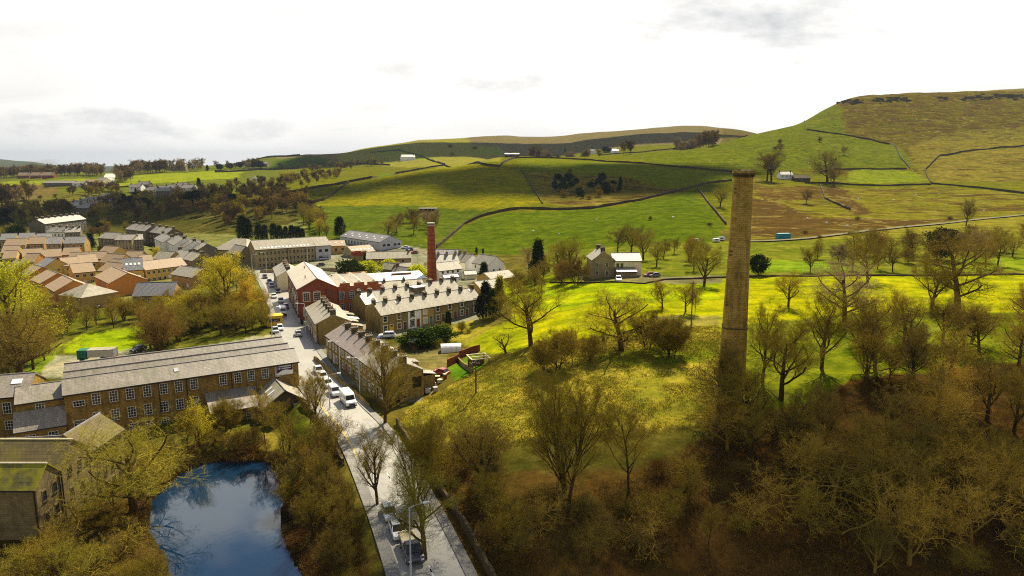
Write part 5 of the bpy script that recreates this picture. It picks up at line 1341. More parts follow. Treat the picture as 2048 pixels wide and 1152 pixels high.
# ------------------------------------------------------------------ vehicles
def car_proto(name, L, W, prof_body, prof_cab, paint, wheel_r=.32, wx=(.8, 3.4), glass_in=.14, label=None, cat='car', bed=None):
    r = thing(name, label, cat)
    b = MB().side(prof_body, -W / 2, W / 2)
    me = b.mesh('body', paint); bm = bmesh.new(); bm.from_mesh(me)
    bmesh.ops.bevel(bm, geom=bm.edges[:], offset=.09, segments=2, affect='EDGES', profile=.6); bm.to_mesh(me); bm.free()
    for p in me.polygons: p.use_smooth = True
    link('body', me, r)
    if prof_cab:
        n = len(prof_cab); zt = max(z for _, z in prof_cab); zb_ = min(z for _, z in prof_cab)
        hw = lambda z: W / 2 - .06 - glass_in * (z - zb_) / (zt - zb_)
        vs = [(x, -hw(z), z) for x, z in prof_cab] + [(x, hw(z), z) for x, z in prof_cab]
        g = MB(); g.add(vs, [(i, n + i, n + (i + 1) % n, (i + 1) % n) for i in range(n)] + [tuple(range(n)), tuple(range(2 * n - 1, n - 1, -1))])
        g.obj('window', 'car_glass', r)
        tops = [p for p in prof_cab if p[1] > zt - .07]
        x0, x1 = min(p[0] for p in tops), max(p[0] for p in tops)
        q = MB().box(x0 - .04, x1 + .04, -hw(zt) - .02, hw(zt) + .02, zt - .03, zt + .05)
        srt = sorted(prof_cab)
        for sy in (-1, 1):
            for (xa, za), (xb, zb2) in ((srt[0], tops[0] if tops[0][0] < tops[-1][0] else tops[-1]), (srt[-1], max(tops))):
                q.tube((xa, sy * (hw(za) + .01), za), (xb, sy * (hw(zb2) + .01), zb2), .05, .05, 4)
            xm = (x0 + x1) / 2; q.tube((xm, sy * (hw(zb_) + .01), zb_), (xm, sy * (hw(zt) + .01), zt), .05, .05, 4)
        q.obj('roof', paint, r)
    for x in wx:
        for sy in (-1, 1):
            wv = MB().tube((x, sy * (W / 2 - .2), wheel_r), (x, sy * (W / 2 + .01), wheel_r), wheel_r, wheel_r, 14).obj('wheel', 'rubber', r)
            MB().tube((x, sy * (W / 2 + .005), wheel_r), (x, sy * (W / 2 + .02), wheel_r), wheel_r * .6, wheel_r * .6, 10).obj('rim', 'lamp_metal', wv)
    xm = max(x for x, _ in prof_body); xn = min(x for x, _ in prof_body)
    for sy in (-1, 1):
        MB().box(xn - .015, xn + .1, sy * (W / 2 - .28) - .16, sy * (W / 2 - .28) + .16, .62, .78).obj('headlight', 'light_lens', r)
        MB().box(xm - .1, xm + .015, sy * (W / 2 - .22) - .12, sy * (W / 2 - .22) + .12, .72, .92).obj('tail_light', 'tail_lens', r)
    kids(r)
    return r
HB = [(.05, .25), (0, .55), (.15, .78), (1.15, .92), (3.6, .96), (3.98, .9), (4.05, .5), (3.98, .25)]
HC = [(1.0, .9), (1.75, 1.42), (3.2, 1.46), (3.75, .93)]
SB = [(.05, .3), (0, .6), (.15, .9), (1.25, 1.05), (4.2, 1.08), (4.55, 1.0), (4.62, .55), (4.55, .3)]
SCb = [(1.15, 1.0), (1.85, 1.62), (4.0, 1.64), (4.45, 1.03)]
VB = [(.05, .3), (0, .75), (.2, 1.1), (.95, 1.3), (1.55, 2.2), (1.9, 2.45), (5.85, 2.5), (5.95, 2.2), (5.95, .3)]
PAINTS = ['car_white', 'car_silver', 'car_dark', 'car_blue', 'car_red', 'car_grey']
CARS = {}
def get_car(kind, paint):
    if (kind, paint) in CARS: return CARS[(kind, paint)], False
    if kind == 'hatch': r = car_proto('parked_car', 4.05, 1.75, HB, HC, paint, wx=(.75, 3.25))
    elif kind == 'estate': r = car_proto('parked_car', 4.62, 1.85, SB, SCb, paint, .36, (.9, 3.7))
    else:
        r = car_proto('parked_van', 5.95, 2.0, VB, None, paint, .36, (1.1, 4.7), cat='van')
        g = MB()
        for sy in (-1, 1): g.add([(1.22, sy * 1.012, 1.45), (2.3, sy * 1.012, 1.45), (2.3, sy * 1.012, 2.0), (1.62, sy * 1.012, 2.0)], [(0, 1, 2, 3)[::sy]])
        d = Vector((-.9, 0, .6)).normalized() * .012
        g.add([(.99 + d.x, -.85, 1.36 + d.z), (.99 + d.x, .85, 1.36 + d.z), (1.50 + d.x, .8, 2.12 + d.z), (1.50 + d.x, -.8, 2.12 + d.z)], [(0, 1, 2, 3)[::-1]])
        g.obj('window', 'car_glass', r); MB().box(-.01, .06, -.6, .6, .55, .85).obj('grille', 'dark_trim', r)
        MB().box(-.03, .12, -.98, .98, .3, .5).obj('bumper', 'dark_trim', r)
        kids(r)
    CARS[(kind, paint)] = r
    return r, True
def rdir(x, y):
    best = min(range(len(ROAD) - 1), key=lambda k: (Vector(ROAD[k]) + Vector(ROAD[k + 1]) - 2 * Vector((x, y))).length)
    return ang(ROAD[best], ROAD[best + 1])
def car(kind, paint, px, py, label, rz=None, grp=None, cat=None, on=0.015, flip=False):
    p = P(px, py, 0) if rz is None or px < 1100 and py > 540 else G(px, py)
    if rz is not None and (py < 540 or px > 1000): p = G(px, py)
    a = rdir(p.x, p.y) if rz is None else rz
    if flip: a += math.pi
    r, first = get_car(kind, paint)
    z = max(H(p.x, p.y), 0.0) + on
    L = {'hatch': 2.0, 'estate': 2.3, 'van': 3.0}[kind]
    loc = (p.x - math.cos(a) * L, p.y - math.sin(a) * L, z)
    if first: r.location = loc; r.rotation_euler.z = a; r['label'] = label
    else: r = copy_tree(r, loc, a, label)
    if grp: r['group'] = grp
    r.scale = (.9, .9, .9)
    return r
SG = 'vehicles parked along the street'
car('van', 'car_white', 695, 806, 'white panel van at the near end of the parked line by the terrace', grp=SG)
car('estate', 'car_silver', 669, 788, 'silver estate car parked right behind the white panel van', grp=SG)
car('hatch', 'car_white', 655, 771, 'white hatchback, third vehicle back from the white panel van', grp=SG)
car('hatch', 'car_white', 645, 757, 'white small car, fourth vehicle back from the panel van', grp=SG)
car('hatch', 'car_silver', 637, 745, 'silver hatchback, farthest of the line behind the panel van', grp=SG)
car('hatch', 'car_white', 778, 1030, 'white car parked under bare branches, farthest of three at the bottom of the street', grp=SG)
car('hatch', 'car_white', 795, 1066, 'white car parked between another white car and the pickup', grp=SG)
car('hatch', 'car_silver', 597, 671, 'silver car driving in the sunlit part of the street', flip=True)
car('van', 'car_white', 566, 628, 'white minibus parked beside the red mill', grp=SG)
car('hatch', 'car_red', 572, 616, 'dark red car behind the white minibus at the red mill', grp=SG)
car('hatch', 'car_dark', 556, 585, 'dark car parked on the upper street', grp=SG)
car('hatch', 'car_silver', 543, 573, 'silver car, nearer of a pair on the upper street', grp=SG)
car('hatch', 'car_grey', 539, 566, 'grey car, farther of a pair on the upper street', grp=SG)
car('hatch', 'car_white', 562, 604, 'white car parked left of the red mill banners', grp=SG)
car('hatch', 'car_dark', 530, 556, 'black car at the top of the visible street', grp=SG)
car('hatch', 'car_white', 548, 595, 'white car facing up the sunlit upper street', grp=SG)
car('hatch', 'car_silver', 551, 664, 'silver car parked among the trees left of the street', grp=SG)
car('hatch', 'car_white', 560, 659, 'white car next to the silver one left of the street', grp=SG)
car('estate', 'car_white', 776, 676, 'white car parked by the yellow door of the stone row', R(8))
car('hatch', 'car_dark', 278, 702, 'dark car at the edge of the park lawn behind the mill', R(70))
car('hatch', 'car_red', 884, 756, 'red car in the cluttered yard at the terrace end', R(-30))
car('hatch', 'car_white', 222, 597, 'white car on the estate drive behind bare trees', R(-10), 'cars on the estate')
car('hatch', 'car_dark', 190, 620, 'dark car parked near the park trees', R(-15), 'cars on the estate')
car('hatch', 'car_white', 205, 612, 'white car behind the dark one near the park trees', R(-15), 'cars on the estate')
car('hatch', 'car_silver', 132, 552, 'silver car on the drive of the yellow houses', R(80), 'cars on the estate')
CG = 'cars beside the grey works'
car('hatch', 'car_white', 811, 497, 'white car farthest back beside the grey works', R(6), CG)
car('hatch', 'car_blue', 820, 501, 'blue car between the white and dark red cars by the grey works', R(6), CG)
car('hatch', 'car_red', 830, 507, 'dark red car nearest the town beside the grey works', R(4), CG)
car('estate', 'car_silver', 650, 520, 'silver car parked in front of the grey mill office', R(20))
car('hatch', 'car_dark', 642, 532, 'dark car crossing the yard of the beige mill', R(30))
car('estate', 'car_white', 1237, 562, 'white car facing out in front of the farmhouse', R(85))
car('hatch', 'car_grey', 1310, 554, 'grey car beside the covered clutter of the farm', R(10), 'cars at the farm')
car('hatch', 'car_red', 1299, 553, 'dark red car beside the farmhouse', R(10), 'cars at the farm')
car('hatch', 'car_grey', 327, 497, 'grey car on the curving street in shade', None, 'cars on the curving street')
car('hatch', 'car_blue', 348, 499, 'blue car beside the white houses of the curving street', None, 'cars on the curving street')
car('hatch', 'car_red', 400, 514, 'red car outside the hall', R(10), 'cars on the curving street')
# pickup with a wooden load
pk = P(823, 1108, 0); a = rdir(pk.x, pk.y)
t = car_proto('pickup_truck', 5.3, 1.9, [(.05, .35), (0, .7), (.15, .98), (1.2, 1.08), (2.6, 1.1), (5.25, 1.1), (5.3, .6), (5.2, .35)], [(1.1, 1.05), (1.6, 1.72), (2.4, 1.74), (2.6, 1.1)], 'car_dark', .38, (.95, 4.2), label='dark pickup truck with a board-covered bed nearest the camera', cat='truck')
t.location = (pk.x - math.cos(a) * 2.6, pk.y - math.sin(a) * 2.6, .015); t.rotation_euler.z = a
MB().box(2.75, 5.2, -.9, .9, 1.1, 1.42).obj('load_cover', 'stone_trim', t)
# skip lorry behind the mill
pk = P(192, 722, 0)
t = thing('lorry', 'lorry with a green cab and open grey tipper body behind the long mill', 'lorry', (pk.x - 3.5, pk.y, .0), R(9))
b = MB().box(0, 1.9, -1.15, 1.15, .6, 2.6); b.obj('cab', 'green_tarp', t)
MB().box(-.01, .02, -1.0, 1.0, 1.7, 2.4).obj('windscreen', 'car_glass', t)
MB().box(2.1, 7.4, -1.2, -1.1, 1.0, 2.5).box(2.1, 7.4, 1.1, 1.2, 1.0, 2.5).box(2.1, 2.2, -1.1, 1.1, 1.0, 2.5).box(7.3, 7.4, -1.1, 1.1, 1.0, 2.5).box(2.2, 7.3, -1.1, 1.1, 1.0, 1.1).obj('tipper_body', 'galvanised', t)
MB().box(2.0, 7.45, -1.25, 1.25, 2.5, 2.62).obj('tipper_cover', 'stone_slate_pale', t)
for x in (.9, 4.9, 6.3):
    for sy in (-1, 1): MB().tube((x, sy * .85, .5), (x, sy * 1.15, .5), .5, .5, 14).obj('wheel', 'rubber', t)
MB().box(7.4, 7.46, -.9, .9, .7, .95).obj('tail_light', 'tail_lens', t)

# ------------------------------------------------------------------ posts, lamps and garden things
def lamp(px, py, hgt, label, rz=0.0, grp='street lamps'):
    p = P(px, py, .1)
    t = thing('street_lamp', label, 'street lamp', (p.x, p.y, H(p.x, p.y) if H(p.x, p.y) > .1 else .1), rz, grp)
    q = MB().tube((0, 0, 0), (0, 0, 1.2), .12, .12, 8).tube((0, 0, 1.2), (0, 0, hgt), .085, .06, 8); q.obj('pole', 'lamp_metal', t)
    q = MB().tube((0, 0, hgt), (.7, 0, hgt + .22), .05, .045, 6).tube((.7, 0, hgt + .22), (1.5, 0, hgt + .3), .045, .045, 6); q.obj('arm', 'lamp_metal', t)
    q = MB().box(1.45, 2.1, -.14, .14, hgt + .24, hgt + .38); q.obj('lantern', 'white_paint', t)
    return t
lamp(681, 757, 7.5, 'tall grey street lamp in front of the near terrace', R(200))
lamp(720, 790, 7.0, 'street lamp behind the white panel van', R(190))
lamp(612, 666, 7.5, 'street lamp at the corner of the upper terrace', R(200))
lamp(544, 672, 7.0, 'street lamp among trees left of the street', R(20))
lamp(822, 1150, 7.5, 'street lamp nearest the camera beside the pickup', R(20))
lamp(534, 547, 8, 'street lamp by the small upper row', R(180))
lamp(616, 533, 8, 'street lamp in the beige mill yard', R(10))
lamp(505, 545, 7, 'street lamp where the upper street bends left', R(10))
lamp(835, 533, 8, 'pale lamp between the warehouse and the brick chimney', R(10))
lamp(660, 817, 6, 'slim street lamp on the pond side of the street', R(10))
def tpole(px, py, top, label, grp='telegraph poles'):
    g = G(px, py); hh = zpx(top, g.y) - g.z
    t = thing('telegraph_pole', label, 'telegraph pole', (g.x, g.y, g.z - .3), R(rnd.uniform(-40, 40)), grp)
    MB().tube((0, 0, 0), (0, 0, hh), .15, .11, 7).obj('pole', 'wood_brown', t)
    MB().box(-.7, .7, -.05, .05, hh - .5, hh - .38).obj('crossarm', 'wood_brown', t)
    q = MB()
    for x in (-.6, -.2, .2, .6): q.tube((x, 0, hh - .38), (x, 0, hh - .22), .04, .03, 5)
    q.obj('insulator', 'white_paint', t)
tpole(952, 786, 718, 'wooden telegraph pole on the crest of the grassy bank')
tpole(1382, 656, 560, 'tall wooden telegraph pole in the bright plateau field')
# polytunnel greenhouse
g = G(902, 702)
t = thing('greenhouse', 'white polythene greenhouse in the hillside garden', 'greenhouse', (g.x, g.y, g.z - .2), R(8))
pr = [(-1.5 * math.cos(math.pi * k / 10) * 1.0, 1.9 * math.sin(math.pi * k / 10) ** .6 if 0 < k < 10 else 0) for k in range(11)]
q = MB(); vs = []
for x in (-2.3, 2.3): vs += [(x, a_, b_) for a_, b_ in pr]
q.add(vs, [(k, k + 1, 12 + k, 11 + k) for k in range(10)] + [tuple(range(10, -1, -1)), tuple(range(11, 22))]); q.obj('cover', 'white_paint', t)
q = MB()
for x in (-2.3, -1.15, 0, 1.15, 2.3):
    for k in range(10): q.tube((x, pr[k][0] * 1.01, pr[k][1] * 1.01), (x, pr[k + 1][0] * 1.01, pr[k + 1][1] * 1.01), .03, .03, 4)
q.obj('hoop', 'galvanised', t)
MB().box(2.3, 2.36, -.4, .4, 0, 1.5).obj('door', 'curtain', t)
g = G(826, 700)
q = House('garden_shed', 'tiny brown garden shed with a white roof by the dark shrubs', 'shed', (g.x - 1, g.y, 0), R(-30), 1.6, 1.6, g.z - .2, g.z + 2.0, .5, 'wood_brown', 'sheet_white', ov=.15)
g = G(957, 735)
t = thing('garden_pavilion', 'square timber garden shelter with an open pale roof frame', 'shelter', (g.x, g.y, g.z - .2), R(20))
q = MB()
for x in (-1.6, 1.6):
    for y in (-1.6, 1.6): q.box(x - .08, x + .08, y - .08, y + .08, 0, 2.3)
q.obj('post', 'wood_brown', t)
MB().box(-1.9, 1.9, -1.9, -1.7, 2.3, 2.45).box(-1.9, 1.9, 1.7, 1.9, 2.3, 2.45).box(-1.9, -1.7, -1.7, 1.7, 2.3, 2.45).box(1.7, 1.9, -1.7, 1.7, 2.3, 2.45).box(-1.7, 1.7, -.1, .1, 2.3, 2.42).obj('roof_frame', 'stone_trim', t)
MB().box(-1.6, 1.6, 1.45, 1.55, 0, 1.6).box(-1.55, -1.45, -1.5, 1.45, 0, 1.2).obj('panel', 'wood_brown', t)
# clutter in the yard at the end of the terrace
yard = [(852, 780, 'blue_paint', 'blue water butt'), (860, 770, 'white_paint', 'white garden table'), (868, 778, 'white_paint', 'white crate'), (846, 770, 'white_paint', 'white storage chest'),
        (875, 768, 'dark_trim', 'black barbecue box'), (863, 762, 'wood_brown', 'brown timber bench'), (880, 772, 'concrete', 'pale stone trough'), (856, 787, 'car_silver', 'silver bin'), (890, 766, 'red_paint', 'red toolbox'), (871, 788, 'concrete', 'grey planter')]
for k, (px, py, m_, lb) in enumerate(yard):
    p = P(px, py, .3); w_, d_, hh = rnd.uniform(.5, 1.2), rnd.uniform(.5, .9), rnd.uniform(.6, 1.2)
    t = thing(lb.split(' ', 1)[1].replace(' ', '_'), lb + ' in the cluttered yard at the terrace end', lb.split()[-1], (p.x, p.y, max(H(p.x, p.y), 0)), R(rnd.uniform(0, 90)))
    MB().box(-w_ / 2, w_ / 2, -d_ / 2, d_ / 2, .12, hh).obj('body', m_, t)
    MB().box(-w_ / 2 - .05, w_ / 2 + .05, -d_ / 2 - .05, d_ / 2 + .05, hh, hh + .07).obj('lid', m_ if k % 2 else 'stone_trim', t)
    for x in (-1, 1):
        for y in (-1, 1): MB().box(x * w_ * .4 - .05, x * w_ * .4 + .05, y * d_ * .4 - .05, y * d_ * .4 + .05, 0, .12).obj('foot', 'dark_trim', t)
g = G(1566, 478)
t = thing('shipping_container', 'small teal container beside the lane on the hillside', 'container', g, R(12))
q = MB().box(-3, 3, -1.2, 1.2, .1, 2.5)
for k in range(14): q.box(-2.9 + k * .43, -2.7 + k * .43, -1.26, -1.2, .2, 2.4)
q.obj('body', 'teal_paint', t); MB().box(3.0, 3.06, -1.1, 1.1, .2, 2.4).obj('door', 'blue_paint', t)
for k, (px, py, m_) in enumerate([(1442, 481, 'teal_paint'), (1432, 484, 'white_paint'), (1390, 484, 'white_paint')]):
    g = G(px, py); t = thing('caravan', ['teal topped caravan left of the tall stone chimney', 'white caravan next to the teal topped one', 'white caravan farthest left by the lane'][k], 'caravan', g, R(5), 'caravans by the lane')
    t.scale = (.62, .62, .62)
    MB().side([(-2.4, .5), (-2.6, 1.2), (-2.2, 2.4), (2.2, 2.45), (2.6, 1.4), (2.4, .5)], -1.1, 1.1).obj('body', 'white_paint', t)
    MB().box(-2.15, 2.15, -1.12, 1.12, 2.43, 2.55).obj('roof', m_, t); MB().box(-1.2, 1.2, -1.13, -1.1, 1.3, 2.0).obj('window', 'car_glass', t)
    for sy in (-1, 1): MB().tube((0, sy * .8, .33), (0, sy * 1.05, .33), .33, .33, 12).obj('wheel', 'rubber', t)
# bins by the red mill and the yellow skip by the trees
for k, (px, py, m_) in enumerate([(598, 645, 'galvanised'), (604, 648, 'dark_trim'), (611, 650, 'galvanised'), (742, 640, 'blue_paint'), (757, 682, 'blue_paint')]):
    p = P(px, py, .12); t = thing('wheelie_bin', ['grey bin nearest the street by the red mill', 'black bin between two grey ones by the red mill', 'grey bin farthest right by the red mill', 'blue bin behind the upper terrace', 'blue bin beside the white car at the stone row'][k], 'bin', (p.x, p.y, .12), R(20 * k), 'bins')
    q = MB(); q.add([(-.25, -.3, .1), (.25, -.3, .1), (.25, .3, .1), (-.25, .3, .1), (-.3, -.36, 1.0), (.3, -.36, 1.0), (.3, .36, 1.0), (-.3, .36, 1.0)], [(0, 1, 5, 4), (1, 2, 6, 5), (2, 3, 7, 6), (3, 0, 4, 7), (3, 2, 1, 0)]); q.obj('body', m_, t)
    MB().box(-.33, .33, -.4, .4, 1.0, 1.07).obj('lid', m_, t); MB().tube((-.3, .3, .1), (.3, .3, .1), .1, .1, 8).obj('wheel', 'rubber', t)
p = P(548, 650, 0)
t = thing('yellow_kiosk', 'yellow painted kiosk among the trees left of the street', 'kiosk', (p.x, p.y, 0), R(30))
MB().box(-2, 2, -1.5, 1.5, 0, 2.6).obj('wall', 'yellow_paint', t); MB().box(-2.2, 2.2, -1.8, 1.7, 2.6, 2.8).obj('roof', 'yellow_paint', t); MB().box(-1.4, 1.4, -1.53, -1.5, 1.1, 2.0).obj('window', 'pane', t)
p = P(600, 771 - 20, 0)

# ------------------------------------------------------------------ trees
def tubes(segs, n):                     # segs: (k,8) p0 p1 r0 r1 -> verts, quads
    S = np.asarray(segs, np.float64)
    p0, p1, r0, r1 = S[:, :3], S[:, 3:6], S[:, 6], S[:, 7]
    d = p1 - p0; d /= np.linalg.norm(d, axis=1, keepdims=True) + 1e-9
    ref = np.where(np.abs(d[:, 2:3]) > .9, np.array([[1., 0, 0]]), np.array([[0, 0, 1.]]))
    a = np.cross(d, ref); a /= np.linalg.norm(a, axis=1, keepdims=True) + 1e-9
    b = np.cross(d, a)
    t = np.arange(n) * 2 * math.pi / n
    ring = np.cos(t)[None, :, None] * a[:, None, :] + np.sin(t)[None, :, None] * b[:, None, :]
    V = np.concatenate([p0[:, None] + ring * r0[:, None, None], p1[:, None] + ring * r1[:, None, None]], 1).reshape(-1, 3)
    base = (np.arange(len(S)) * 2 * n)[:, None]
    i = np.arange(n); j = (i + 1) % n
    q = np.stack([i, j, j + n, i + n], -1)
    return V, (base[:, :, None] + q[None]).reshape(-1, 4)
def blades(pos, dirs, ln, wd, rg):      # thin upright leaf or twig blades
    n = len(pos)
    s = np.cross(dirs, rg.normal(size=(n, 3))); s /= np.linalg.norm(s, axis=1, keepdims=True) + 1e-9
    ln = np.asarray(ln).reshape(-1, 1); wd = np.asarray(wd).reshape(-1, 1)
    m = pos + dirs * ln * .5
    V = np.stack([pos, m + s * wd, pos + dirs * ln, m - s * wd], 1).reshape(-1, 3)
    return V, np.arange(4 * n).reshape(-1, 4)
def grow(seed, Hh=10.0, trunk=.28, tr=.26, limbs=8, spread=.75, up=.25, nb=(6, 5, 4), ratio=(.62, .5, .42), jit=.22, stems=1, lean=0.0, twig_r=.0105, droop=0.0, first=.9):
    r = random.Random(seed); wood_, twig, tips = [], [], []
    def rv():
        return Vector((r.gauss(0, 1), r.gauss(0, 1), r.gauss(0, 1))).normalized()
    def branch(p, d, L, rad, lev):
        n = (5, 5, 4, 3, 2)[lev] if lev < 5 else 2
        pts = [(p.copy(), rad)]
        q, dd = p.copy(), d.copy()
        for k in range(n):
            u = (up * (1.0 if lev < 3 else .5) - droop * (lev > 1)) / n
            dd = (dd + rv() * jit * (1.0 if lev else .35) + Vector((0, 0, u * 2.0))).normalized()
            q = q + dd * (L / n)
            rr = rad * (1 - (k + 1) / n * (.55 if lev < 2 else .7))
            a = pts[-1]
            (wood_ if lev < 2 else twig).append((*a[0], *q, max(a[1], twig_r * .7), max(rr, twig_r * .6)))
            pts.append((q.copy(), rr))
        if lev >= 1 + len(nb):
            tips.append((q.copy(), dd.copy())); return
        cnt = limbs if lev == 0 else nb[lev - 1]
        for k in range(cnt):
            if lev == 0: t = first * trunk_frac + (1 - first * trunk_frac) * (k + r.random() * .6) / cnt
            else: t = .18 + .82 * (k + r.random()) / cnt
            t = min(t, .999) * n; i = int(t); f = t - i
            o = pts[i][0].lerp(pts[i + 1][0], f); br = pts[i][1] * (1 - f) + pts[i + 1][1] * f
            ax = (pts[i + 1][0] - pts[i][0]).normalized()
            side = ax.cross(rv()).normalized()
            if lev == 0:
                th = k * 2.399 + r.random() * .8; side = Vector((math.cos(th), math.sin(th), 0))
            s_ = spread * r.uniform(.75, 1.25)
            nd = (ax * math.cos(s_) + side * math.sin(s_)).normalized()
            nl = L * ratio[min(lev, len(ratio) - 1)] * r.uniform(.7, 1.15)
            if lev == 0: nl = Hh * ratio[0] * r.uniform(.75, 1.1) * (1 - .35 * (t / n) ** 2)
            branch(o, nd, nl, br * (.56 if lev == 0 else .54), lev + 1)
        if lev == 0: tips.append((q.copy(), dd.copy()))
    trunk_frac = trunk
    for s_ in range(stems):
        th = s_ * 2.4 + r.random(); k = .16 + .32 * r.random() if stems > 1 else lean
        d = Vector((math.cos(th) * k, math.sin(th) * k, 1)).normalized()
        branch(Vector((math.cos(th) * .2 * (stems > 1), math.sin(th) * .2 * (stems > 1), -.5)), d, Hh * (.78 if stems == 1 else r.uniform(.6, .8)), tr / math.sqrt(stems), 0)
    z = max(t[0].z for t in tips)
    k = Hh / z
    sc_ = np.array([k] * 6 + [1, 1])
    return np.array(wood_) * sc_, np.array(twig) * sc_, [(p * k, d) for p, d in tips]
TREES = {}
def bare_proto(key, name, cat, seed, bark='bark', twig='twig_ochre', fuzz=3, fl=.5, fw=.006, leaves=0, leafm=None, lsize=.09, **kw):
    wd, tw, tips = grow(seed, **kw)
    rg = np.random.default_rng(seed)
    # a flare where the trunk meets the ground
    V, Fq = tubes(wd, 7); tm = rawmesh('trunk', V, Fq, bark, True)
    V, Fq = tubes(tw, 3)
    tp = np.array([t[0] for t in tips]); td = np.array([t[1] for t in tips])
    if len(tw): 
        ep = tw[:, 3:6]; ed = tw[:, 3:6] - tw[:, :3]; ed /= np.linalg.norm(ed, axis=1, keepdims=True) + 1e-9
        tp, td = np.concatenate([tp, ep]), np.concatenate([td, ed])
    pos = np.repeat(tp, fuzz, 0); dr = np.repeat(td, fuzz, 0) + rg.normal(0, .55, (len(tp) * fuzz, 3)); dr[:, 2] += .12
    dr /= np.linalg.norm(dr, axis=1, keepdims=True)
    V2, F2 = blades(pos, dr, rg.uniform(.5, 1.2, len(pos)) * fl, np.full(len(pos), fw), rg)
    mi = np.zeros(len(Fq) + len(F2), np.int32)
    V3, F3 = np.concatenate([V, V2]), np.concatenate([Fq, F2 + len(V)])
    mats = [twig]
    if leaves:
        e = pos + dr * (rg.uniform(.2, 1, len(pos)) * fl)[:, None]
        e = np.repeat(e, leaves, 0) + rg.normal(0, .16, (len(e) * leaves, 3))
        ld = rg.normal(size=e.shape); ld /= np.linalg.norm(ld, axis=1, keepdims=True)
        V4, F4 = blades(e, ld, np.full(len(e), lsize), np.full(len(e), lsize * .38), rg)
        F3 = np.concatenate([F3, F4 + len(V3)]); V3 = np.concatenate([V3, V4]); mi = np.concatenate([mi, np.ones(len(F4), np.int32)]); mats.append(leafm or twig)
    cm = rawmesh('crown', V3, F3, mats, False, mi)
    TREES[key] = (name, cat, tm, cm, kw.get('Hh', 10.0))
def leafy_proto(key, name, cat, seed, Hh, rad, shape, mat_, n=5200, leaf=.22, bark='bark', trunk_r=.18, clear=.05):
    rg = np.random.default_rng(seed)
    t = rg.random(n) ** .8
    th = rg.random(n) * 2 * math.pi
    if shape == 'cone': prof_ = (1 - t) ** .75 * (.35 + .65 * np.minimum(1, t * 9))
    elif shape == 'column': prof_ = np.minimum(1, (1 - t) * 2.6) ** .6 * (.75 + .25 * np.minimum(1, t * 6))
    else: prof_ = np.sqrt(np.maximum(0, 1 - (2 * t - 1) ** 2)) * (1 if shape == 'round' else 1)
    lob = 1 + .24 * np.sin(th * 3 + seed + t * 7) + .16 * np.sin(th * 7 + t * 19 + seed) + .12 * rg.normal(size=n)
    if shape == 'cone': lob *= .78 + .35 * np.abs(np.sin(t * Hh * 1.9 + np.sin(th * 2) * .8))
    rr = rad * prof_ * lob * (rg.random(n) ** .28)
    z = Hh * (clear + (1 - clear) * t) + rg.normal(0, .12, n)
    pos = np.stack([np.cos(th) * rr, np.sin(th) * rr, z], -1)
    nc = 110 if shape == 'round' else 150
    pos = pos * .15 + .85 * (pos[rg.integers(0, nc, n)] + rg.normal(0, 1, (n, 3)) * np.array([rad * .17, rad * .17, Hh * .045]))
    pos[:, 2] = np.maximum(pos[:, 2], .05); th = np.arctan2(pos[:, 1], pos[:, 0])
    d = np.stack([np.cos(th), np.sin(th), np.full(n, .5 if shape != 'cone' else -.15)], -1) + rg.normal(0, .5, (n, 3))
    d /= np.linalg.norm(d, axis=1, keepdims=True)
    V, Fq = blades(pos, d, rg.uniform(.8, 2.0, n) * leaf, np.full(n, leaf * .42), rg)
    cm = rawmesh('crown', V, Fq, mat_)
    wd = [(0, 0, -.5, 0, 0, Hh * .5, trunk_r, trunk_r * .6), (0, 0, Hh * .5, 0, 0, Hh * .96, trunk_r * .6, .03)]
    rr_2 = random.Random(seed)
    for k in range(10):
        a, zz2 = k * 2.4, Hh * (.12 + .07 * k); wd.append((0, 0, zz2, math.cos(a) * rad * .6, math.sin(a) * rad * .6, zz2 + Hh * .06, .05, .02))
    V, Fq = tubes(wd, 6)
    TREES[key] = (name, cat, rawmesh('trunk', V, Fq, bark, True), cm, Hh)
R4 = dict(ratio=(.60, .52, .47, .46))
bare_proto('oak1', 'bare_tree', 'tree', 11, Hh=12, trunk=.30, tr=.34, limbs=10, spread=.92, up=.28, nb=(8, 6, 4), jit=.24, **R4)
bare_proto('oak2', 'bare_tree', 'tree', 12, Hh=12, trunk=.24, tr=.36, limbs=11, spread=1.02, up=.25, nb=(8, 6, 4), jit=.26, **R4)
bare_proto('oak3', 'bare_tree', 'tree', 23, Hh=11, trunk=.34, tr=.28, limbs=9, spread=.85, up=.32, nb=(8, 6, 4), jit=.24, ratio=(.55, .52, .47, .46))
bare_proto('ash1', 'bare_tree', 'tree', 31, Hh=14, trunk=.25, tr=.27, limbs=12, spread=.72, up=.34, nb=(7, 6, 4), jit=.18, ratio=(.5, .5, .47, .46))
bare_proto('ash2', 'bare_tree', 'tree', 32, Hh=14, trunk=.18, tr=.26, limbs=13, spread=.66, up=.38, nb=(7, 6, 4), jit=.16, ratio=(.52, .5, .47, .46))
bare_proto('multi', 'bare_tree', 'tree', 41, Hh=13, trunk=.15, tr=.40, limbs=9, spread=.68, up=.24, nb=(6, 5, 4), jit=.15, stems=6, ratio=(.42, .5, .46, .45), fuzz=2)
bare_proto('multi2', 'bare_tree', 'tree', 42, Hh=10, trunk=.15, tr=.26, limbs=8, spread=.65, up=.32, nb=(6, 5, 4), jit=.2, stems=4, ratio=(.48, .5, .46, .45), fuzz=2)
bare_proto('slim', 'bare_tree', 'tree', 51, Hh=12, trunk=.3, tr=.14, limbs=13, spread=.75, up=.3, nb=(6, 5, 4), jit=.2, ratio=(.36, .5, .46, .45))
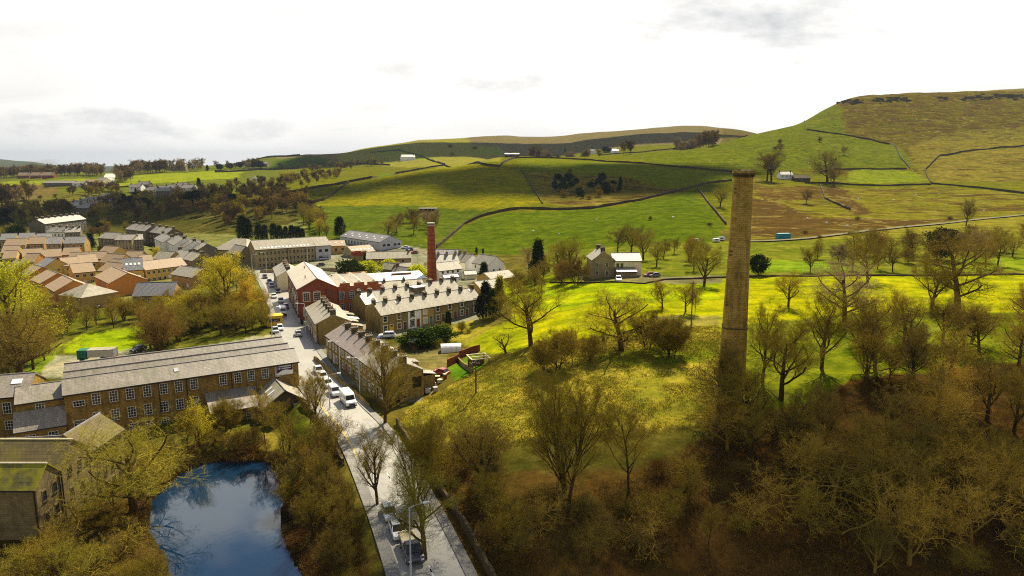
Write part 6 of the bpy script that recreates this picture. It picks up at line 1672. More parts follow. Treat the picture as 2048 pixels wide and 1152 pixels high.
bare_proto('birch', 'birch', 'tree', 52, bark='bark_pale', Hh=13, trunk=.3, tr=.17, limbs=13, spread=.6, up=.3, nb=(6, 5, 4), ratio=(.36, .5, .46, .45), jit=.18)
bare_proto('thorn1', 'hawthorn', 'shrub', 61, Hh=6, trunk=.12, tr=.14, limbs=9, spread=.85, up=.3, nb=(7, 6, 4), ratio=(.62, .52, .46, .45), jit=.32, stems=2, fl=.4)
bare_proto('thorn2', 'hawthorn', 'shrub', 62, Hh=5, trunk=.10, tr=.12, limbs=8, spread=.8, up=.4, nb=(6, 5, 4), ratio=(.6, .5, .46, .45), jit=.3, stems=4, fl=.4)
bare_proto('scrub1', 'bramble_bush', 'shrub', 63, fuzz=1, fl=.5, Hh=3.0, trunk=.1, tr=.06, limbs=6, spread=.9, up=.15, nb=(5, 4), ratio=(.7, .55, .5), jit=.35, stems=6, twig_r=.009)
bare_proto('gnarl', 'bare_tree', 'tree', 71, Hh=8, trunk=.15, tr=.30, limbs=6, spread=1.0, up=.15, nb=(6, 5, 3), ratio=(.75, .5, .44, .42), jit=.42, fuzz=1, lean=.35)
bare_proto('willow', 'budding_tree', 'tree', 81, twig='twig_olive', fuzz=2, leaves=1, leafm='bud_yellow', lsize=.12, Hh=11, trunk=.2, tr=.26, limbs=9, spread=.75, up=.4, nb=(7, 5, 4), ratio=(.55, .5, .46, .45), jit=.25)
bare_proto('willow2', 'budding_tree', 'tree', 82, twig='twig_olive', fuzz=1, leaves=1, leafm='bud_yellow', lsize=.09, Hh=9, trunk=.2, tr=.2, limbs=9, spread=.7, up=.4, nb=(7, 5, 4), ratio=(.5, .5, .46, .45), jit=.25)
bare_proto('wood1', 'bare_tree', 'tree', 101, bark='limb_olive', twig='twig_pale', Hh=9, trunk=.22, tr=.24, limbs=11, spread=.95, up=.14, nb=(7, 5, 3), jit=.30, ratio=(.62, .56, .48, .42), fuzz=1, fl=.45, fw=.009, twig_r=.017)
bare_proto('wood2', 'bare_tree', 'tree', 102, bark='limb_olive', twig='twig_pale', Hh=9, trunk=.2, tr=.22, limbs=10, spread=.8, up=.2, nb=(7, 5, 3), jit=.28, ratio=(.58, .56, .48, .42), stems=2, fuzz=1, fl=.45, fw=.009, twig_r=.016)
bare_proto('wood3', 'bare_tree', 'tree', 103, bark='bark', twig='twig_ochre', Hh=10, trunk=.3, tr=.22, limbs=11, spread=.75, up=.25, nb=(7, 5, 3), jit=.24, ratio=(.52, .54, .48, .42), fuzz=2, fl=.5, fw=.008, twig_r=.014)
bare_proto('wood4', 'bare_tree', 'tree', 104, bark='limb_olive', twig='twig_pale', Hh=8, trunk=.15, tr=.26, limbs=8, spread=1.05, up=.1, nb=(7, 4, 3), jit=.40, ratio=(.72, .56, .46, .42), lean=.3, fuzz=1, fl=.4, fw=.009, twig_r=.018)
leafy_proto('cyp', 'conifer', 'conifer', 5, 10, 1.5, 'column', 'leaf_dark', 5200, .26)
leafy_proto('cone', 'conifer', 'conifer', 6, 11, 2.6, 'cone', 'leaf_dark', 5600, .32)
leafy_proto('yew', 'evergreen_tree', 'tree', 7, 8, 3.6, 'round', 'leaf_dark', 6500, .36, clear=.08)
leafy_proto('shrub', 'evergreen_shrub', 'shrub', 8, 2.6, 1.7, 'round', 'leaf_mid', 3200, .20, trunk_r=.06, clear=.0)
leafy_proto('lime', 'leafy_bush', 'shrub', 9, 3.6, 2.0, 'round', 'leaf_lime', 3600, .22, trunk_r=.08, clear=.0)
FIRST = {}
NT = [0]
def tree(key, x, y, Hh, label, group=None, rz=None, twig=None, wide=1.0, z=None, bud=None):
    name, cat, tm, cm, h0 = TREES[key]
    NT[0] += 1
    z = H(x, y) if z is None else z
    rz = rnd.uniform(0, 6.283) if rz is None else rz
    k = Hh / h0
    t = thing(name, label, cat, (x, y, z - .15), rz, group); t.scale = (k * wide, k * wide, k)
    link('trunk', tm, t)
    c = link('crown', cm, t)
    if twig:
        c.material_slots[0].link = 'OBJECT'; c.material_slots[0].material = MATS[twig]
    if bud and len(c.material_slots) > 1:
        c.material_slots[1].link = 'OBJECT'; c.material_slots[1].material = MATS[bud]
    return t
def treep(key, px, py, top, label, group=None, **k):
    g = G(px, py)
    if key in ('oak1', 'oak2', 'oak3'): k['wide'] = k.get('wide', 1.0) * 1.22
    return tree(key, g.x, g.y, max(1.0, zpx(top, g.y) - g.z), label, group, **k)

# --- trees one can tell apart (foot and top of each in the photograph)
T = [
 ('oak1', 1062, 692, 556, 'spreading bare oak on the brow of the bank, left of centre in the sunlit field', dict(wide=1.12)),
 ('oak2', 1243, 702, 566, 'broad bare oak with a thick leaning trunk on top of the grassy bank', dict(wide=1.25)),
 ('gnarl', 1012, 708, 655, 'low sprawling bare fruit tree at the left end of the bank', dict(wide=1.4)),
 ('thorn1', 1115, 738, 645, 'hawthorn with two stems on the bank below the spreading oak', {}),
 ('thorn2', 1088, 738, 672, 'dense small thorn at the left end of the row on the bank', {}),
 ('slim', 1145, 730, 652, 'thin upright thorn tree in the middle of the row on the bank', {}),
 ('thorn1', 1178, 722, 660, 'wide-topped thorn left of the leaning oak', {}),
 ('slim', 1204, 708, 650, 'small thorn right under the leaning oak', {}),
 ('thorn1', 1296, 700, 612, 'tall rounded thorn just right of the leaning oak', {}),
 ('thorn2', 1342, 715, 628, 'bushy round thorn farthest right along the top of the bank', dict(wide=1.15)),
 ('oak3', 1325, 618, 556, 'small bare tree in the bright field, left of the telegraph pole', {}),
 ('oak3', 1371, 624, 556, 'small bare tree touching the telegraph pole in the bright field', {}),
 ('slim', 1390, 628, 572, 'slender bare tree just right of the telegraph pole', {}),
 ('oak1', 1408, 572, 482, 'large bare tree behind the bright field, left of the tall stone chimney', dict(twig='twig_olive')),
 ('oak1', 1577, 614, 538, 'small bare tree standing alone in the bright field right of the stone chimney', {}),
 ('ash1', 1525, 762, 590, 'bare tree with fine upright branches against the foot of the stone chimney', {}),
 ('oak3', 1562, 800, 618, 'dark-trunked bare tree in front and right of the stone chimney', {}),
 ('ash1', 1643, 738, 566, 'wide bare tree with upswept limbs right of the stone chimney', dict(wide=1.25)),
 ('oak2', 1690, 642, 500, 'pale grey twiggy tree behind the bank, right of the stone chimney', dict(twig='twig_grey')),
 ('oak1', 1862, 618, 516, 'bare oak on the bright field, left of a leaning pair', {}),
 ('oak2', 1916, 616, 440, 'great leaning bare oak with several trunks at the right of the bright field', dict(twig='twig_brown')),
 ('oak3', 1735, 562, 468, 'bare tree above the bright field with a lopsided crown', {}),
 ('ash1', 1932, 452, 392, 'lone bare tree beside the lane on the right hillside', dict(twig='twig_brown', wide=1.2)),
 ('oak1', 1262, 505, 444, 'middle bare tree of the dense trio behind the farmhouse', dict(twig='twig_brown')),
 ('oak3', 1235, 505, 450, 'left bare tree of the dense trio behind the farmhouse', dict(twig='twig_brown')),
 ('oak1', 1287, 520, 452, 'right and darkest bare tree of the dense trio behind the farmhouse', dict(twig='twig_brown')),
 ('birch', 1058, 556, 490, 'pale-stemmed birch between the white cottages and the farmhouse', dict(twig='twig_grey', wide=1.2)),
 ('cone', 1076, 556, 480, 'dark conifer behind the pale-stemmed birch', {}),
 ('oak1', 1140, 548, 468, 'broad dense bare tree left of the farmhouse', dict(twig='twig_olive')),
 ('oak2', 1120, 552, 478, 'rounded bare tree behind the birch, left of the farmhouse', dict(twig='twig_olive')),
 ('thorn1', 1122, 568, 514, 'rusty small tree at the edge of the farm garden', dict(twig='twig_rust')),
 ('thorn1', 1152, 570, 510, 'rusty bare tree just left of the farmhouse garden', dict(twig='twig_rust')),
 ('yew', 1517, 550, 510, 'round dark evergreen right beside the tall stone chimney', {}),
 ('yew', 1880, 520, 458, 'dark green holly tree above the bright field at right', {}),
 ('multi', 1135, 985, 728, 'tall many-stemmed bare tree in front of the grassy bank', dict(wide=1.0)),
 ('oak1', 965, 985, 830, 'dark spreading bare tree at the right-hand edge of the street', dict(twig='twig_brown')),
 ('slim', 1258, 985, 790, 'slim bare tree right of the many-stemmed tree', dict(wide=1.2)),
 ('wood4', 1490, 832, 690, 'bare tree sprawling in front of the foot of the stone chimney', dict(wide=1.1, twig='twig_brown')),
 ('wood3', 1452, 815, 676, 'bare tree close against the left foot of the stone chimney', dict(wide=1.15, twig='twig_brown')),
 ('wood3', 1500, 872, 716, 'bare tree hiding the lowest part of the stone chimney', dict(wide=1.2, twig='twig_ochre')),
 ('wood1', 1455, 900, 775, 'low bare tree below the foot of the stone chimney', dict(wide=1.2)),
 ('gnarl', 1438, 862, 716, 'twisted leaning dead tree on the slope below the stone chimney', dict(wide=1.25)),
 ('oak2', 268, 1024, 822, 'wide bare tree with level branches beside the old mill', dict(twig='twig_olive', wide=1.15)),
 ('willow2', 402, 905, 795, 'budding tree with pale catkins in front of the mill, above the pond', {}),
 ('slim', 375, 905, 812, 'slim bare tree left of the catkin tree by the pond', {}),
 ('slim', 530, 885, 776, 'thin bare tree leaning over the far bank of the pond', {}),
 ('slim', 568, 905, 790, 'thin bare tree right of the leaning one at the pond', {}),
 ('thorn2', 456, 862, 792, 'vase-shaped bare shrub on the grass by the mill shed', dict(wide=1.1)),
 ('ash2', 632, 850, 735, 'bare roadside tree in front of the barn', {}),
 ('slim', 622, 848, 745, 'second bare roadside tree hugging the one by the barn', {}),
 ('ash2', 770, 848, 672, 'tall bare roadside tree in front of the near terrace', dict(wide=1.1)),
 ('multi2', 830, 1000, 830, 'bare tree arching over the street from its left side', {}),
 ('ash1', 755, 1010, 838, 'bare tree standing in front of the roadway near the white van', {}),
 ('oak3', 850, 1120, 930, 'bare tree overhanging the pickup truck', dict(twig='twig_olive')),
 ('multi', 320, 706, 600, 'pinkish bare tree at the right of the park lawn', dict(twig='twig_rust', wide=1.25)),
 ('willow', 30, 720, 520, 'big fresh yellow-green willow at the left frame edge', dict(wide=1.2, bud='leaf_lime')),
 ('willow', 455, 640, 505, 'tall budding willow with a yellow crown by the street bend', dict(wide=1.0)),
 ('willow', 498, 640, 556, 'orange-yellow budding tree beside the upper street', dict(bud='bud_orange', twig='bud_orange')),
 ('willow', 316, 530, 492, 'bright yellow budding tree at the back of the estate', {}),
 ('oak2', 40, 760, 590, 'huge bare twiggy tree at the left edge below the willow', dict(twig='twig_brown', wide=1.1)),
 ('cone', 182, 500, 466, 'tall dark pine behind the estate', dict(wide=1.4)),
 ('cyp', 972, 637, 562, 'tallest dark cypress at the garden end of the stone row', {}),
 ('cyp', 985, 637, 578, 'shorter dark cypress on the right of the tall one', {}),
 ('cyp', 960, 638, 590, 'slim cypress closest to the stone row', {}),
 ('cone', 1000, 628, 552, 'lime-green topped conifer behind the dark cypresses', dict(twig='leaf_gold', wide=.9)),
 ('cyp', 897, 652, 622, 'small dark conifer in front of the stone row', dict(wide=1.3)),
 ('cone', 968, 562, 524, 'dark monkey-puzzle conifer in front of the white gabled house', dict(wide=1.3)),
 ('cone', 953, 508, 494, 'small dark conifer on the pasture edge, left of two', dict(wide=1.1)),
 ('cyp', 966, 508, 496, 'small dark conifer on the pasture edge, right of two', {}),
 ('lime', 738, 560, 522, 'golden bush beside the square tower', {}),
 ('shrub', 700, 562, 520, 'dark ivy-clad shrub on the left of the square tower', dict(wide=.9)),
 ('lime', 836, 566, 530, 'bright yellow-green bush left of the brick chimney', {}),
 ('shrub', 822, 566, 540, 'dark green bush in the gardens left of the brick chimney', {}),
 ('cyp', 680, 476, 433, 'single dark conifer on the pasture edge above the beige mill', dict(wide=1.5)),
 ('oak3', 776, 480, 432, 'olive rounded tree on the near hill left of the brick chimney', dict(twig='twig_olive', wide=1.2)),
 ('oak3', 1534, 362, 302, 'dark bare tree left of the tall one at the white hillside farmhouse', dict(twig='twig_brown')),
 ('oak1', 1543, 362, 296, 'tall dark tree beside the white hillside farmhouse', dict(twig='twig_brown')),
 ('oak2', 1655, 366, 292, 'dense dark hillside tree right of the hillside farmhouse', dict(twig='twig_brown')),
 ('oak3', 1668, 372, 332, 'smaller hillside tree below the dense dark one', dict(twig='twig_brown')),
 ('oak1', 1440, 414, 372, 'bare tree on the hillside just left of the chimney top', dict(twig='twig_olive')),
 ('oak3', 1612, 408, 376, 'scrubby hillside tree below the farm barn', dict(twig='twig_brown')),
 ('oak1', 1074, 312, 286, 'broad bare tree over the hill crest farm', dict(twig='twig_brown', wide=1.3)),
 ('thorn1', 1560, 288, 276, 'dark thorn bush high on the green pasture', dict(twig='twig_brown')),
 ('oak1', 1560, 306, 284, 'lone round tree on the green pasture', dict(twig='twig_brown')),
 ('oak3', 1688, 310, 290, 'lone bare tree at the right of the green pasture', dict(twig='twig_brown')),
 ('thorn1', 1640, 284, 272, 'small thorn high on the right hill pasture', dict(twig='twig_brown')),
]
for key, px, py, top, lb, kw in T:
    treep(key, px, py, top, lb, **kw)
for k in range(7):
    px = 840 + (k % 4) * 13 - (k // 4) * 16; py = 690 - (k % 4) * 2 + (k // 4) * 6
    treep('shrub', px, py, py - 26 - (k * 5) % 9, 'dark evergreen shrub in the clipped clump behind the near terrace', 'dark garden shrubs', wide=1.3)
# tall conifer screen behind the beige mill
for k, (px, top) in enumerate([(486, 430), (496, 436), (518, 446), (530, 449), (548, 446), (560, 450), (572, 452), (584, 450), (597, 453), (605, 456)]):
    treep('cyp', px, 482, top, 'tall dark cypress in the screen behind the beige mill', 'cypress screen behind the beige mill', wide=1.35)
def scatter(poly, n, keys, hr, label, group, twigs=(None,), wide=(.95, 1.25), seed=0, mind=2.5, avoid=None):
    r = random.Random(seed); pl = [G(*p) for p in poly]
    xs, ys = [p.x for p in pl], [p.y for p in pl]; got = []; tries = 0
    pp = [(p.x, p.y) for p in pl]
    while len(got) < n and tries < n * 60:
        tries += 1
        x, y = r.uniform(min(xs), max(xs)), r.uniform(min(ys), max(ys))
        if not inpoly(np.array([x]), np.array([y]), pp)[0]: continue
        if any((x - a) ** 2 + (y - b_) ** 2 < mind * mind for a, b_ in got): continue
        if segdist(np.array([x]), np.array([y]), ROAD)[0] < 6.2 or ponddist(np.array([x]), np.array([y]))[0] < .8: continue
        if avoid and avoid(x, y): continue
        got.append((x, y))
        ky = r.choice(keys); tg = r.choice(twigs)
        if TREES[ky][0] in ('conifer', 'evergreen_tree', 'evergreen_shrub', 'leafy_bush'): tg = None
        tree(ky, x, y, r.uniform(*hr), label, group, rz=r.uniform(0, 6.28), twig=tg, wide=r.uniform(*wide))
OCH = ('twig_ochre', 'twig_brown', 'twig_brown', 'twig_rust', 'twig_ochre')
scatter([(1010, 1030), (1260, 1015), (1430, 930), (1500, 1000), (1480, 1140), (1000, 1140)], 13, ['wood1', 'wood2', 'wood3', 'slim', 'wood4'], (3.8, 6.5), 'bare ochre tree crowding the foot of the grassy bank by the street', 'bare trees at the foot of the bank', (None, 'twig_ochre', 'twig_brown', None), seed=1, mind=2.4)
scatter([(1480, 830), (1700, 760), (2048, 720), (2300, 720), (2300, 900), (2048, 930), (1700, 900), (1500, 920)], 27, ['wood1', 'wood3', 'ash1', 'oak1', 'wood2'], (7, 11), 'bare tree on the upper slope of the wood right of the stone chimney', 'bare trees on the upper wood slope', ('twig_brown', 'twig_ochre', None, 'twig_brown'), seed=2, mind=3.2)
scatter([(1520, 960), (2048, 930), (2300, 930), (2350, 1150), (1480, 1150)], 24, ['wood1', 'wood2', 'wood4', 'wood3', 'wood1'], (6.5, 10.5), 'bare tree deep in the dark wood at the lower right', 'bare trees in the dark wood', (None, None, 'twig_ochre', 'twig_brown'), seed=3, mind=3.0)
scatter([(1640, 700), (2048, 650), (2300, 650), (2300, 730), (1700, 760)], 26, ['oak1', 'oak3', 'ash1', 'oak2'], (8.5, 13), 'brownish bare tree along the wood edge below the bright field', 'bare trees along the upper wood edge', ('twig_brown', 'twig_ochre', 'twig_rust'), seed=4, mind=3.6)
scatter([(860, 890), (980, 900), (1010, 1000), (1000, 1150), (960, 1150), (880, 960)], 13, ['wood1', 'wood3', 'wood2', 'slim'], (4, 7.5), 'bare brown tree on the right verge of the lower street', 'bare trees on the right verge', OCH, seed=5, mind=2.2)
scatter([(575, 905), (640, 900), (690, 890), (760, 980), (800, 1060), (820, 1200), (600, 1200), (600, 1090), (575, 1020)], 18, ['slim', 'ash2', 'wood2', 'wood3', 'ash1'], (4.5, 8), 'bare tree in the thicket between the pond and the street', 'bare trees between pond and street', OCH + ('twig_brown',), seed=6, mind=1.9)
scatter([(0, 1090), (90, 1095), (200, 1010), (290, 1040), (300, 1110), (340, 1190), (0, 1210)], 12, ['wood1', 'wood2', 'wood3', 'wood4'], (3.5, 6), 'mossy bare tree in the thicket at the bottom left by the old mill', 'bare trees at the bottom left', ('twig_olive', 'twig_ochre', 'twig_brown'), seed=7, mind=2.2, avoid=lambda x, y: x < -56 and y > 76)
scatter([(300, 930), (390, 895), (560, 895), (570, 912), (470, 912), (380, 925), (300, 985)], 12, ['slim', 'thorn1', 'scrub1'], (2.5, 5), 'slender bare tree on the far bank of the pond', 'bare trees on the far pond bank', OCH, seed=8, mind=2.0)
def park(px, py, top): return None
scatter([(90, 690), (190, 665), (290, 655), (300, 630), (120, 630), (60, 650)], 14, ['ash1', 'oak3', 'ash2', 'multi2'], (5.5, 8), 'bare tree in the park behind the lawn', 'bare trees in the park', OCH + ('twig_brown',), seed=9, mind=4.0, avoid=lambda x, y: inpoly(np.array([x]), np.array([y]), [tuple(P(a, b_, 0)[:2]) for a, b_ in [(125, 695), (165, 665), (300, 650), (300, 705), (120, 712)]])[0])
scatter([(300, 700), (590, 655), (545, 625), (440, 622), (300, 630)], 52, ['ash1', 'oak3', 'ash2', 'multi2', 'oak1', 'oak2', 'willow2'], (6.5, 9.8), 'olive-brown bare tree in the thick belt behind the long mill', 'bare trees behind the long mill', ('twig_olive', 'twig_ochre', 'twig_olive', 'twig_brown', None), seed=10, mind=3.0, avoid=lambda x, y: abs(x + 68) < 5 and y > 195)
scatter([(0, 760), (90, 740), (100, 700), (0, 680)], 12, ['oak1', 'oak2', 'ash1'], (8, 12), 'bare tree at the left edge behind the mill wing', 'bare trees at the left edge', ('twig_brown', 'twig_ochre'), seed=11, mind=4)
scatter([(0, 690), (90, 660), (100, 610), (0, 590)], 8, ['willow', 'willow2'], (8, 11), 'yellow-green budding tree in the clump at the left edge', 'budding trees at the left edge', (None,), seed=12, mind=4)
scatter([(400, 600), (520, 590), (510, 560), (430, 560)], 10, ['willow2', 'ash1', 'willow', 'multi2'], (6, 10), 'budding tree between the estate and the street', 'budding trees by the upper street', ('twig_olive', None), seed=13, mind=4)
scatter([(1310, 545), (1440, 545), (1440, 500), (1320, 505)], 9, ['oak1', 'oak3', 'ash1'], (6, 10), 'bare tree behind the farm hedge', 'bare trees behind the farm', ('twig_olive', 'twig_ochre'), seed=14, mind=5)
scatter([(1520, 545), (2048, 545), (2300, 540), (2300, 500), (1900, 490), (1680, 505)], 44, ['oak1', 'oak3', 'thorn1', 'oak2', 'ash1'], (6, 11.5), 'bare tree in the belt between the lane and the bright field', 'bare trees below the lane', ('twig_brown', 'twig_grey', 'twig_ochre', 'twig_olive', 'twig_rust'), seed=15, mind=4.5)
scatter([(1010, 600), (1090, 600), (1100, 560), (1020, 560)], 8, ['oak3', 'thorn1', 'ash1'], (5, 8), 'bare tree in the gardens below the birch', 'bare trees below the birch', ('twig_olive', 'twig_ochre'), seed=16, mind=4)
scatter([(1100, 398), (1180, 400), (1280, 386), (1270, 364), (1110, 358)], 40, ['yew', 'yew', 'thorn1', 'cone', 'thorn1'], (3.5, 7), 'dark tree in the small plantation on the rough hill corner', 'plantation on the hill corner', (None,), seed=17, mind=4)
scatter([(790, 470), (870, 470), (880, 440), (800, 440)], 14, ['ash1', 'birch', 'oak3', 'thorn1'], (7, 12), 'bare tree round the field shelter on the near hill', 'bare trees below the field shelter', ('twig_brown', 'twig_grey'), seed=18, mind=6)
scatter([(610, 470), (670, 480), (660, 440), (600, 430)], 12, ['ash1', 'willow2', 'oak3'], (8, 13), 'olive bare tree behind the beige mill', 'bare trees behind the beige mill', ('twig_olive', 'twig_brown'), seed=19, mind=6)

near_house = lambda x, y: any((x - a) ** 2 + (y - b_) ** 2 < (r2 * .72 + 1.2) ** 2 for a, b_, r2 in HS)
scatter([(0, 560), (110, 570), (260, 560), (400, 530), (330, 500), (0, 500)], 18, ['thorn1', 'lime', 'slim', 'thorn2'], (1.8, 3.5), 'small garden tree between the houses of the estate', 'garden trees of the estate', (None,), seed=31, mind=4, avoid=near_house)
scatter([(0, 485), (200, 480), (300, 492), (330, 478), (180, 452), (40, 452)], 26, ['oak3', 'ash1', 'thorn1', 'yew', 'oak1'], (5, 9), 'tree among the older houses and flats behind the estate', 'trees among the older houses', ('twig_dim', 'twig_brown', 'twig_olive'), seed=32, mind=5, avoid=near_house)
scatter([(505, 600), (560, 640), (545, 650), (490, 620)], 6, ['ash1', 'willow2', 'slim'], (4, 7), 'budding tree right at the kerb of the upper street', 'kerbside trees of the upper street', ('twig_olive', None), seed=33, mind=3, avoid=near_house)
scatter([(690, 560), (850, 570), (860, 530), (700, 520)], 10, ['thorn1', 'lime', 'shrub', 'slim'], (2, 4.5), 'small garden tree between the sheds round the square tower', 'garden trees round the square tower', (None,), seed=34, mind=4, avoid=near_house)
scatter([(800, 720), (900, 690), (960, 660), (880, 655), (800, 690)], 10, ['thorn2', 'scrub1', 'thorn1'], (1.5, 3.5), 'scrubby bush in the gardens behind the near terrace', 'scrub in the gardens', ('twig_ochre', 'twig_olive', 'gorse'), seed=35, mind=2.5, avoid=near_house)
# --- woods further off: one mass of small trees
LOW = {}
def low_proto(seed, **kw):
    wd, tw, tips = grow(seed, **kw)
    s_ = np.concatenate([wd, tw]); s_[:, 6:] = np.maximum(s_[:, 6:], .028)
    V, Fq = tubes(s_, 3)
    rg = np.random.default_rng(seed); tp = np.concatenate([np.array([t[0] for t in tips]), tw[:, 3:6]])
    pos = np.repeat(tp, 5, 0); d = rg.normal(0, .7, (len(pos), 3)); d[:, 2] += .5; d /= np.linalg.norm(d, axis=1, keepdims=True)
    V2, F2 = blades(pos, d, rg.uniform(.5, 1.3, len(pos)), np.full(len(pos), .035), rg)
    return np.concatenate([V, V2]), np.concatenate([Fq, F2 + len(V)])
LOW = [low_proto(s_, Hh=10, trunk=.2, tr=.2, limbs=8, spread=.7, up=.4, nb=(5, 3), ratio=(.5, .5, .45), jit=.25) for s_ in (1, 2, 3, 4)]
def wood_mass(name, label, polys, n, hr, mats, seed):
    r = random.Random(seed); rg = np.random.default_rng(seed)
    Vs, Fs, M_, off = [], [], [], 0
    per = [n * w_ // 100 for _, w_ in polys]
    for (poly, _), cnt in zip(polys, per):
        pl = [G(*p) for p in poly]; pp = [(p.x, p.y) for p in pl]
        lx, ly = (min(p[0] for p in pp), max(p[0] for p in pp)), (min(p[1] for p in pp), max(p[1] for p in pp))
        k = 0; tr_ = 0
        while k < cnt and tr_ < cnt * 60:
            tr_ += 1
            x, y = r.uniform(*lx), r.uniform(*ly)
            if not inpoly(np.array([x]), np.array([y]), pp)[0]: continue
            k += 1
            V, Fq = LOW[r.randrange(4)]; s_ = r.uniform(*hr) / 10; a = r.uniform(0, 6.28); wd_ = s_ * r.uniform(1.0, 1.4)
            c_, sn = math.cos(a), math.sin(a)
            Vn = np.stack([(V[:, 0] * c_ - V[:, 1] * sn) * wd_ + x, (V[:, 0] * sn + V[:, 1] * c_) * wd_ + y, V[:, 2] * s_ + H(x, y)], -1)
            Vs.append(Vn); Fs.append(Fq + off); M_.append(np.full(len(Fq), r.randrange(len(mats)), np.int32)); off += len(Vn)
    me = rawmesh(name, np.concatenate(Vs), np.concatenate(Fs), mats, False, np.concatenate(M_))
    return tag(link(name, me), label, None, None, 'stuff')
wood_mass('woodland', 'bare brown woods filling the valley beyond the town', [
    ([(0, 455), (80, 448), (150, 425), (110, 418), (60, 420), (0, 428)], 12), ([(170, 440), (240, 455), (330, 440), (300, 400), (230, 400), (180, 420)], 14),
    ([(330, 440), (480, 470), (560, 440), (640, 440), (610, 400), (520, 395), (420, 410), (350, 400)], 34), ([(380, 405), (520, 390), (560, 385), (700, 352), (640, 350), (480, 372), (400, 385)], 26),
    ([(600, 352), (700, 340), (800, 328), (700, 328), (620, 338)], 7), ([(120, 395), (240, 390), (230, 378), (140, 388)], 7)], 420, (7, 12), ['twig_dim', 'bark', 'twig_dim', 'twig_brown', 'twig_olive'], 5)
wood_mass('tree_belt', 'far belts of bare trees along the left skyline', [
    ([(0, 359), (205, 354), (205, 350), (0, 354)], 34), ([(240, 352), (330, 347), (420, 342), (520, 336), (520, 332), (400, 338), (240, 348)], 18), ([(240, 366), (262, 364), (262, 354), (238, 354)], 8),
    ([(1060, 313), (1140, 313), (1280, 311), (1280, 308), (1060, 309)], 14), ([(1350, 300), (1430, 294), (1430, 290), (1350, 296)], 14), ([(0, 420), (60, 400), (80, 395), (0, 405)], 6), ([(480, 326), (540, 322), (530, 316), (490, 320)], 6)], 300, (12, 20), ['twig_dim', 'twig_grey', 'twig_brown'], 6)
# dark evergreens one can pick out in the valley
EV = [(250, 418, 388), (262, 415, 392), (276, 412, 394), (240, 425, 398), (286, 420, 396), (222, 400, 384), (272, 392, 376), (392, 412, 382), (10, 448, 418), (24, 446, 424), (50, 352, 334), (55, 354, 337), (75, 352, 338), (92, 352, 338), (104, 352, 337), (398, 374, 356), (208, 372, 362),
      (425, 408, 386), (440, 406, 384), (455, 406, 385), (468, 407, 388), (412, 410, 390), (590, 466, 452), (345, 412, 398), (505, 336, 322), (520, 336, 322), (480, 336, 324), (415, 342, 330), (440, 340, 328), (460, 338, 326), (1130, 308, 297), (1210, 305, 293), (1218, 305, 296), (1370, 294, 284), (1385, 293, 283), (0, 500, 470)]
for k, (px, py, top) in enumerate(EV):
    treep('yew' if k % 3 else 'cone', px, py, top, 'dark evergreen standing out of the far valley and ridge woods', 'far dark evergreens', wide=rnd.uniform(.9, 1.4))
for k, (px, py) in enumerate([(60, 392), (70, 380), (80, 398), (45, 400), (110, 395), (90, 372), (30, 376), (950, 300), (900, 296), (905, 312), (560, 333), (610, 330), (1300, 440), (1140, 345), (1900, 440), (1715, 440), (1610, 468), (1550, 300), (1700, 470), (1640, 478), (1420, 452)]):
    treep('thorn1', px, py, py - 9, 'small round thorn bush dotted over the distant fields', 'thorn bushes on the fields', twig='twig_brown', wide=1.3)

# --- rough ground cover
def cover(name, label, polys, n, mats, hr, wr, seed, mask=None, lean=.5):
    rg = np.random.default_rng(seed); Ps = []
    for poly, wgt in polys:
        pl = [G(*p) for p in poly]; pp = [(p.x, p.y) for p in pl]; need = int(n * wgt); got = 0
        while got < need:
            x = rg.uniform(min(p[0] for p in pp), max(p[0] for p in pp), need * 3); y = rg.uniform(min(p[1] for p in pp), max(p[1] for p in pp), need * 3)
            ok = inpoly(x, y, pp) & (segdist(x, y, ROAD) > 5.9) & (ponddist(x, y) > -.1) & ~((x < -57.5) & (x > -83) & (y > 77.5) & (y < 98))
            ok &= fbm(x / 4.5, y / 4.5, 3, seed) > rg.uniform(-.25, .08, len(x))
            if mask is not None: ok &= mask(x, y)
            x, y = x[ok][:need - got], y[ok][:need - got]; got += len(x); Ps.append(np.stack([x, y], -1))
    p = np.concatenate(Ps); k = 7
    c = np.repeat(p, k, 0) + rg.normal(0, .22, (len(p) * k, 2)); z = Hv(c[:, 0], c[:, 1]) - .05
    pos = np.concatenate([c, z[:, None]], 1)
    d = rg.normal(0, lean, pos.shape); d[:, 2] = 1; d /= np.linalg.norm(d, axis=1, keepdims=True)
    V, Fq = blades(pos, d, rg.uniform(*hr, len(pos)), rg.uniform(*wr, len(pos)), rg)
    mi = np.repeat(rg.integers(0, len(mats), len(p)), k)
    return tag(link(name, rawmesh(name, V, Fq, mats, False, mi)), label, None, None, 'stuff')
cover('rough_grass', 'tussocky straw-coloured grass on the bank', [([(785, 850), (840, 800), (900, 768), (950, 745), (1010, 702), (1100, 690), (1300, 660), (1440, 650), (1480, 730), (1440, 850), (1250, 880), (1000, 900), (860, 900)], 1.0)], 30000, ['dry_grass', 'dry_grass', 'dry_grass', 'twig_olive'], (.10, .30), (.018, .04), 3, None, .7)
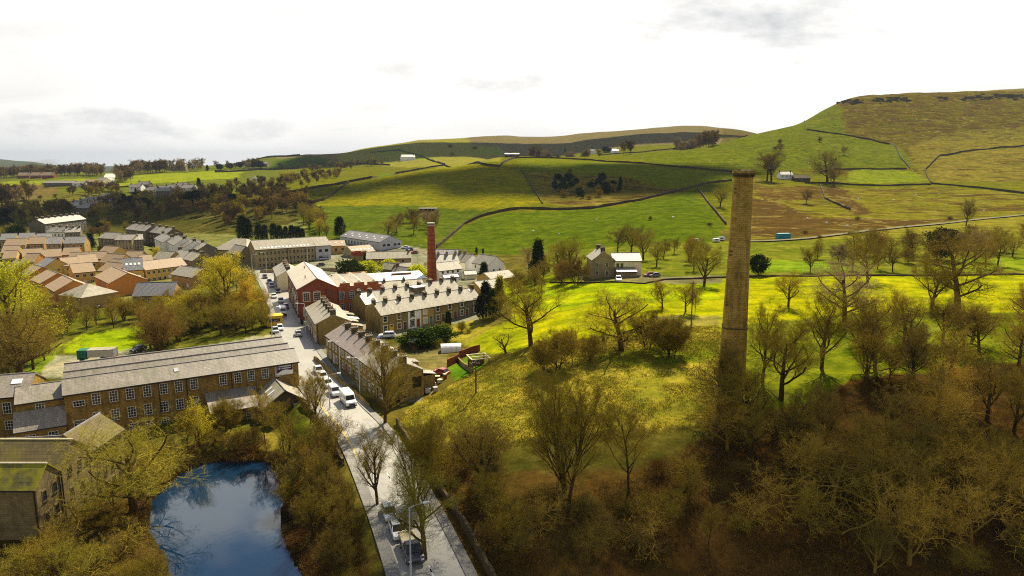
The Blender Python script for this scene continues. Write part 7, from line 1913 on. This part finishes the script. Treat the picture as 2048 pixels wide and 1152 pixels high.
cover('undergrowth', 'brown bracken and bramble under the trees', [
    ([(1000, 1000), (1250, 960), (1400, 880), (1700, 800), (2048, 740), (2300, 740), (2400, 1150), (2200, 1300), (1000, 1300)], .55),
    ([(575, 905), (690, 890), (800, 1060), (840, 1250), (600, 1250), (600, 1090), (575, 1020)], .2), ([(860, 890), (980, 890), (1010, 1000), (1000, 1250), (960, 1250), (880, 960)], .12),
    ([(0, 1090), (90, 1095), (200, 1010), (270, 1000), (320, 940), (400, 900), (560, 900), (570, 920), (380, 935), (300, 1000), (300, 1110), (340, 1230), (0, 1230)], .13)],
    30000, ['bramble', 'bramble', 'bramble', 'twig_rust', 'bark'], (.2, .7), (.010, .022), 4, None, .9)
cover('pond_reeds', 'russet reeds and sedge round the pond', [([(300, 1000), (350, 945), (400, 915), (470, 905), (540, 908), (575, 930), (590, 1000), (570, 1000), (545, 925), (470, 922), (400, 930), (356, 955), (312, 1005)], 1.0)], 2200, ['twig_rust', 'dry_grass', 'bramble'], (.4, 1.1), (.015, .03), 5, None, .5)
r_ = random.Random(9)
for poly, n_, lab, grp in [([(1000, 1010), (1400, 900), (1700, 820), (2048, 760), (2300, 760), (2300, 1150), (1000, 1150)], 26, 'low bramble bush under the trees on the lower right slope', 'bramble bushes on the lower right slope'),
                   ([(575, 920), (690, 895), (800, 1060), (830, 1200), (600, 1200)], 8, 'low bramble bush between the pond and the street', 'bramble bushes between pond and street'),
                   ([(250, 960), (390, 900), (560, 900), (570, 912), (380, 930), (290, 1000)], 12, 'russet bush on the far bank of the pond', 'russet bushes by the pond'),
                   ([(0, 1095), (200, 1020), (300, 1060), (330, 1190), (0, 1210)], 10, 'low bramble bush at the bottom left by the old mill', 'bramble bushes at the bottom left')]:
    scatter(poly, n_, ['scrub1'], (1.5, 3.2), lab, grp, ('bramble', 'twig_brown', 'twig_rust', 'twig_ochre'), (1.1, 1.6), seed=n_, mind=1.6, avoid=lambda x, y: -83 < x < -57.5 and 77 < y < 98)
# outcrop along the edge of the right hill
rg = np.random.default_rng(2); q = MB()
for k in range(150):
    t_ = k / 150; px = 1672 + t_ * 420 + rg.normal() * 3; py = 204 - t_ * 13 + rg.normal() * 2.2
    if fbm(np.array([px / 30.0]), np.array([1.0]), 2, 3)[0] < -.06: continue
    g = G(px, py); s_ = rg.uniform(1.5, 5.0)
    vs = [Vector(v_) for v_ in ((-1, -1, -1), (1, -1, -1), (1, 1, -1), (-1, 1, -1), (-1, -1, 1), (1, -1, 1), (1, 1, 1), (-1, 1, 1))]
    q.add([(g.x + v_.x * s_ * rg.uniform(.5, 1.3), g.y + v_.y * s_ * rg.uniform(.5, 1), g.z + v_.z * s_ * rg.uniform(.2, .5)) for v_ in vs], [(0, 1, 5, 4), (1, 2, 6, 5), (2, 3, 7, 6), (3, 0, 4, 7), (4, 5, 6, 7)])
tag(q.obj('rock_outcrop', 'rock'), 'dark broken rocks along the edge of the moor hill', None, None, 'stuff')

# ------------------------------------------------------------------ clouds that throw the broken shade (they hang above the frame)
s = NB('cloud_white')
s.set(s.b, 'Base Color', (.9, .9, .9, 1)); s.b.inputs['Roughness'].default_value = 1.0; s.b.inputs['Specular IOR Level'].default_value = 0
tr_ = s.n('ShaderNodeBsdfTransparent'); mx = s.n('ShaderNodeMixShader'); v = s.coord()
s.l(s.ramp(s.noise(v, .006, 5, .6), .38, .62, (.9, .9, .9, 1), (1, 1, 1, 1)), mx.inputs[0]); s.l(tr_.outputs[0], mx.inputs[1]); s.l(s.b.outputs[0], mx.inputs[2]); s.l(mx.outputs[0], s.o.inputs['Surface'])
CLOUD_Z = 2600.0
def cloud(cx, cy, rx, ry, rot, label, seed):
    k = (CLOUD_Z - 10) / SUN_DIR.z
    rg = np.random.default_rng(seed); nu, nv = 40, 16
    u, v_ = np.meshgrid(np.arange(nu) * 2 * math.pi / nu, np.linspace(0, math.pi, nv))
    lump = 1 + .18 * np.sin(u * 3 + seed) + .12 * np.sin(u * 5 + seed * 2.3) + .07 * np.sin(u * 9 + v_ * 5)
    X, Y_, Zz = np.cos(u) * np.sin(v_) * rx * lump, np.sin(u) * np.sin(v_) * ry * lump, np.cos(v_) * min(rx, ry) * .16 * lump
    V = np.stack([X, Y_, np.where(Zz < 0, Zz * .3, Zz)], -1).reshape(-1, 3)
    j, i = np.meshgrid(np.arange(nv - 1), np.arange(nu), indexing='ij'); i2 = (i + 1) % nu
    Fq = np.stack([j * nu + i, (j + 1) * nu + i, (j + 1) * nu + i2, j * nu + i2], -1).reshape(-1, 4)
    me = rawmesh('cloud', V, Fq, 'cloud_white', True)
    o = link('cloud', me, None, (cx + SUN_DIR.x * k, cy + SUN_DIR.y * k, CLOUD_Z), rot)
    return tag(o, label, None, None, 'structure')
cloud(46, 62, 58, 30, R(14), 'white cloud high over the foreground wood', 3)
cloud(-20, 60, 40, 22, R(0), 'white cloud high over the lower street', 4)
cloud(-330, 545, 230, 110, R(25), 'white cloud high over the valley woods', 5)
cloud(60, 560, 150, 90, R(10), 'white cloud high over the near hill', 6)
cloud(-60, 1500, 500, 260, R(5), 'white cloud high over the far moor', 8)

# ------------------------------------------------------------------ sheep on the hill fields
q = MB()
n = 8
for k in range(5):
    pass
ring = lambda x, r, z: [(x, math.cos(2 * math.pi * i / n) * r * .85, z + math.sin(2 * math.pi * i / n) * r) for i in range(n)]
st = [(-.55, .10, .72), (-.45, .28, .70), (-.1, .34, .68), (.3, .31, .70), (.48, .20, .78), (.60, .12, .92), (.72, .12, .98), (.86, .06, .90)]
vs = sum([ring(*s_) for s_ in st], [])
q.add(vs, [(k * n + i, k * n + (i + 1) % n, (k + 1) * n + (i + 1) % n, (k + 1) * n + i) for k in range(len(st) - 1) for i in range(n)] + [tuple(range(n - 1, -1, -1)), tuple(range((len(st) - 1) * n, len(st) * n))])
for x in (-.38, .32):
    for y in (-.15, .15): q.tube((x, y, .5), (x + .03, y, 0), .07, .04, 5)
sm = q.mesh('sheep', 'white_render')
r_ = random.Random(5); SP_ = [(1700, 305), (1560, 330), (1500, 322), (1460, 318), (1420, 325), (1390, 315), (1340, 318), (1290, 316), (1480, 335), (1530, 340), (1610, 325), (1720, 352), (1760, 355), (1800, 352), (1880, 392), (1910, 398), (1840, 390), (1790, 400), (1720, 400), (1660, 445), (1690, 452), (1610, 440), (1900, 415), (1960, 425), (1060, 462), (1120, 470), (1200, 440), (1340, 440), (1500, 450), (1985, 330), (1930, 345)]
for px, py in SP_:
    g = G(px + r_.uniform(-8, 8), py + r_.uniform(-3, 3))
    tag(link('sheep', sm, None, g, r_.uniform(0, 6.28)), 'white sheep grazing on the far hill fields, a mere dot', 'sheep', 'sheep on the hill fields')

# ------------------------------------------------------------------ air: far hills pale into blue
hz = bpy.data.materials.new('air'); hz.use_nodes = True
hz.node_tree.nodes.clear()
ho = hz.node_tree.nodes.new('ShaderNodeOutputMaterial'); hv = hz.node_tree.nodes.new('ShaderNodeVolumePrincipled')
hv.inputs['Color'].default_value = (.34, .42, .55, 1); hv.inputs['Density'].default_value = 7e-5; hv.inputs['Anisotropy'].default_value = 0.0
hz.node_tree.links.new(hv.outputs[0], ho.inputs['Volume']); MATS['air'] = hz
zmin = float(Z.min()) - 1.0
tag(MB().box(-12000, 12000, -200, 9800, zmin, float(Z.max()) + 25).obj('haze', 'air'), 'thin pale haze over the far hills', None, None, 'stuff')
sc.cycles.volume_bounces = 0
